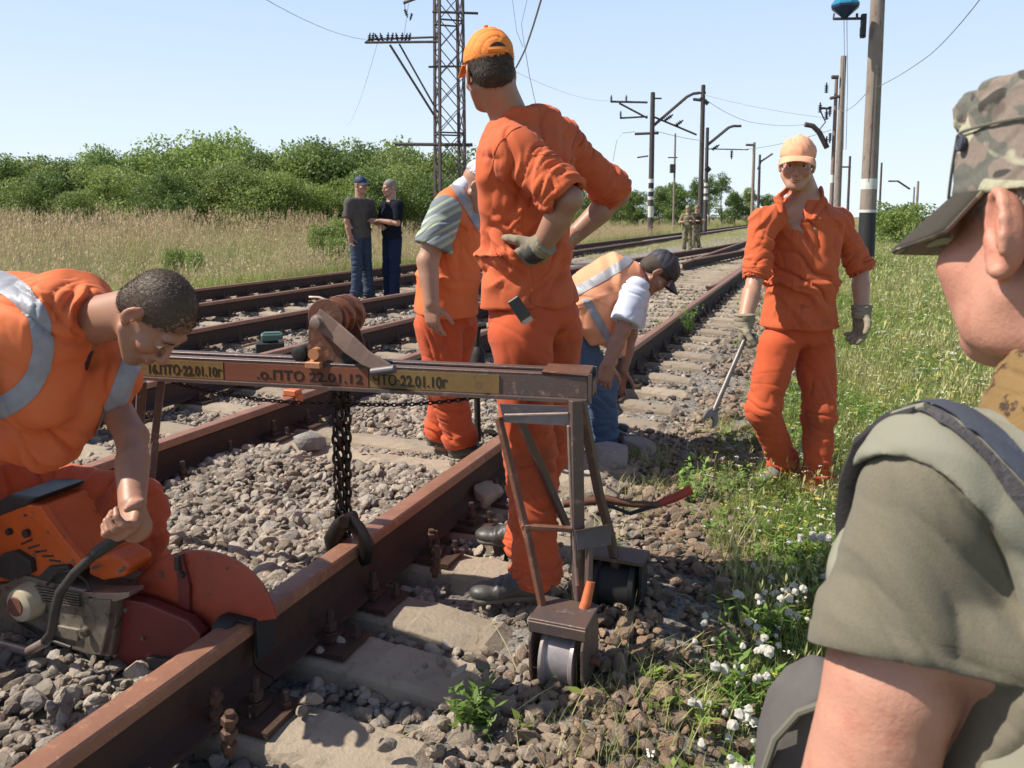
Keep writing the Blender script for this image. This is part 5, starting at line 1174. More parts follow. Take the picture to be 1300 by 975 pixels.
def color_skin(o, base, H=None, red=(.42, .13, .09), stub=None):
    me = o.data; n = len(me.vertices); co = np.empty(n * 3, np.float32); me.vertices.foreach_get('co', co); V = co.reshape(-1, 3).astype(float)
    C = np.ones((n, 4)); nz = fbm(V * 30, 3, 2)[:, None]; C[:, :3] = A3(*base) * (.9 + .2 * nz)
    if H is not None:
        q = H.loc(V); g = lambda c, r: np.exp(-(((q - A3(*c)) / A3(*r)) ** 2).sum(1))[:, None]
        C[:, :3] += (A3(*red) * .9 - C[:, :3]) * np.clip(g((0, .1, -.0665), (.021, .02, .0085)) * .75, 0, 1)
        C[:, :3] += (A3(base[0], base[1] * .72, base[2] * .66) - C[:, :3]) * np.clip(.55 * (g((.05, .06, -.03), (.025, .03, .025)) + g((-.05, .06, -.03), (.025, .03, .025)) + g((0, .115, -.035), (.02, .02, .018))) + .8 * (g((.082, -.01, -.002), (.012, .028, .04)) + g((-.082, -.01, -.002), (.012, .028, .04))), 0, 1)
        if stub is not None: C[:, :3] += (A3(*stub) - C[:, :3]) * np.clip(.5 * (g((0, .075, -.09), (.06, .05, .03)) + g((0, .1, -.052), (.025, .02, .007))), 0, .6)
    at = me.color_attributes.new('Col', 'FLOAT_COLOR', 'POINT'); at.data.foreach_set('color', C.astype(np.float32).ravel())
def eyes(H, parent, ir=(.08, .05, .03)):
    for sx in (-1, 1):
        S = Sdf(); c = H.p(sx * .031, .0790, .001); mb = MB(); mb.lathe(Vector(c) - Vector(H.M[:, 1]) * .010, Vector(H.M[:, 1]), [(0, .001), (.004, .0085), (.010, .0115), (.016, .0100), (.0195, .0065)], 14, cap=False); mb.mi = 1
        mb.lathe(Vector(c) + Vector(H.M[:, 1]) * .0095, Vector(H.M[:, 1]), [(0, .0066), (.0016, .0045), (.002, .0001)], 12, cap=False)
        o = mb.build('eye', [M_EYEW, M_IRIS], parent, smooth=True)
    for sx in (-1, 1):
        mb = MB(); mb.tube([H.p(sx * .014, .0935, .0235), H.p(sx * .031, .0945, .029), H.p(sx * .048, .084, .0225)], [.0025, .0032, .0015], 6, flat=.6); mb.build('eyebrow', M_HAIR, parent, smooth=True)
M_EYEW = mat('eye_white', (.62, .58, .54), .2); M_IRIS = mat('iris', (.05, .04, .035), .15); M_HAIR = mat('hair_brown', (.035, .022, .015), .7, c2=(.06, .04, .028), vs=60, bump=.7, bs=260, bdist=.003); M_HAIRG = mat('hair_grey', (.16, .125, .105), .8, c2=(.32, .28, .25), vs=110, vd=.3, bump=.9, bs=330, bdist=.003)
M_HAIRB = mat('hair_cropped', (.075, .046, .029), .55, c2=(.105, .068, .045), vs=30, vd=.8, bump=.35, bs=280, bdist=.003)
def hair(H, parent, low=-.02, front=.045, th=.005, m=None, vox=.004, cutup=None):
    S = Sdf(); S.u(H.e(0, -.014, .038, .074 + th, .093 + th, .080 + th), k=.01); S.u(H.e(0, -.045, -.015, .062 + th, .058 + th, .055), k=.02)
    # hairline: above a plane that rises towards the face, and behind the temples
    S.cut(plane(H.p(0, .02, low + .012), H.M @ A3(0, .42, -1)), k=.006); S.sub(H.e(0, .125, -.01, .085, .062, .078), k=.008)
    for sx in (-1, 1): S.sub(H.e(sx * .08, -.010, -.024, .018, .019, .030), k=.003)
    if cutup is not None: S.cut(plane(H.p(0, 0, cutup), H.M @ A3(0, 0, 1)))
    f = lambda V: (fbm(V * 190, 4, 2) - .5) * .0028
    return garment('hair', S, vox, m or M_HAIR, parent, f, it=1)
def ball_cap(H, parent, m, m2=None, back_open=False, vox=.004, seed=1, tilt=0, brim=True, high=0):
    c = garment('cap', (lambda S: S)(_cap_sdf(H, high)), vox, m, parent, folds((H.p(0, 0, .1), .12, H.M @ A3(1, .3, 0), 26, .004), (H.p(0, -.03, .1), .12, H.M @ A3(.2, 1, .4), 30, .0035), base=.0012, seed=seed))
    if brim:
        V = []; F = []; nu, nv = 15, 7
        for i in range(nu):
            a_ = R(-78 + 156 * i / (nu - 1))
            for j in range(nv):
                r = j / (nv - 1); x = math.sin(a_) * (.072 + .012 * r); y = .058 + math.cos(a_) * (.028 + .075 * r) - .0; z = .048 - .020 * r - .030 * abs(math.sin(a_)) ** 2 * (.35 + .65 * r)
                V.append(H.p(x, y, z))
        for i in range(nu - 1):
            for j in range(nv - 1): a = i * nv + j; F.append((a, a + 1, a + nv + 1, a + nv))
        me = mesh_np('brim', V, F, [m2 or m]); o = put('brim', me); o.parent = c; md = o.modifiers.new('th', 'SOLIDIFY'); md.thickness = .004
    mb = MB(); mb.lathe(H.p(0, -.010, .135 + high), Vector(H.M[:, 2]), [(0, .008), (.004, .007), (.006, .002)], 10); b = mb.build('button', m, None, smooth=True); b.parent = c
    return c
def _cap_sdf(H, high=0):
    S = Sdf(); S.u(H.e(0, -.010, .048, .083, .103, .086 + high), k=.01); S.cut(plane(H.p(0, 0, .032), H.M @ A3(0, .12, -1)), k=.004); S.sub(H.e(0, -.012, .030, .0755, .095, .060), k=.003); return S
def strands(h, n, L, flow, m, seed=5, wd=.0006, lift=.45):
    me = h.data; nf = len(me.polygons); rg = np.random.default_rng(seed); vi = np.empty(nf * 4, np.int32); me.polygons.foreach_get('vertices', vi); vi = vi.reshape(-1, 4); co = np.empty(len(me.vertices) * 3, np.float32); me.vertices.foreach_get('co', co); co = co.reshape(-1, 3).astype(float)
    k = rg.integers(0, nf, n); q = co[vi[k]]; a, b = rg.random((n, 1)), rg.random((n, 1)); p0 = (q[:, 0] * (1 - a) + q[:, 1] * a) * (1 - b) + (q[:, 3] * (1 - a) + q[:, 2] * a) * b
    N = np.cross(q[:, 2] - q[:, 0], q[:, 3] - q[:, 1]); N /= np.linalg.norm(N, axis=1)[:, None] + 1e-12; f = np.asarray(flow, float)[None, :] - N * (N @ np.asarray(flow, float))[:, None]; d = N * lift + f * .8 + rg.normal(size=(n, 3)) * .28; d /= np.linalg.norm(d, axis=1)[:, None]
    x = np.cross(d, N); x /= np.linalg.norm(x, axis=1)[:, None] + 1e-9; Ls = L * rg.uniform(.5, 1.2, (n, 1)); V = np.stack([p0 - x * wd, p0 + x * wd, p0 + d * Ls * .6 + x * wd * .6, p0 + d * Ls * .6 - x * wd * .6, p0 + d * Ls - N * L * .15], 1).reshape(-1, 3); i = np.arange(n)[:, None] * 5
    F = [tuple(r) for r in (i + np.array([[0, 1, 2, 3]])).tolist()] + [tuple(r) for r in (i + np.array([[3, 2, 4]])).tolist()]
    o = put('hair_strands', mesh_np('hair_strands', V, F, [m], smooth=False)); o.parent = h; o['kind'] = 'stuff'; return o
# -- hands
def add_hand(S, w_, d, pn, side, curl=.5, sc=1.0, thumb=.6, spread=.0, grip=None):
    """w_ wrist, d towards the fingers, pn palm normal, side +1/-1: the side of the thumb is cross(d, pn) * side"""
    w_ = np.asarray(w_, float); d = _n(d); pn = np.asarray(pn, float); pn = _n(pn - d * (pn @ d)); lt = np.cross(d, pn) * side; s = sc
    M = np.stack([lt, d, pn], 1)
    S.u(ell(w_ + d * .048 * s, A3(.041, .055, .0165) * s, M), boxp(w_ + d * .05 * s, A3(.036, .042, .012) * s, M, .010 * s), k=.012); S.u(elimb(w_ - d * .01, w_ + d * .03 * s, lt, (.027 * s, .021 * s), (.033 * s, .017 * s)), k=.012)
    curls = curl if hasattr(curl, '__len__') else [curl] * 4; tips = []
    for i in range(4):
        off = (.029, .010, -.010, -.029)[i]; L = A3(.040, .026, .021) * (.95, 1.05, .98, .80)[i] * s; r = A3(.0096, .0088, .0080, .0070) * (1, 1, .97, .88)[i] * s
        p = w_ + d * (.086 - .004 * abs(i - 1.3)) * s + lt * off * s; dirn = _n(d + lt * (1.5 - i) * (.06 + spread)); an = 0
        for j in range(3):
            an += (curls[i] + .08 * (i - 1.5) * (curls[i] > .2)) * (.9, 1.15, .75)[j]; q = p + (dirn * math.cos(an) + pn * math.sin(an)) * L[j]; S.u(cone(p, q, r[j], r[j + 1]), k=.0035); p = q
        tips.append(p)
    p = w_ + d * .022 * s + lt * .026 * s + pn * .006; dr = _n(lt * .75 + d * .62 + pn * .35 * thumb)
    for j, (L, r0, r1) in enumerate(((.042, .0145, .0115), (.032, .0112, .0098), (.026, .0098, .0080))):
        q = p + dr * L * s; S.u(cone(p, q, r0 * s, r1 * s), k=.006 if j == 0 else .004); p = q; dr = _n(dr * (1 - .35 * thumb) + (d * .5 + pn * .45 - lt * .25) * thumb)
# -- shoes
def shoe(parent, ankle, toe_dir, m, ms, L=.285, vox=.005, lift=0, name='shoe', sole_z=None, up=(0, 0, 1), laces=True):
    a = np.asarray(ankle, float); u_ = _n(up); f = np.asarray(toe_dir, float); f = _n(f - u_ * (f @ u_)); l = np.cross(f, u_); z0 = (sole_z if sole_z is not None else a[2] - .085)
    b = a.copy(); b = b + u_ * ((z0 - a[2]) / max(u_[2], .3)) 
    S = Sdf(); M = np.stack([l, f, u_], 1)
    S.u(ell(b + f * -.025 + u_ * .045, A3(.038, .055, .045), M), k=.01); S.u(elimb(b - f * .03 + u_ * .045, b + f * .11 + u_ * .034, l, (.036, .042), (.046, .030)), ell(b + f * .150 + u_ * .030, A3(.047, .056, .030), M), cone(b + u_ * .06, a + u_ * .03, .042, .044), k=.03)
    S.u(elimb(b + f * .02 + u_ * .075, b + f * .09 + u_ * .055, l, (.026, .025), (.026, .02)), k=.02)
    S.cut(plane(b + u_ * .014, -u_), k=.003)
    o = garment(name, S, vox, m, parent, folds((b + f * .1 + u_ * .06, .05, f, 70, .003), base=.0006))
    S = Sdf(); S.u(elimb(b - f * .035 + u_ * .012, b + f * .02 + u_ * .012, l, (.037, .02), (.036, .02), 2.0), elimb(b + f * .02 + u_ * .012, b + f * .155 + u_ * .012, l, (.036, .02), (.048, .02), 2.2), k=.012)
    S.cut(plane(b + u_ * .020, u_), plane(b + u_ * .0, -u_), k=.002); g = garment('sole', S, vox, ms, parent, None); g.parent = o; g.matrix_parent_inverse = o.matrix_parent_inverse.inverted() @ Matrix.Translation(-parent.location) if False else Matrix()
    if laces:
        for k in range(4):
            c = b + f * (.045 + .02 * k) + u_ * (.108 - .016 * k); mb = MB(); mb.tube([c - l * .02 - u_ * .008, c + u_ * .002, c + l * .02 - u_ * .008], .0028, 6); q = mb.build('lace', M_LACE, None, smooth=True); q.parent = o
    return o
M_LACE = mat('lace_grey', (.16, .15, .15), .8)
M_SHOE = mat('worn_black_leather', (.030, .028, .028), .45, c2=(.085, .078, .072), vs=14, vd=.5, bump=.4, bs=60); M_SOLE = mat('dusty_rubber_sole', (.07, .062, .055), .8, c2=(.13, .12, .10), vs=18)
M_OR = mat('orange_overall', (.53, .088, .022), .9, c2=(.57, .125, .045), vs=5, vd=.7, c3=(.28, .06, .022), s3=5.5, t3=(.56, .84), bump=.5, bs=420, bdist=.001, sheen=.05)
M_ORT = mat('orange_trousers', (.50, .072, .018), .9, c2=(.53, .100, .034), vs=5, vd=.7, c3=(.15, .045, .022), s3=5.0, t3=(.52, .80), bump=.5, bs=420, bdist=.001, sheen=.05)
M_VEST = mat('vest_orange', (.83, .21, .070), .8, c2=(.76, .165, .05), vs=4, vd=.6, bump=.3, bs=380, bdist=.001, trans=.12)
M_REFL = mat('reflective_strip', (.33, .34, .37), .5, c2=(.25, .25, .29), vs=30, bump=.3, bs=80)
M_ORC = mat('orange_cap', (.90, .30, .05), .8, c2=(.82, .22, .04), vs=10, bump=.4, bs=400, bdist=.001); M_PEACH = mat('faded_orange_cap', (.82, .43, .26), .85, c2=(.74, .31, .18), vs=10, bump=.4, bs=400, bdist=.001)
M_GLOVE = mat('grey_work_glove', (.30, .26, .19), .95, c2=(.20, .17, .12), vs=25, bump=.9, bs=260, bdist=.002); M_GLOVED = mat('glove_palm_black', (.035, .032, .03), .7, bump=.4, bs=120)
M_SKIN = mat('skin', (.5, .28, .19), .48, attr='Col', sss=.10, c3=(.33, .14, .09), s3=45, t3=(.62, .9), bump=.2, bs=190, bdist=.002)

def N3(v): return np.array(list(v), float)
def parent_np(o, parent):
    o.parent = parent; o.matrix_parent_inverse = Matrix.Translation(-parent.location); return o
def pd(x, y, d): return N3(P(x, y, d))
def shirt_sdf(neck, chest, belly, hem, lat, cr=(.185, .115), br=(.165, .125), hr=(.18, .14), arms=(), top=.05, k=.05, shr=.066, hemn=None, slope=.06):
    J = Sdf(); ud = _n(neck - belly); J.u(elimb(neck - ud * top, chest + ud * .05, lat, (.11, .075), cr, .8), elimb(chest + ud * .04, belly, lat, cr, br), elimb(belly, hem + _n(belly - hem) * .02, lat, br, hr, .15), k=k)
    for a, b, fr, r0, r1 in arms:
        J.u(cone(neck - ud * slope, a, shr, r0), k=.045); c = a * (1 - fr) + b * fr; J.u(cone(a, c, r0, r1), k=.035); d = _n(b - a)
        J.u(elimb(c - d * .012, c + d * .012, np.cross(d, A3(.3, .5, .8)), (r1 + .003,) * 2, (r1 + .003,) * 2, .3), k=.005)
        J.sub(cone(c + d * .002, c + d * .15, r1 - .012, r1 - .012), k=.003)
    J.cut(plane(hem, _n(hem - belly) if hemn is None else hemn), k=.006); return J
def trousers_sdf(belly, pel, lat, legs, wr=(.14, .11), pr=(.165, .132), rad=(.105, .084, .078), zc=None):
    Tz = Sdf(); Tz.u(elimb(belly, pel, lat, wr, pr), k=.03)
    for h, k_, a in legs:
        d = _n(a - k_); Tz.u(cone(h, k_, rad[0], rad[1]), cone(k_, a - d * .04, rad[1] - .002, rad[2]), elimb(a - d * .05, a + d * .012, np.cross(d, A3(0, 1, 0.1)), (rad[2],) * 2, (rad[2] + .005,) * 2, .2), k=.035)
    return Tz
def body_sdf(neck, chest, belly, pel, lat, arms, legs, H=None, fine=True, fw=None, cr=(.15, .10)):
    B = Sdf()
    if H is not None: add_head(B, H, neck, fine)
    ud = _n(neck - belly); B.u(elimb(neck - ud * .03, chest, lat, (.10, .07), cr), elimb(chest, belly, lat, cr, (.13, .09)), elimb(belly, pel, lat, (.13, .09), (.14, .1)), k=.04)
    for a, b, c in arms: B.u(cone(a, b, .046, .040), cone(b, c, .041, .028), cone(b * .6 + c * .4, c, .043, .028), k=.015); B.u(cone(neck - ud * .05, a, .045, .044), k=.03)
    for h, k_, a in legs:
        f2 = A3(0, -1, 0) if fw is None else fw; B.u(cone(h, k_, .075, .052), cone(k_, a, .052, .036), cone(a, a + f2 * .05 + A3(0, 0, -.035), .034, .026), k=.02)
    return B
# ------------------------------------------------------------ the man with his hands on his hips
def central():
    D = 2.66; th = thing('person', 'man in orange work suit with hands on hips and back turned, behind the gantry', 'person', P(690, 785, D) * 1.0)
    p = lambda x, y, d: N3(P(x, y, d))
    lat = _n(A3(-.80, -.55, -.12))                  # towards his left shoulder: nearer to the camera
    fw = _n(A3(-.55, .82, 0))
    hc = p(621, 92, 2.64); H = Head(hc, A3(-.33, .94, -.06), A3(-.10, .04, 1), .98)
    neck = p(648, 152, 2.68)
    shL, elL, wrL = p(652, 190, 2.52), p(722, 253, 2.42), p(688, 312, 2.50)
    shR, elR, wrR = p(714, 184, 2.84), p(784, 248, 2.94), p(728, 300, 2.92)
    chest = p(668, 215, 2.68); belly = p(668, 320, 2.68); pel = p(680, 400, 2.68)
    knL, anL = p(672, 580, 2.62), p(680, 738, 2.57); knR, anR = p(690, 575, 2.86), p(668, 700, 2.93)
    hipL, hipR = p(662, 425, 2.60), p(703, 420, 2.78)
    B = Sdf(); add_head(B, H, neck); B.u(elimb(neck + A3(0, 0, -.03), chest, lat, (.10, .07), (.15, .10)), elimb(chest, belly, lat, (.15, .10), (.13, .09)), elimb(belly, pel, lat, (.13, .09), (.14, .1)), k=.04)
    for a, b, c in ((shL, elL, wrL), (shR, elR, wrR)): B.u(cone(a, b, .052, .041), cone(b, c, .042, .029), cone(b * .6 + c * .4, c, .045, .029), k=.015); B.u(cone(neck - A3(0, 0, .07), a, .045, .045), k=.03)
    dL = _n(A3(-.10, .22, -1) ); add_hand(B, wrL, _n(p(668, 330, 2.56) - wrL), A3(-.3, .9, .1), -1, .55, 1.0); add_hand(B, wrR, _n(p(712, 318, 2.84) - wrR), A3(-.7, -.3, 0), 1, .6, 1.0)
    for h, k_, a in ((hipL, knL, anL), (hipR, knR, anR)): B.u(cone(h, k_, .075, .052), cone(k_, a, .052, .036), cone(a, a + fw * .12 + A3(0, 0, -.05), .036, .025), k=.02)
    b = garment('body', B, .0045, M_SKIN, th); color_skin(b, (.34, .175, .115), H)
    strands(hair(H, th, low=-.045, m=M_HAIR), 6000, .010, A3(0, 0, -1), M_HAIR); c = ball_cap(H, th, M_ORC, seed=3, high=.012)
    # strap opening at the back of the cap
    V, Q = (lambda S: S.mesh(.004))(Sdf().u(H.e(0, -.099, .052, .030, .012, .017)).cut(plane(H.p(0, -.100, 0), H.M @ A3(0, 1, 0)), k=.001)) if False else (None, None)
    mb = MB(); pts = []
    for k in range(13):
        an = math.pi * k / 12; pts.append((math.cos(an) * .031, .045 + math.sin(an) * .026))
    def onback(x, z): return -.010 - .1045 * math.sqrt(max(0, 1 - (x / .084) ** 2 - ((z - .048) / .098) ** 2)) - .0015
    ring = [Vector(H.p(x, onback(x, z), z)) for x, z in pts]; mid = Vector(H.p(0, onback(0, .055) + .0, .055)); mb.add(ring + [mid], [(i, i + 1, len(ring)) for i in range(len(ring) - 1)] + [(len(ring) - 1, 0, len(ring))]); o = mb.build('cap_opening', M_HAIR, None, smooth=True); o.parent = c
    mb = MB(); mb.tube([H.p(x, onback(x, .047) - .002, .046) for x in (-.034, -.017, 0, .017, .034)], .0062, 6, flat=1.5); o = mb.build('cap_strap', M_ORC, None, smooth=True); o.parent = c
    # jacket
    J = Sdf(); hem = p(672, 392, 2.68)
    J.u(elimb(neck + A3(.01, 0, -.035), chest + A3(0, 0, .06), lat, (.115, .082), (.172, .110), .8), k=.03)
    J.u(elimb(chest + A3(0, 0, .05), belly, lat, (.180, .125), (.160, .122)), elimb(belly, hem + A3(0, 0, .02), lat, (.160, .122), (.185, .145), .15), k=.06)
    J.u(cone(neck + A3(0, 0, -.06), shL, .068, .074), cone(neck + A3(0, 0, -.06), shR, .074, .070), cone(p(692, 158, 2.74), shR, .066, .070), k=.05)
    cL = shL * .16 + elL * .84; cR = shR * .14 + elR * .86
    J.u(cone(shL, cL, .075, .070), k=.035); J.u(cone(shR, cR, .070, .067), k=.035)
    dl = _n(elL - shL); dr = _n(elR - shR)
    J.u(elimb(cL - dl * .03, cL + dl * .022, A3(0, 0, 1), (.083, .083), (.080, .080), .4), elimb(cR - dr * .03, cR + dr * .022, A3(0, 0, 1), (.08, .08), (.078, .078), .4), k=.006)
    J.sub(cone(cL + dl * .02, elL + dl * .1, .060, .06), cone(cR + dr * .02, elR + dr * .1, .058, .06), k=.004)
    J.cut(plane(hem + A3(0, 0, -.01), A3(.05, -.1, -1)), k=.006)
    fs = folds((shL * .6 + elL * .4, .13, _n(elL - shL) + A3(0, 0, .5), 24, .020), (elL, .11, elL - shL, 40, .016), (shR, .14, elR - shR, 26, .018), (elR, .1, elR - shR, 38, .015),
               (chest, .2, lat + A3(0, 0, .7), 15, .017), (belly, .22, lat + A3(0, 0, .55), 13, .024), (hem, .16, lat, 14, .020), (p(640, 320, 2.55), .12, A3(.5, 0, 1), 16, .022), (wrL, .12, A3(1, 0, -.5), 20, .016), (neck, .1, A3(0, 0, 1), 34, .008), base=.004, seed=11)
    j = garment('jacket', J, .006, M_OR, th, fs)
    # collar
    C = Sdf(); C.u(elimb(neck + A3(.020, 0, -.075), neck + A3(.016, 0, .028), lat, (.105, .095), (.082, .078), .2), k=.01); C.sub(elimb(neck + A3(.020, 0, -.12), neck + A3(.012, .0, .08), lat, (.085, .08), (.070, .066), .5), k=.002); C.cut(plane(neck + A3(-.02, 0, .012), A3(-.75, .1, .66)), k=.004)
    parent_np(garment('collar', C, .004, M_OR, th, folds((neck, .12, lat, 20, .006), seed=5)), th)
    band(j, [(chest + A3(0, 0, .035), A3(0, 0, 1)), (chest + A3(0, 0, .027), A3(0, 0, -1))], 'yoke_seam', M_OR, .002, keep=lambda c, n: (N3(c) - shL) @ N3(lat) < .03 and (N3(c) - shR) @ N3(lat) > -.03)
    for s_h, d_, l_ in ((shL, dl, 1), (shR, dr, -1)):
        q_ = s_h - d_ * .012; band(j, [(q_ + d_ * .0045, d_), (q_ - d_ * .0045, -d_)], 'armhole_seam', M_OR, .0022, keep=lambda c, n, s_h=s_h: np.linalg.norm(N3(c) - s_h) < .12)
    q_ = chest * .5 + belly * .5; band(j, [(q_ + lat * .004 + lat * .10, lat), (q_ + lat * .10 - lat * .004, -lat), (hem + A3(0, 0, .03), A3(0, 0, -1)), (chest, A3(0, 0, 1))], 'back_seam', M_OR, .002, keep=lambda c, n: (N3(c) - q_) @ fw < 0)
    band(j, [(hem + A3(0, 0, .02), A3(.05, -.1, 1)), (hem + A3(0, 0, .008), A3(0, 0, -1))], 'hem', M_OR, .0022)
    # trousers
    Tz = Sdf(); Tz.u(elimb(belly + A3(0, 0, -.12), pel + A3(0, 0, -.03), lat, (.14, .11), (.168, .135)), k=.03)
    for h, k_, a, q in ((hipL, knL, anL, 1), (hipR, knR, anR, 1)):
        Tz.u(cone(h, k_, .108, .086), cone(k_, a + A3(0, 0, .05), .084, .082), elimb(a + A3(0, 0, .06), a + A3(0, 0, .02), A3(1, 0, 0), (.080, .080), (.080, .080), .2), k=.03)
    Tz.cut(plane(p(680, 705, 2.9) + A3(0, 0, -.035) if False else A3(0, 0, min(anL[2], anR[2]) - .03), A3(0, 0, -1)))
    fs = folds(*[(c, .13, A3(.25, 0, 1), 24, .016) for c in (knL, knR, (knL + anL) / 2)], (anL, .14, A3(.2, 0, 1), 34, .014), (anR, .12, A3(0, 0, 1), 34, .018), (pel, .18, A3(.8, .2, .5), 13, .015), ((hipL + knL) / 2, .16, A3(1, 0, .35), 15, .013), base=.004, seed=23)
    t = garment('trousers', Tz, .006, M_ORT, th, fs)
    # phone pouch at the waist
    mb = MB(); q = Vector(p(660, 393, 2.475)); mb.box(q, (.020, .008, .042), (Vector((.83, 0, .55)), Vector((0, 1, 0)), Vector((-.55, 0, .83)))); parent_np(mb.build('belt_pouch', M_SBLK, None, bevel=.003), th)
    mb = MB(); mb.box(q + Vector((.024, -.009, -.034)), (.018, .002, .007), (Vector((.83, 0, .55)), Vector((0, 1, 0)), Vector((-.55, 0, .83)))); parent_np(mb.build('pouch_clip', M_BRIGHT, None), th)
    # gloves
    for w_, tip, pn, sd in ((wrL, p(664, 330, 2.55), A3(-.3, .9, .1), -1),):
        g = Sdf(); d = _n(tip - w_); add_hand(g, w_, d, pn, sd, .55, 1.06); g.u(elimb(w_ - d * .018, w_ + d * .03, A3(0, 1, 0), (.042, .038), (.038, .034), .2), k=.01); garment('glove', g, .004, M_GLOVE, th, folds((w_, .06, d, 90, .004), base=.001), inflate=.0035)
        g = Sdf(); g.u(elimb(w_ + d * .018, w_ + d * .05, A3(0, 1, 0), (.047, .04), (.046, .036), .5)); g.sub(cone(w_, w_ + d * .08, .0, .03)); garment('glove_band', g, .004, M_GLOVED, th)
    shoe(th, anL + A3(-.02, -.02, 0), A3(-.95, -.15, 0), M_SHOE, M_SOLE, sole_z=.0); shoe(th, anR, A3(-.9, .25, 0), M_SHOE, M_SOLE, sole_z=.012)
central()
# ------------------------------------------------------------ the kneeling cutter at the left
def cutter():
    th = thing('person', 'bent over man with cropped hair in orange reflective vest, holding the saw', 'person', P(60, 800, 2.3)); p = pd
    H = Head(p(196, 402, 1.98), A3(.46, -.16, -.86), A3(.80, -.10, .50), .985)
    neck = p(112, 408, 2.08); chest = p(20, 432, 2.16); belly = p(-70, 500, 2.25); pel = p(-130, 590, 2.34); lat = _n(A3(-.15, 1, .15))
    shR, elR, wrR = p(-22, 440, 1.95), p(-75, 600, 1.82), p(-105, 700, 1.84)        # near arm to the rear handle
    shL, elL, wrL = p(120, 470, 2.30), p(168, 556, 2.10), p(168, 640, 1.90)
    hipL, knL, anL = p(-95, 610, 2.46), p(168, 650, 2.40), p(176, 800, 2.44); hipR, knR, anR = p(-150, 620, 2.22), p(-150, 745, 2.05), p(-220, 860, 2.3)
    B = body_sdf(neck, chest, belly, pel, lat, ((shR, elR, wrR), (shL, elL, wrL)), ((hipL, knL, anL), (hipR, knR, anR)), H, fw=A3(1, 0, 0))
    dL = _n(p(160, 672, 1.83) - wrL); add_hand(B, wrL, dL, A3(-.2, -.55, .2), -1, (1.15, 1.2, 1.25, 1.2), 1.04, .9); add_hand(B, wrR, _n(A3(-.1, .0, -1)), A3(.9, 0, 0), 1, 1.1, 1.0)
    B.u(ell(p(172, 668, 1.87), A3(.040, .030, .042)), k=.02)
    b = garment('body', B, .0042, M_SKIN, th); color_skin(b, (.36, .18, .115), H, stub=(.16, .10, .075)); eyes(H, th)
    strands(hair(H, th, low=-.05, th=.0020, m=M_HAIRB, vox=.0035), 30000, .0075, A3(.8, -.1, -.2), M_HAIRB, lift=.16, wd=.0004)
    # vest, loose and hanging from the back
    S = Sdf(); ud = _n(neck - belly)
    S.u(elimb(p(66, 402, 2.10), p(10, 424, 2.16), lat, (.19, .105), (.225, .155), .7), elimb(p(10, 424, 2.16), p(-90, 470, 2.25), lat, (.225, .155), (.20, .16)), k=.05)
    S.u(elimb(p(96, 400, 2.03), p(60, 392, 2.1), lat, (.10, .055), (.17, .09)), k=.04)
    S.u(cone(p(150, 478, 2.16), p(60, 560, 2.12), .052, .075), cone(p(60, 545, 2.12), p(-30, 545, 2.16), .085, .10), cone(p(130, 452, 2.2), p(154, 486, 2.2), .055, .05), k=.06)   # front panels hanging
    S.u(cone(p(66, 410, 2.02), p(45, 500, 2.02), .10, .10), k=.05); S.sub(cone(shR + A3(-.02, .05, .01), shR + A3(-.05, -.3, -.03), .068, .085), k=.01)
    S.sub(cone(p(132, 398, 2.02), p(140, 440, 1.95), .056, .040), k=.012); S.sub(cone(p(116, 440, 1.90), p(84, 520, 1.88), .020, .006), k=.01)
    fs = folds((p(60, 400, 2.0), .2, A3(.6, .3, 1), 15, .018), (p(100, 540, 2.05), .16, A3(1, 0, .5), 18, .018), (p(10, 540, 2.1), .2, A3(1, 0, .9), 15, .020), (p(90, 385, 2.0), .1, A3(1, 0, .2), 26, .014), base=.003, seed=31)
    v = garment('reflective_vest', S, .0058, M_VEST, th, fs)
    # grey strips: one round the shoulder blade, one on the far front
    q0, q1 = p(20, 352, 2.0), p(58, 430, 2.0); dd = _n(A3(.93, 0, -.36))
    def curved(c, n):
        # a strip that runs down from the back at (10,345), right to (60,420), back to the left at (20,510)
        x = 650 + FOC * c.x / (c.y * _cp + (CAM_Z - c.z) * _sp); y = PPY - FOC * ((c.z - CAM_Z) * _cp + c.y * _sp) / (c.y * _cp - (c.z - CAM_Z) * _sp)
        return x, y
    def ring(c, n):
        if n.y > .35: return False
        x, y = curved(c, n); r = math.hypot((x + 22), (y - 438) * .93); return 64 < r < 90 and x > -60
    o = band(v, [], 'reflective_strip', M_REFL, .003, keep=ring)
    def ring2(c, n):
        x, y = curved(c, n); u = (x - 152) * .62 + (y - 470) * -.2; return n.y < .5 and x > 118 and y > 440 and abs((x - 152) + (y - 500) * .38) < 13
    band(v, [], 'reflective_strip', M_REFL, .003, keep=ring2)
    # dark undershirt in the neck opening
    U = Sdf(); U.u(cone(p(88, 440, 2.1), p(70, 520, 2.1), .060, .045), k=.03); garment('undershirt', U, .006, mat('dark_undershirt', (.05, .022, .018), .9), th, folds((p(85, 470, 2.0), .1, A3(1, 0, 0), 20, .01)))
    Tz = trousers_sdf(belly, pel, lat, ((hipL, knL, anL), (hipR, knR, anR)), rad=(.125, .105, .092)); fs = folds((knL, .16, A3(1, 0, -.6), 20, .02), ((knL + anL) / 2, .15, A3(.3, 0, 1), 22, .02), ((hipL + knL) / 2, .2, A3(1, 0, .4), 14, .018), base=.004, seed=37)
    garment('trousers', Tz, .006, M_ORT, th, fs)
    shoe(th, anL, A3(1, -.1, 0), M_SHOE, M_SOLE, sole_z=.03); shoe(th, anR, A3(.8, 0, -.2), M_SHOE, M_SOLE, sole_z=.02)
cutter()
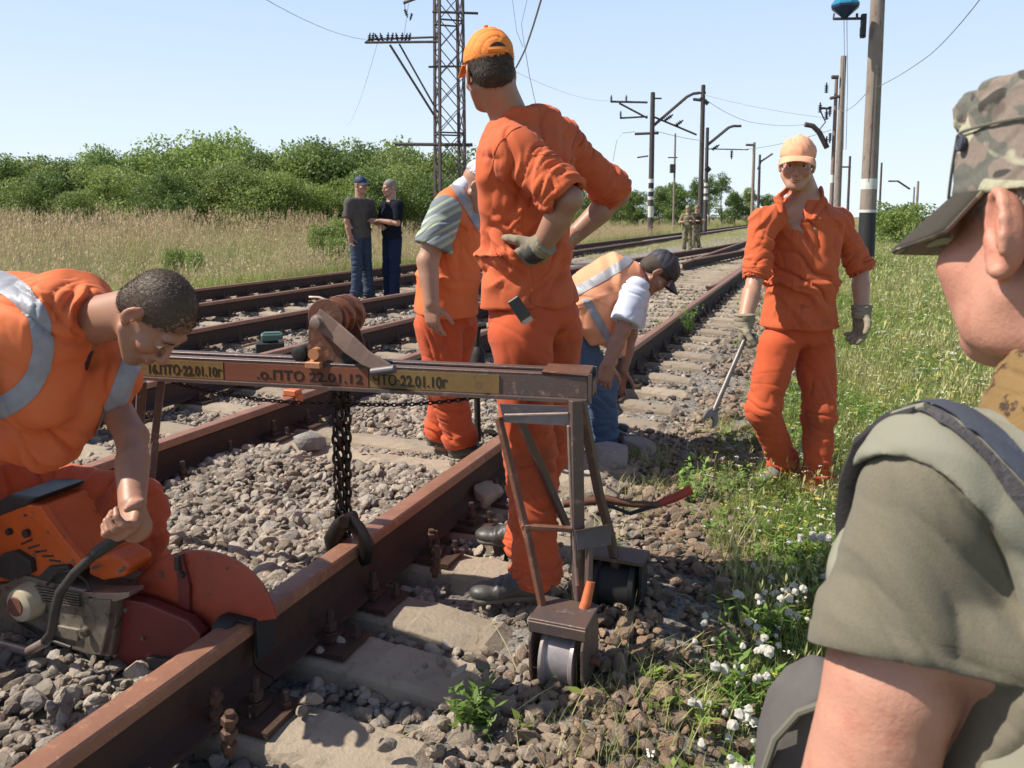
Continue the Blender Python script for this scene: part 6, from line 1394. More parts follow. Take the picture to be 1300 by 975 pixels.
# ------------------------------------------------------------ the man in the striped shirt and vest
M_STRIPE = mat('striped_cotton', (.5, .55, .5), .85)
def stripe_nodes(m):
    N = m.node_tree.nodes; L = m.node_tree.links; b = N['Principled BSDF']; tc = N.new('ShaderNodeTexCoord'); mp = N.new('ShaderNodeMapping'); mp.inputs['Rotation'].default_value = (0, R(30), 0); L.new(tc.outputs['Object'], mp.inputs[0])
    sx = N.new('ShaderNodeSeparateXYZ'); L.new(mp.outputs[0], sx.inputs[0]); ml = N.new('ShaderNodeMath'); ml.operation = 'MULTIPLY'; ml.inputs[1].default_value = 9; L.new(sx.outputs['Z'], ml.inputs[0]); fr = N.new('ShaderNodeMath'); fr.operation = 'FRACT'; L.new(ml.outputs[0], fr.inputs[0])
    rp = N.new('ShaderNodeValToRGB'); rp.color_ramp.interpolation = 'CONSTANT'; e = rp.color_ramp.elements; e[0].position = 0; e[0].color = (.17, .20, .22, 1); e[1].position = .3; e[1].color = (.36, .43, .30, 1)
    for ps, c in ((.45, (.24, .28, .28, 1)), (.6, (.46, .50, .44, 1)), (.72, (.20, .24, .26, 1)), (.88, (.36, .43, .32, 1))): q = e.new(ps); q.color = c
    L.new(fr.outputs[0], rp.inputs[0]); L.new(rp.outputs[0], b.inputs['Base Color'])
stripe_nodes(M_STRIPE)
def striped():
    th = thing('person', 'man in orange vest over a green striped shirt with one arm hanging', 'person', P(570, 590, 4.05)); p = pd
    H = Head(p(608, 236, 3.95), A3(.75, -.05, -.65), A3(.45, 0, .9), .98); neck = p(588, 246, 4.0); chest = p(582, 290, 4.02); belly = p(570, 350, 4.05); pel = p(568, 405, 4.08); lat = _n(A3(-.15, -1, 0))
    shR, elR, wrR = p(566, 268, 3.82), p(543, 332, 3.78), p(548, 385, 3.74); shL, elL, wrL = p(600, 268, 4.2), p(622, 330, 4.15), p(630, 385, 4.0)
    hipR, knR, anR = p(556, 412, 3.98), p(566, 492, 3.98), p(586, 572, 4.02); hipL, knL, anL = p(580, 412, 4.18), p(568, 490, 4.2), p(558, 562, 4.24)
    B = body_sdf(neck, chest, belly, pel, lat, ((shR, elR, wrR), (shL, elL, wrL)), ((hipR, knR, anR), (hipL, knL, anL)), H, fine=False, fw=A3(1, 0, 0)); B.u(cone(shR, elR, .058, .052), cone(elR, wrR, .055, .034), k=.01)
    add_hand(B, wrR, _n(A3(.05, 0, -1)), A3(.5, .9, 0), 1, .45, 1.08); add_hand(B, wrL, A3(.1, 0, -1), A3(-.5, -.9, 0), -1, .4)
    b = garment('body', B, .0055, M_SKIN, th); color_skin(b, (.40, .22, .15), None)
    wm = mat('white_lilac_cloth', (.62, .62, .72), .85, bump=.3, bs=200); ball_cap(H, th, wm, vox=.006, brim=True)
    S = Sdf(); S.u(cone(p(592, 236, 3.95), p(578, 250, 3.97), .052, .062), k=.03); garment('collar', S, .006, wm, th, folds((neck, .1, A3(1, 0, .5), 20, .01)))
    S = Sdf(); S.u(cone(shR, shR * .30 + elR * .70, .080, .094), k=.01); d = _n(elR - shR); S.sub(cone(shR * .30 + elR * .70 + d * .03, elR + d * .1, .080, .080)); S.cut(plane(shR * .36 + elR * .64 + d * .02, d))
    garment('shirt_sleeve', S, .005, M_STRIPE, th, folds((shR * .5 + elR * .5, .14, d + A3(.4, 0, 0), 18, .012), base=.002))
    J = shirt_sdf(neck, chest, belly, p(567, 400, 4.06), lat, (.19, .13), (.20, .15), (.21, .165)); J.u(cone(neck - A3(0, 0, .02), shR * .75 + neck * .25, .085, .085), k=.04); J.sub(cone(shR + A3(-.03, -.02, -.05), shR + A3(-.10, -.1, -.07), .085, .10), k=.01)
    fs = folds((chest, .2, A3(1, 0, .4), 14, .014), (belly, .22, A3(1, 0, .6), 12, .018), (pel, .15, A3(1, 0, 0), 16, .014), base=.003, seed=41); v = garment('reflective_vest', J, .007, M_VEST, th, fs)
    q = p(600, 272, 3.85); n_ = _n(A3(.9, 0, .52)); band(v, [(q + n_ * .022, n_), (q - n_ * .022, -n_), (p(600, 315, 3.9), A3(0, 0, -1))], 'reflective_strip', M_REFL, .003)
    z = p(570, 372, 4)[2]; band(v, [(A3(0, 0, z), A3(0, 0, 1)), (A3(0, 0, z - .012), A3(0, 0, -1))], 'hem_tape', M_REFL, .002) if False else None
    up5 = A3(0, 0, .055); Tz = trousers_sdf(belly, pel, lat, ((hipR, knR, anR + up5), (hipL, knL, anL + up5)), rad=(.115, .094, .084)); garment('trousers', Tz, .007, M_ORT, th, folds((knR, .18, A3(.3, 0, 1), 18, .016), (anR, .16, A3(.3, 0, 1), 28, .018), (anL, .14, A3(.3, 0, 1), 28, .016), (hipR, .2, A3(1, 0, .4), 14, .016), base=.004, seed=43))
    shoe(th, anR, A3(.95, -.3, 0), M_SHOE, M_SOLE, sole_z=.022, vox=.006, laces=False); shoe(th, anL, A3(.9, -.3, 0), M_SHOE, M_SOLE, sole_z=.022, vox=.006, laces=False)
striped()
# ------------------------------------------------------------ the man bending down
M_JEAN = mat('blue_jeans', (.055, .095, .18), .85, c2=(.085, .14, .24), vs=5, vd=.6, bump=.4, bs=300, bdist=.001); M_JEAND = mat('dark_jeans', (.020, .033, .060), .85, c2=(.04, .065, .11), vs=5, vd=.6, bump=.4, bs=200)
def bending():
    th = thing('person', 'bending man in sunlit orange vest, blue jeans and dark cap, reaching down beside the rail', 'person', P(765, 560, 4.4)); p = pd
    H = Head(p(834, 347, 4.25), A3(.55, -.05, -.84), A3(.86, 0, .5), 1.0); neck = p(812, 352, 4.28); chest = p(785, 356, 4.3); belly = p(750, 385, 4.36); pel = p(722, 425, 4.42); lat = _n(A3(-.12, -1, .1))
    shR, elR, wrR = p(806, 372, 4.12), p(790, 420, 4.05), p(772, 462, 4.0); shL, elL, wrL = p(806, 375, 4.48), p(800, 425, 4.5), p(790, 470, 4.45)
    hipR, knR, anR = p(730, 435, 4.32), p(763, 492, 4.30), p(768, 560, 4.38); hipL, knL, anL = p(728, 430, 4.54), p(752, 490, 4.56), p(756, 545, 4.62)
    B = body_sdf(neck, chest, belly, pel, lat, ((shR, elR, wrR), (shL, elL, wrL)), ((hipR, knR, anR), (hipL, knL, anL)), H, fine=False, fw=A3(1, 0, 0)); add_hand(B, wrR, _n(A3(-.2, 0, -1)), A3(.2, .9, 0), 1, .6); add_hand(B, wrL, _n(A3(-.2, 0, -1)), A3(.2, -.9, 0), -1, .6)
    b = garment('body', B, .0055, M_SKIN, th); color_skin(b, (.32, .16, .11), None); hair(H, th, low=-.04, vox=.005)
    ball_cap(H, th, mat('black_cap', (.025, .025, .035), .7, c2=(.05, .05, .07), vs=30), vox=.006)
    wt = mat('pale_shirt', (.58, .62, .74), .85, bump=.3, bs=200); S = Sdf()
    for a, b_ in ((shR, elR), (shL, elL)): S.u(cone(a, a * .3 + b_ * .7, .082, .080), k=.01); d = _n(b_ - a); S.cut(plane(A3(0, 0, (a * .34 + b_ * .66)[2]), A3(0, 0, -1)) if False else plane(a * .3 + b_ * .7 + d * .02, d))
    S.u(cone(neck, chest, .08, .12), k=.03); garment('shirt', S, .006, wt, th, folds((shR, .15, A3(.3, 0, 1), 20, .012)))
    J = Sdf(); J.u(elimb(p(806, 352, 4.3), p(782, 354, 4.3), lat, (.15, .09), (.20, .15)), elimb(p(782, 354, 4.3), p(752, 376, 4.35), lat, (.20, .15), (.20, .16)), elimb(p(752, 372, 4.35), p(748, 410, 4.35), lat, (.20, .145), (.20, .11)), k=.05)
    J.u(elimb(p(772, 385, 4.22), p(786, 452, 4.18), A3(-1, 0, .3), (.12, .035), (.035, .02)), elimb(p(752, 380, 4.2), p(768, 430, 4.2), A3(-1, 0, .2), (.13, .05), (.08, .03)), k=.05)
    J.sub(cone(shR + A3(.03, -.02, -.02), shR + A3(.03, -.3, -.05), .070, .08), k=.01)
    v = garment('reflective_vest', J, .0065, mat('vest_orange_sunlit', (.88, .42, .24), .8, c2=(.84, .34, .18), vs=4, bump=.3, bs=380, bdist=.001, trans=.12), th, folds((belly, .2, A3(1, 0, .8), 14, .013), (p(775, 430, 4.2), .14, A3(1, 0, 0), 20, .014), base=.003, seed=51))  # sun grazing the back is put into this paler vest colour
    q = p(800, 330, 4.1); n_ = _n(A3(-.52, 0, .85)); band(v, [(p(775, 345, 4.15) + n_ * .022, n_), (p(775, 345, 4.15) - n_ * .022, -n_)], 'reflective_strip', M_REFL, .003, keep=lambda c, n: n.y < .3)
    n_ = _n(A3(.87, 0, .5)); qq = p(758, 405, 4.2); band(v, [(qq + n_ * .022, n_), (qq - n_ * .022, -n_), (p(745, 378, 4.2), A3(0, 0, 1))], 'reflective_strip', M_REFL, .003, keep=lambda c, n: n.y < .3)
    Tz = trousers_sdf(belly, pel, lat, ((hipR, knR, anR), (hipL, knL, anL)), rad=(.115, .092, .078)); garment('jeans', Tz, .007, M_JEAN, th, folds((knR, .16, A3(.3, 0, 1), 18, .015), (anR, .14, A3(0, 0, 1), 28, .014), (hipR, .2, A3(1, 0, .4), 14, .014), base=.003, seed=53))
    shoe(th, anR, A3(1, -.1, 0), M_SHOE, M_SOLE, sole_z=-.01, vox=.006, laces=False); shoe(th, anL, A3(1, -.1, 0), M_SHOE, M_SOLE, sole_z=-.01, vox=.006, laces=False)
bending()
# ------------------------------------------------------------ the man walking with the wrench
def wrench_man():
    th = thing('person', 'man in orange work suit and faded cap walking towards the camera with a long wrench', 'person', P(1020, 630, 3.95)); p = pd
    fw = _n(A3(-.32, -1, 0)); lat = _n(np.cross(A3(0, 0, 1), fw)); lat = lat if lat[0] > 0 else -lat       # his left is at the right of the picture
    H = Head(p(1012, 209, 3.86), A3(-.34, -.92, -.14), A3(.02, -.10, 1), 1.0); neck = p(1022, 246, 3.93)
    chest = p(1021, 290, 3.93); belly = p(1016, 358, 3.93); pel = p(1014, 425, 3.95)
    shR, elR, wrR = p(970, 280, 3.86), p(959, 352, 3.80), p(945, 408, 3.68); shL, elL, wrL = p(1064, 284, 4.0), p(1092, 340, 3.96), p(1094, 395, 3.86)
    hipR, knR, anR = p(988, 440, 3.92), p(968, 520, 3.86), p(996, 590, 4.0); hipL, knL, anL = p(1034, 440, 3.98), p(1040, 525, 3.90), p(1037, 615, 3.86)
    B = body_sdf(neck, chest, belly, pel, lat, ((shR, elR, wrR), (shL, elL, wrL)), ((hipR, knR, anR), (hipL, knL, anL)), H, fw=fw)
    add_hand(B, wrR, _n(A3(-.05, -.05, -1)), A3(.8, -.3, 0), -1 if False else 1, 1.2, 1.0, .9); add_hand(B, wrL, _n(A3(-.05, -.1, -1)), A3(-.9, -.3, 0), -1, .5, 1.0)
    b = garment('body', B, .004, M_SKIN, th); color_skin(b, (.44, .235, .155), H); eyes(H, th); hair(H, th, low=-.03, vox=.0045); ball_cap(H, th, M_PEACH, vox=.0045, seed=9, high=.004)
    hem = p(1014, 418, 3.94); ud = A3(0, 0, 1)
    J = shirt_sdf(neck, chest, belly, hem, lat, (.185, .115), (.168, .125), (.188, .14), arms=((shR, elR, .92, .066, .064), (shL, elL, .98, .068, .066)), k=.05, shr=.058, slope=.075)
    # open neck
    J.sub(cone(p(1014, 234, 3.86), p(1008, 296, 3.82), .068, .018), k=.006)
    fs = folds((chest + fw * .1, .18, lat + A3(0, 0, .6), 14, .016), (belly + fw * .12, .22, A3(.7, 0, 1), 12, .022), (hem, .15, lat, 17, .018), (elR, .12, elR - shR, 32, .016), (elL, .12, elL - shL, 32, .018), (shL, .14, A3(1, 0, .6), 16, .015), (shR, .12, A3(1, 0, -.6), 18, .014), base=.004, seed=61)
    j = garment('jacket', J, .006, M_OR, th, fs)
    # front edge, buttons, pocket, collar
    f0 = p(1010, 300, 3.8); n_ = _n(lat * 1.0 + A3(0, 0, .03)); band(j, [(f0 + n_ * .020, n_), (f0 - n_ * .012, -n_), (p(1010, 272, 3.8), A3(0, 0, 1))], 'front_placket', M_OR, .0035, keep=lambda c, n: N3(n) @ fw > .2)
    pk = p(1048, 318, 3.8); band(j, [(pk + lat * .055, lat), (pk - lat * .055, -lat), (pk + A3(0, 0, .012), A3(0, 0, 1)), (pk - A3(0, 0, .11), A3(0, 0, -1))], 'chest_pocket', M_OR, .0035, keep=lambda c, n: N3(n) @ fw > .2)
    pk = p(985, 318, 3.75); band(j, [(pk + lat * .045, lat), (pk - lat * .045, -lat), (pk + A3(0, 0, .012), A3(0, 0, 1)), (pk - A3(0, 0, .10), A3(0, 0, -1))], 'chest_pocket', M_OR, .003, keep=lambda c, n: N3(n) @ fw > .2)
    for sx, (a, b_, c_) in ((-1, (p(1000, 240, 3.90), p(988, 250, 3.83), p(992, 270, 3.79))), (1, (p(1042, 242, 3.93), p(1045, 254, 3.86), p(1032, 278, 3.79)))):
        S = Sdf(); S.u(elimb(a, b_, fw + A3(0, 0, .3), (.030, .011), (.034, .010)), elimb(b_, c_, lat, (.026, .009), (.010, .007)), k=.012); garment('collar', S, .004, M_OR, th, folds((b_, .08, A3(0, 0, 1), 30, .004)))
    S = Sdf(); S.u(elimb(neck + A3(0, .03, -.02), neck + A3(0, .035, .025), lat, (.078, .05), (.070, .045), .3)); S.sub(cone(neck + A3(0, 0, -.1), neck + A3(0, 0, .1), .058, .054)); S.sub(ell(neck + fw * .075, A3(.075, .085, .13))); garment('collar', S, .004, M_OR, th)
    band(j, [(hem + A3(0, 0, .03), A3(0, 0, 1)), (hem + A3(0, 0, .018), A3(0, 0, -1))], 'hem', M_OR, .002)
    Tz = trousers_sdf(belly + A3(0, 0, -.1), pel, lat, ((hipR, knR, anR), (hipL, knL, anL)), rad=(.100, .080, .072), pr=(.162, .125))
    garment('trousers', Tz, .006, M_ORT, th, folds((knR, .13, A3(.2, 0, 1), 24, .015), (knL, .14, A3(.2, 0, 1), 20, .015), (anL, .13, A3(0, 0, 1), 34, .018), (anR, .13, A3(.4, 0, 1), 34, .018), (pel, .16, A3(1, 0, .5), 16, .014), (hipL * .5 + knL * .5, .15, A3(1, 0, .3), 13, .014), base=.004, seed=63))
    # gloves
    g = Sdf(); add_hand(g, wrR, _n(A3(-.05, -.05, -1)), A3(.8, -.3, 0), 1, 1.2, 1.06, .9); g.u(elimb(wrR + A3(0, 0, .03), wrR + A3(0, 0, -.03), A3(0, 1, 0), (.046, .044), (.042, .038), .2), k=.01); garment('glove', g, .004, M_GLOVE, th, folds((wrR, .07, A3(0, 0, 1), 70, .006)), inflate=.004)
    g = Sdf(); add_hand(g, wrL, _n(A3(-.05, -.1, -1)), A3(-.9, -.3, 0), -1, .5, 1.08); g.u(elimb(wrL + A3(0, 0, .022), wrL + A3(0, 0, -.03), A3(0, 1, 0), (.047, .044), (.043, .038), .2), k=.01); garment('glove', g, .004, M_GLOVE, th, folds((wrL, .07, A3(0, 0, 1), 70, .006)), inflate=.0045)
    shoe(th, anR, A3(-.8, -.5, .0), M_SHOEG, M_SOLE, sole_z=anR[2] - .07, vox=.006); shoe(th, anL, A3(-.1, -1, 0), M_SHOE, M_SOLE, sole_z=anL[2] - .075, vox=.006)
    # wrench: held by the right glove
    a, b_ = p(945, 432, 3.64), p(906, 522, 3.5); wr = thing('wrench', 'long steel open end wrench held low in the walking man\'s glove', 'wrench', Vector(a)); d = _n(b_ - a)
    mb = MB(); mb.tube([a - d * .12, a, a * .5 + b_ * .5, b_], [.0105, .011, .0115, .012], 10); parent_np(mb.build('shank', M_WR, None, smooth=True), wr)
    l = _n(np.cross(d, A3(0, 1, .3))); poly = [b_ + l * x + d * y for x, y in ((-.014, -.01), (-.036, .02), (-.040, .055), (-.024, .072), (-.018, .040), (0, .028), (.018, .040), (.026, .072), (.040, .052), (.034, .018), (.014, -.01))]
    mb = MB(); mb.prism([q - np.cross(l, d) * .007 for q in poly], Vector(np.cross(l, d)), .014); parent_np(mb.build('jaw', M_WR, None, bevel=.002), wr)
M_SHOEG = mat('grey_dusty_shoe', (.15, .14, .13), .8, c2=(.25, .23, .2), vs=20, bump=.3); M_WR = mat('wrench_steel', (.24, .22, .21), .5, metal=.6, c2=(.12, .09, .08), vs=20, bump=.2, bs=60)
wrench_man()
# ------------------------------------------------------------ men farther off
def far_man(label, px, pyf, pyh, D, fx, fy, shirt, pants, arms, hairm=None, cap=None, vest=None, skin=(.40, .22, .15), vox=.012, sh=22, helmet=None, bootm=None, wide=1.0):
    """arms: ((elbow px, py, dD), (wrist ...)) for the near and the far arm"""
    k = D / FOC; foot = pd(px, pyf, D); hgt = (pyf - pyh) * k; th = thing('person', label, 'person', Vector(foot)); fw = _n(A3(fx, fy, 0)); lat = _n(np.cross(A3(0, 0, 1), fw)); up = A3(0, 0, 1)
    s = hgt / 1.8; hd = foot + up * (hgt - .115 * s) + fw * .03; neck = foot + up * 1.50 * s; chest = foot + up * 1.28 * s; belly = foot + up * 1.05 * s; pel = foot + up * .93 * s
    H = Head(hd, fw + A3(0, 0, -.12), up, s * 1.02); legs = []; ar = []
    for q, off in ((-1, .0), (1, .05)):
        hip = pel + lat * .09 * q * s - up * .03; kn = foot + up * .50 * s + lat * .10 * q * s + fw * .02; an = foot + up * .09 + lat * .12 * q * s + fw * off; legs.append((hip, kn, an))
    for q, (e, w_) in zip((-1, 1), arms):
        a = chest + up * .15 * s + lat * .185 * q * s * wide; el = a + lat * e[0] + fw * e[1] + up * e[2]; wr = el + lat * w_[0] + fw * w_[1] + up * w_[2]; ar.append((a, el, wr))
    B = body_sdf(neck, chest, belly, pel, lat, ar, legs, H, fine=D < 15, fw=fw)
    for q, (a, el, wr) in zip((-1, 1), ar): add_hand(B, wr, _n(wr - el), fw if abs(_n(wr - el)[2]) > .5 else -up, q, .5)
    b = garment('body', B, vox * .6, M_SKIN, th); color_skin(b, skin, None)
    if cap: ball_cap(H, th, cap, vox=vox * .7)
    if hairm: hair(H, th, low=-.045, m=hairm, vox=vox * .5)
    J = shirt_sdf(neck, chest, belly, pel - up * .02, lat, (.19 * wide, .125), (.165 * wide, .13), (.175 * wide, .14), arms=[(a, el, (.75 if not helmet else 1.25), .075, .068) for a, el, wr in ar])
    garment('shirt', J, vox, shirt, th, folds((chest, .3, lat + up * .4, 13, .012), (belly, .25, up, 12, .012), base=.003, seed=int(px)))
    if vest:
        V_ = Sdf(); V_.u(elimb(chest + up * .08, belly - up * .02, lat, (.185 * wide, .165), (.19 * wide, .17), .2), k=.01); V_.sub(cone(ar[0][0], ar[0][1], .085, .09), cone(ar[1][0], ar[1][1], .085, .09)); garment('vest', V_, vox, vest, th, folds((chest, .3, up, 14, .02), base=.006))
    garment('trousers', trousers_sdf(belly - up * .05, pel, lat, legs, rad=(.105, .085, .078)), vox, pants, th, folds(*[(l_[1], .2, up, 16, .014) for l_ in legs], *[(l_[2], .15, up, 24, .016) for l_ in legs], base=.003, seed=int(px) + 5))
    for l_ in legs: shoe(th, l_[2], fw, bootm or M_SHOE, M_SOLE, sole_z=foot[2], vox=vox * .8, laces=False)
    if helmet:
        S = Sdf(); S.u(H.e(0, -.01, .05, .095, .118, .092)); S.cut(plane(H.p(0, 0, .015), H.M @ A3(0, 0, -1))); garment('helmet', S, vox * .8, helmet, th)
    return th, H, ar, chest, belly, fw, lat
M_GREYT = mat('grey_brown_tshirt', (.085, .072, .066), .9); M_NAVY = mat('navy_shirt', (.012, .014, .022), .95, spec=.1); M_NAVYT = mat('navy_trousers', (.012, .018, .042), .95, c2=(.025, .035, .07), vs=6, spec=.1); M_NCAP = mat('navy_cap', (.02, .035, .09), .7); M_DV = mat('dark_vest', (.025, .025, .025), .8)
r1 = far_man('man in navy cap, grey brown shirt and jeans, left of the two talking men', 459, 381, 226, 12.0, .8, -.5, M_GREYT, M_JEAND, (((-.05, -.02, -.27), (.02, .04, -.24)), ((.04, .05, -.27), (-.1, .2, -.05))), cap=M_NCAP, vox=.010, wide=1.12, skin=(.42, .22, .15))
r2 = far_man('grey haired man in dark shirt with folded forearm, right of the two talking men', 499, 385, 229, 12.1, -.75, -.6, M_NAVY, M_NAVYT, (((-.04, .05, -.27), (.16, .2, .05)), ((.04, .05, -.27), (-.2, .18, .04))), hairm=M_HAIRG, vox=.010, wide=1.08, skin=(.44, .24, .17))
M_CAMF = mat('far_camouflage', (.22, .19, .11), .9, c2=(.10, .10, .055), vs=9, vd=.2, c3=(.32, .27, .18), s3=8, t3=(.55, .6)); M_HELM = mat('helmet_cover', (.36, .33, .20), .9, c2=(.2, .19, .11), vs=14, vd=.3)
far_man('soldier in sandy camouflage and pale helmet walking on the far track, left one', 872, 319, 262, 29, -.2, -1, M_CAMF, M_CAMF, (((-.10, .05, -.25), (.1, .2, .02)), ((.06, .05, -.25), (-.1, .2, .05))), vest=M_CAMF, helmet=M_HELM, vox=.02, bootm=M_CAMF)
far_man('soldier in darker camouflage close behind the pale helmet, right one', 883, 315, 262, 31, .5, -1, M_CAMF, M_CAMF, (((-.10, .05, -.25), (.1, .2, .02)), ((.06, .05, -.25), (-.1, .2, .05))), vest=M_DV, helmet=M_CAMF, vox=.02)
# ------------------------------------------------------------ the soldier in front at the right
def camo_mat(nm, sc=21):
    m = mat(nm, (.20, .165, .13), .95, bump=.6, bs=700, bdist=.0008); N = m.node_tree.nodes; L = m.node_tree.links; b = N['Principled BSDF']; tc = N.new('ShaderNodeTexCoord')
    def nz(scale, off, det=1.2, dist=1.1):
        mp = N.new('ShaderNodeMapping'); mp.inputs['Location'].default_value = off; mp.inputs['Scale'].default_value = (1, 1, 1.35); L.new(tc.outputs['Object'], mp.inputs[0])
        n = N.new('ShaderNodeTexNoise'); n.inputs['Scale'].default_value = scale; n.inputs['Detail'].default_value = det; n.inputs['Distortion'].default_value = dist; n.inputs['Roughness'].default_value = .35; L.new(mp.outputs[0], n.inputs['Vector']); return n.outputs['Fac']
    def step(f, a, w=.012):
        r = N.new('ShaderNodeMapRange'); r.inputs[1].default_value = a - w; r.inputs[2].default_value = a + w; L.new(f, r.inputs[0]); return r.outputs[0]
    def mix(f, a, c):
        x = N.new('ShaderNodeMix'); x.data_type = 'RGBA'; L.new(f, x.inputs[0])
        if hasattr(a, 'node'): L.new(a, x.inputs[6])
        else: x.inputs[6].default_value = a
        x.inputs[7].default_value = c; return x.outputs[2]
    c = mix(step(nz(sc, (0, 0, 0)), .53), (.225, .18, .15, 1), (.13, .13, .11, 1)); c = mix(step(nz(sc * .9, (7, 3, 1)), .615), c, (.43, .42, .30, 1)); c = mix(step(nz(sc * 1.3, (2, 9, 4)), .665), c, (.055, .05, .045, 1))
    f = N.new('ShaderNodeTexNoise'); f.inputs['Scale'].default_value = 260; L.new(tc.outputs['Object'], f.inputs['Vector']); mr = N.new('ShaderNodeMapRange'); mr.inputs[3].default_value = .8; mr.inputs[4].default_value = 1.2; L.new(f.outputs['Fac'], mr.inputs[0])
    h = N.new('ShaderNodeHueSaturation'); L.new(c, h.inputs['Color']); L.new(mr.outputs[0], h.inputs['Value']); L.new(h.outputs[0], b.inputs['Base Color']); return m
M_CAMO = camo_mat('camouflage_cloth')
M_TSH = mat('olive_tshirt', (.145, .128, .090), .95, c2=(.175, .156, .112), vs=7, vd=.7, c3=(.128, .113, .080), s3=500, t3=(.40, .70), bump=.6, bs=650, bdist=.0008, sheen=.1)
M_VST = mat('grey_green_vest', (.20, .195, .15), .9, c2=(.255, .245, .19), vs=6, vd=.7, bump=.5, bs=500, bdist=.001); M_WEB = mat('dark_navy_webbing', (.045, .052, .075), .7, bump=.6, bs=300, bdist=.001); M_WEBR = mat('ribbed_strap', (.085, .078, .085), .8, c2=(.05, .045, .05), vs=200, bump=.8, bs=200)
M_LIN = mat('black_lining', (.022, .02, .022), .8, bump=.4, bs=200); M_NECKC = mat('golden_brown_collar', (.17, .10, .034), .9, c2=(.23, .145, .055), vs=20, c3=(.05, .025, .015), s3=34, t3=(.55, .58), bump=.6, bs=90)
M_BRIM = mat('brim_underside', (.040, .034, .024), .85, bump=.4, bs=400, bdist=.001); M_STUB = mat('cropped_grey_hair', (.30, .20, .155), .75, c2=(.40, .33, .29), vs=150, vd=.25, c3=(.13, .09, .075), s3=190, t3=(.55, .66), bump=.9, bs=420, bdist=.002)
M_HAIRS = mat('short_grey_strands', (.22, .16, .125), .6, c2=(.48, .43, .39), vs=300, vd=.2)
M_SKINF = mat('sunburnt_skin', (.5, .28, .19), .5, attr='Col', sss=.08, c3=(.40, .13, .085), s3=38, t3=(.52, .86), bump=.55, bs=230, bdist=.0016)
M_PIPE = mat('vest_piping', (.12, .115, .09), .8)
def soldier():
    th = thing('person', 'soldier seen from behind in camouflage cap, olive T-shirt and grey green vest', 'person', (.46, .62, -.38)); p = pd
    H = Head(A3(.467, .656, 1.268), A3(-.25, .965, -.06), A3(.02, .05, 1), 1.02); neck = A3(.487, .600, 1.095); lat = _n(A3(-.985, -.16, -.03)); fw = _n(A3(-.16, .985, 0))
    shL, elL, wrL = p(1190, 622, .60), p(1078, 1075, .585), p(1040, 1450, .60); shR = neck - lat * .17 + A3(0, 0, -.035); elR = shR + A3(.04, .02, -.30); wrR = elR + A3(-.05, .22, -.08)
    chest = A3(.478, .632, .96); belly = A3(.485, .635, .70); pel = A3(.49, .62, .52)
    B = Sdf(); add_head(B, H, neck)
    # a fuller ear: rim, hollow and lobe
    for sx in (-1, 1):
        Mt = rotz_(sx * .55) @ rotx(-.15); e0 = A3(sx * .081, -.012, -.004)
        B.u(H.e(e0[0], e0[1], e0[2], .0075, .0195, .0335, Mt), k=.005)
        ring = [e0 + Mt @ A3(sx * .0065, .0185 * math.cos(a_), .0325 * math.sin(a_)) for a_ in np.linspace(R(-55), R(215), 12)]
        for i in range(11): B.u(H.k(ring[i], ring[i + 1], .0046 - .0001 * i, .0046 - .0001 * i), k=.003)
        B.sub(ell(H.p(*(e0 + Mt @ A3(sx * .0085, .001, .004))), A3(.0050, .0125, .0235), H.M @ Mt), k=.003)
        B.u(H.k(e0 + Mt @ A3(sx * .0055, -.004, .016), e0 + Mt @ A3(sx * .0065, -.006, -.010), .0034, .0036), k=.004); B.u(H.k(e0 + Mt @ A3(sx * .005, .009, -.026), e0 + Mt @ A3(sx * .005, .002, -.030), .0065, .007), k=.005); B.u(H.k(e0 + Mt @ A3(sx * .006, .013, -.005), e0 + Mt @ A3(sx * .006, .011, -.011), .0042, .004), k=.004)
    B.u(H.e(-.046, .040, -.045, .014, .036, .040), H.e(.046, .040, -.045, .014, .036, .040), H.e(-.048, .018, -.082, .015, .026, .018), H.e(.048, .018, -.082, .015, .026, .018), k=.025)
    B.u(elimb(neck - A3(0, 0, .03), chest, lat, (.11, .08), (.155, .10)), elimb(chest, belly, lat, (.155, .10), (.14, .10)), k=.04)
    for a, b_, c in ((shL, elL, wrL), (shR, elR, wrR)): B.u(cone(a, a * .5 + b_ * .5, .036, .045), cone(b_, c, .046, .029), cone(a * .45 + b_ * .55, b_, .0475, .047), k=.015); B.u(cone(neck - A3(0, 0, .05), a, .045, .036), k=.03)
    add_hand(B, wrL, _n(A3(-.1, .1, -1)), A3(1, 0, 0), -1, .5); add_hand(B, wrR, _n(A3(-.3, .9, -.3)), A3(-.5, 0, -1), 1, .5)
    b = garment('body', B, .0030, M_SKINF, th, lambda V: (fbm(V * 60, 2, 2) - .5) * .0009); color_skin(b, (.50, .25, .178), H, red=(.40, .12, .09)); eyes(H, th)
    strands(hair(H, th, low=-.045, th=.0042, m=M_STUB, vox=.0030), 22000, .0065, A3(.1, -.3, -.9), M_HAIRS, wd=.00035, lift=.5)
    # field cap
    tb = lambda z: H.M @ A3(0, 0, 1)
    C = Sdf(); lo, hi = H.p(0, -.010, .022), H.p(0, -.006, .120)
    C.u(elimb(lo, hi, H.M[:, 0], (.0835, .106), (.082, .104), .06), k=.0); C.cut(plane(H.p(0, 0, .128), H.M @ A3(0, -.02, 1)), k=.018); C.cut(plane(H.p(0, 0, .030), H.M @ A3(0, .06, -1)), k=.003); C.sub(H.e(0, -.012, .030, .077, .098, .075), k=.003)
    c = garment('field_cap', C, .0032, M_CAMO, th, folds((H.p(-.05, .08, .09), .07, H.M @ A3(.2, 0, 1), 36, .0040), (H.p(-.06, .04, .125), .09, H.M @ A3(.4, 1, .3), 30, .0034), (H.p(-.08, -.02, .08), .09, H.M @ A3(0, .5, 1), 26, .0030), base=.0012, seed=71))
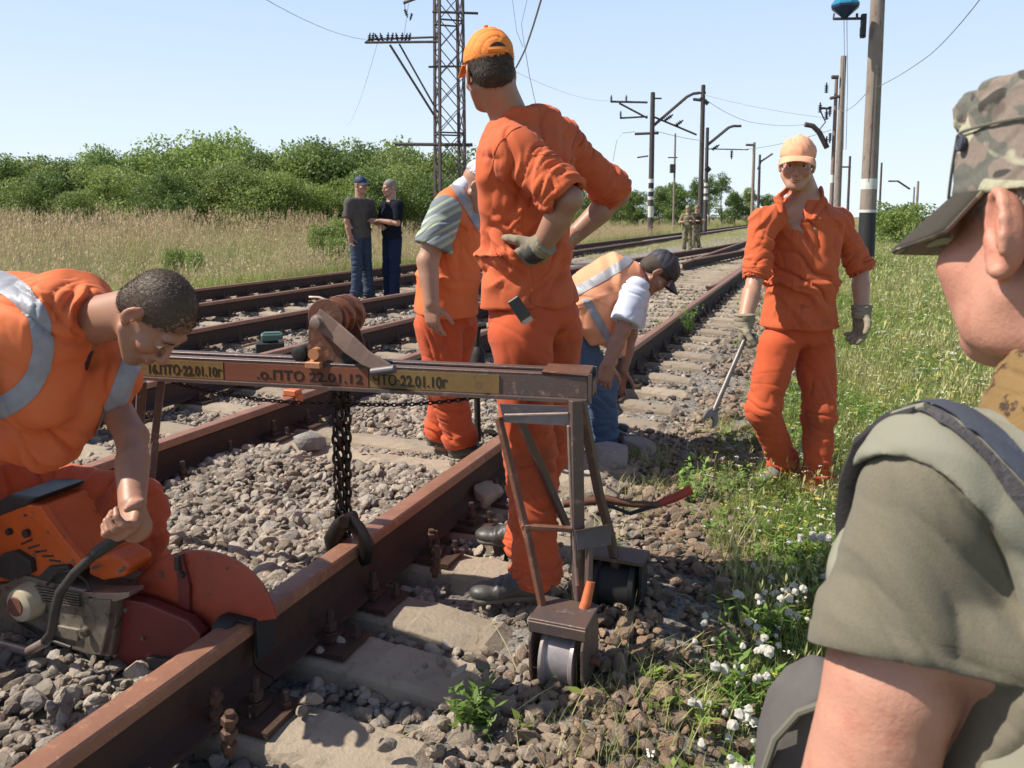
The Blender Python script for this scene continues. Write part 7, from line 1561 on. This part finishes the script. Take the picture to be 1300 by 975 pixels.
    Fp = Sdf(); Fp.u(elimb(H.p(0, -.010, .028), H.p(0, -.008, .082), H.M[:, 0], (.0875, .110), (.0865, .1085), .05)); Fp.sub(elimb(H.p(0, -.010, -.02), H.p(0, -.008, .14), H.M[:, 0], (.082, .1045), (.082, .1045), .05), k=.002)
    Fp.cut(plane(H.p(0, 0, .083), H.M @ A3(0, .06, 1)), plane(H.p(0, 0, .027), H.M @ A3(0, 0.06, -1)), plane(H.p(0, .066, .03), H.M @ A3(0, 1, .38)), k=.002)
    fl = garment('cap_side_flap', Fp, .0030, M_CAMO, th, folds((H.p(-.08, .0, .06), .09, H.M @ A3(.0, .3, 1), 30, .0018), base=.0008, seed=73)); fl.parent = c; fl.matrix_parent_inverse = Matrix()
    # seam piping along the flap's edge
    def rimp(y, z, ex=.0): 
        x = -(.0872 + ex) * math.sqrt(max(0, 1 - ((y + .010) / .1100) ** 2)); return H.p(x, y, z)
    path = [rimp(.064 - .38 * (z - .03), z) for z in np.linspace(.029, .080, 7)] + [rimp(y, .0815 - .06 * (y - .045) * 0) for y in np.linspace(.036, -.10, 12)]
    mb = MB(); mb.tube(path, .0013, 6); q = parent_np(mb.build('seam', M_PIPE, None, smooth=True), th); q.parent = c; q.matrix_parent_inverse = Matrix()
    bp = rimp(.036, .072, .001); bn_ = _n(H.M @ A3(-1, .45, .05)); mb = MB(); mb.lathe(bp - bn_ * .001, bn_, [(0, .0072), (.003, .0072), (.0036, .0060), (.0028, .0050), (.003, .002)], 20); q = parent_np(mb.build('button', M_WEB, None, smooth=True), th); q.parent = c; q.matrix_parent_inverse = Matrix()
    # brim
    V = []; F = []; nu, nv = 19, 9
    for i in range(nu):
        a_ = R(-80 + 160 * i / (nu - 1))
        for j in range(nv):
            r = j / (nv - 1); y0 = -.010 + math.cos(a_) * .098; x0 = math.sin(a_) * .080
            L_ = .084 * (math.cos(a_) ** .55 if abs(a_) < 1.57 else 0); x = x0 * (1 + .10 * r); y = y0 + L_ * r; z = .033 - .60 * L_ * r - .016 * r * abs(math.sin(a_)) ** 2
            V.append(H.p(x, y, z))
    for i in range(nu - 1):
        for j in range(nv - 1): a = i * nv + j; F.append((a, a + 1, a + nv + 1, a + nv))
    me = mesh_np('brim', V, F, [M_CAMO, M_BRIM]); o = put('brim', me); parent_np(o, th); o.parent = c; o.matrix_parent_inverse = Matrix(); md = o.modifiers.new('th', 'SOLIDIFY'); md.thickness = .004; md.offset = -1; md.material_offset = 1; md.material_offset_rim = 0
    # neck cloth
    S = Sdf(); S.u(elimb(neck + A3(-.018, 0, .0), neck + A3(-.006, .004, .055), lat, (.104, .085), (.090, .076), .3)); S.sub(elimb(neck + A3(-.01, 0, -.1), neck + A3(-.002, .004, .12), lat, (.080, .062), (.082, .066), .5), k=.004)
    garment('neck_cloth', S, .003, M_NECKC, th, folds((neck, .12, A3(.3, 0, 1), 60, .006), base=.001, seed=75))
    # T-shirt
    dA = _n(elL - shL); cuff = p(1124, 838, .592); J = Sdf(); J.u(elimb(neck - A3(0, 0, .05), chest, lat, (.12, .085), (.180, .125), .8), elimb(chest, belly, lat, (.180, .125), (.165, .13)), elimb(belly, pel, lat, (.165, .13), (.17, .135), .2), k=.05)
    J.u(cone(neck - A3(0, 0, .055), shL, .054, .049), cone(neck - A3(0, 0, .055), shR, .06, .06), k=.04); J.u(cone(shL, cuff - dA * .03, .0490, .0560), k=.03); J.u(elimb(cuff - dA * .03, cuff + dA * .07, _n(np.cross(dA, A3(.2, 1, 0))), (.0560, .0555), (.0610, .0570), .3), k=.01); h0, h1 = p(1026, 816, .592), p(1219, 852, .592); h2 = p(1122, 838, .534); hx = _n(h1 - h0); hz = _n(np.cross(hx, h2 - h0)); hz = hz if hz[2] > 0 else -hz; hM = np.stack([hx, np.cross(hz, hx), hz], 1); J.sub(boxp((h0 + h1) / 2 - hx * .026 - hz * .10 - hM[:, 1] * .020 * np.sign(hM[1, 1]), A3(.085, .112, .10), hM, .002), k=.002)
    J.u(cone(shR, shR * .45 + elR * .55, .06, .062), k=.03); J.sub(cone(cuff + dA * .004, elL + dA * .1, .0485, .048), k=.002); J.cut(plane(cuff, _n(dA + A3(.10, 0, 0))) if False else plane(pel, A3(0, 0, -1)))
    arm_pit = p(1235, 720, .585)
    fs = folds((p(1200, 640, .55), .10, _n(A3(.9, .1, .42)), 30, .0058), (arm_pit, .08, _n(A3(.85, 0, .52)), 38, .0050), (p(1150, 720, .55), .07, _n(A3(.7, 0, .7)), 26, .0022), (p(1270, 740, .52), .09, _n(A3(.6, 0, .8)), 28, .0045), (p(1225, 560, .56), .05, _n(A3(1, 0, .1)), 60, .004), base=.0012, seed=77)
    t = garment('tshirt', J, .0036, M_TSH, th, fs, it=2)
    band(t, [(h0 + hz * .0175, hz), (h0 + hz * .001, -hz)], 'sleeve_hem', M_TSH, .0014, keep=lambda c_, n: (N3(c_) - (h0 + h1) / 2) @ hx < .058 and c_.y > .50 and c_.y < .656 and n.z > -.6)
    # vest
    W = Sdf(); W.u(elimb(neck - A3(0, 0, .045), chest, lat, (.125, .096), (.196, .150), .8), elimb(chest, belly, lat, (.196, .150), (.185, .155)), elimb(belly, pel + A3(0, 0, .05), lat, (.185, .155), (.18, .15), .2), k=.05)
    W.u(cone(neck - A3(0, 0, .050), shL - lat * .004, .070, .0665), cone(neck - A3(0, 0, .05), shR * .86 + neck * .14, .066, .068), k=.045)
    cc = p(1160, 672, .60); ax_ = _n(A3(-.62, -.78, -.12)); W.sub(elimb(cc - ax_ * .06, cc + ax_ * .2, A3(0, 0, 1), (.066, .055), (.075, .062), .3), k=.006); W.sub(elimb(cc + A3(0, 0, -.05), cc + A3(0, 0, -.2), ax_, (.12, .055), (.12, .06)), k=.02)
    W.sub(ell(p(1205, 830, .535), A3(.056, .09, .105)), k=.004)
    for sh, q_ in ((shR, -1),):
        o_ = sh + lat * q_ * .02 + A3(0, 0, -.022); W.sub(elimb(o_ - lat * q_ * .047, o_ + lat * q_ * .2, A3(0, 0, 1), (.070, .074), (.095, .095), .5), k=.008); W.sub(elimb(o_ - lat * q_ * .03 + A3(0, 0, -.05), o_ - lat * q_ * .03 + A3(0, 0, -.18), fw, (.070, .055), (.075, .05)), k=.02)
    W.sub(elimb(neck - A3(0, 0, .06), neck + A3(0, 0, .2), lat, (.078, .072), (.095, .09), .5), k=.006)
    v = garment('vest', W, .0038, M_VST, th, folds((p(1250, 560, .52), .12, _n(A3(.4, .2, 1)), 30, .0030), (p(1290, 640, .5), .1, _n(A3(1, 0, .2)), 24, .003), base=.0010, seed=79), it=2)
    # webbing over the shoulder
    a0, a1 = p(1172, 512, .585), p(1296, 566, .50); dd = _n(a1 - a0); nn = _n(np.cross(dd, A3(-.3, -.55, .78))); nn = nn if nn[0] < 0 else -nn
    m_ = lambda off, wd: [(a0 + nn * off, nn), (a0 - nn * (wd - off), -nn)]
    band(v, m_(.0, .011) + [(shL - A3(0, 0, .01), A3(0, 0, -1))], 'ribbed_strap', M_WEBR, .0030, keep=lambda c_, n: n.z > .05); band(v, m_(-.012, .018) + [(shL - A3(0, 0, .01), A3(0, 0, -1))], 'webbing_strap', M_WEB, .0042, keep=lambda c_, n: n.z > .05)
    # stitched edges
    V2 = np.array([N3(x.co) for x in v.data.vertices])
    # padded front armhole seen past the sleeve
    mb = MB(); mb.tube([p(1172, 522, .60), p(1140, 534, .63), p(1112, 562, .665), p(1094, 610, .69), p(1088, 660, .70), p(1090, 720, .70)], [.010, .016, .020, .021, .021, .02], 12, flat=.55); parent_np(mb.build('armhole_lining', M_LIN, None, smooth=True), th)
    mb = MB(); mb.tube([p(1176, 515, .595), p(1136, 526, .62), p(1104, 556, .662), p(1085, 606, .69), p(1080, 660, .70), p(1081, 720, .70)], .0032, 8); parent_np(mb.build('vest_piping', M_VST, None, smooth=True), th)
    # trousers
    legs = [(pel + lat * .09 * q_ , pel + lat * .11 * q_ + A3(0, .03, -.45), A3(.49, .62, -.30) + lat * .12 * q_) for q_ in (1, -1)]
    garment('trousers', trousers_sdf(belly - A3(0, 0, .12), pel, lat, legs, rad=(.105, .085, .08)), .009, M_CAMO, th, folds(*[(l_[1], .2, A3(0, 0, 1), 16, .014) for l_ in legs], seed=81))
    for l_ in legs: shoe(th, l_[2], fw, M_SHOE, M_SOLE, sole_z=l_[2][2] - .08, vox=.006, laces=False)
    # bag on the far hip
    bg_ = thing('shoulder_bag', 'dark canvas bag hanging at the soldier\'s side in the bottom corner', 'bag', Vector(p(1010, 960, .80)))
    q = [p(972, 975, .82), p(986, 925, .82), p(1012, 893, .82), p(1046, 876, .80), p(1110, 900, .78), p(1120, 1060, .78), p(965, 1060, .80)]; mb = MB(); mb.prism([Vector(x) for x in q], (.15, 1, .1), .07); parent_np(mb.build('pouch', mat('bag_canvas', (.07, .062, .06), .9, c2=(.11, .10, .095), vs=20, bump=.5, bs=300, bdist=.001), None, bevel=.012, seg=3, smooth=True), bg_)
    mb = MB(); mb.tube([p(968, 985, .812), p(984, 938, .81), p(1014, 905, .81), p(1050, 892, .79)], .0045, 8); parent_np(mb.build('flap_edge', M_PIPE, None, smooth=True), bg_)
soldier()
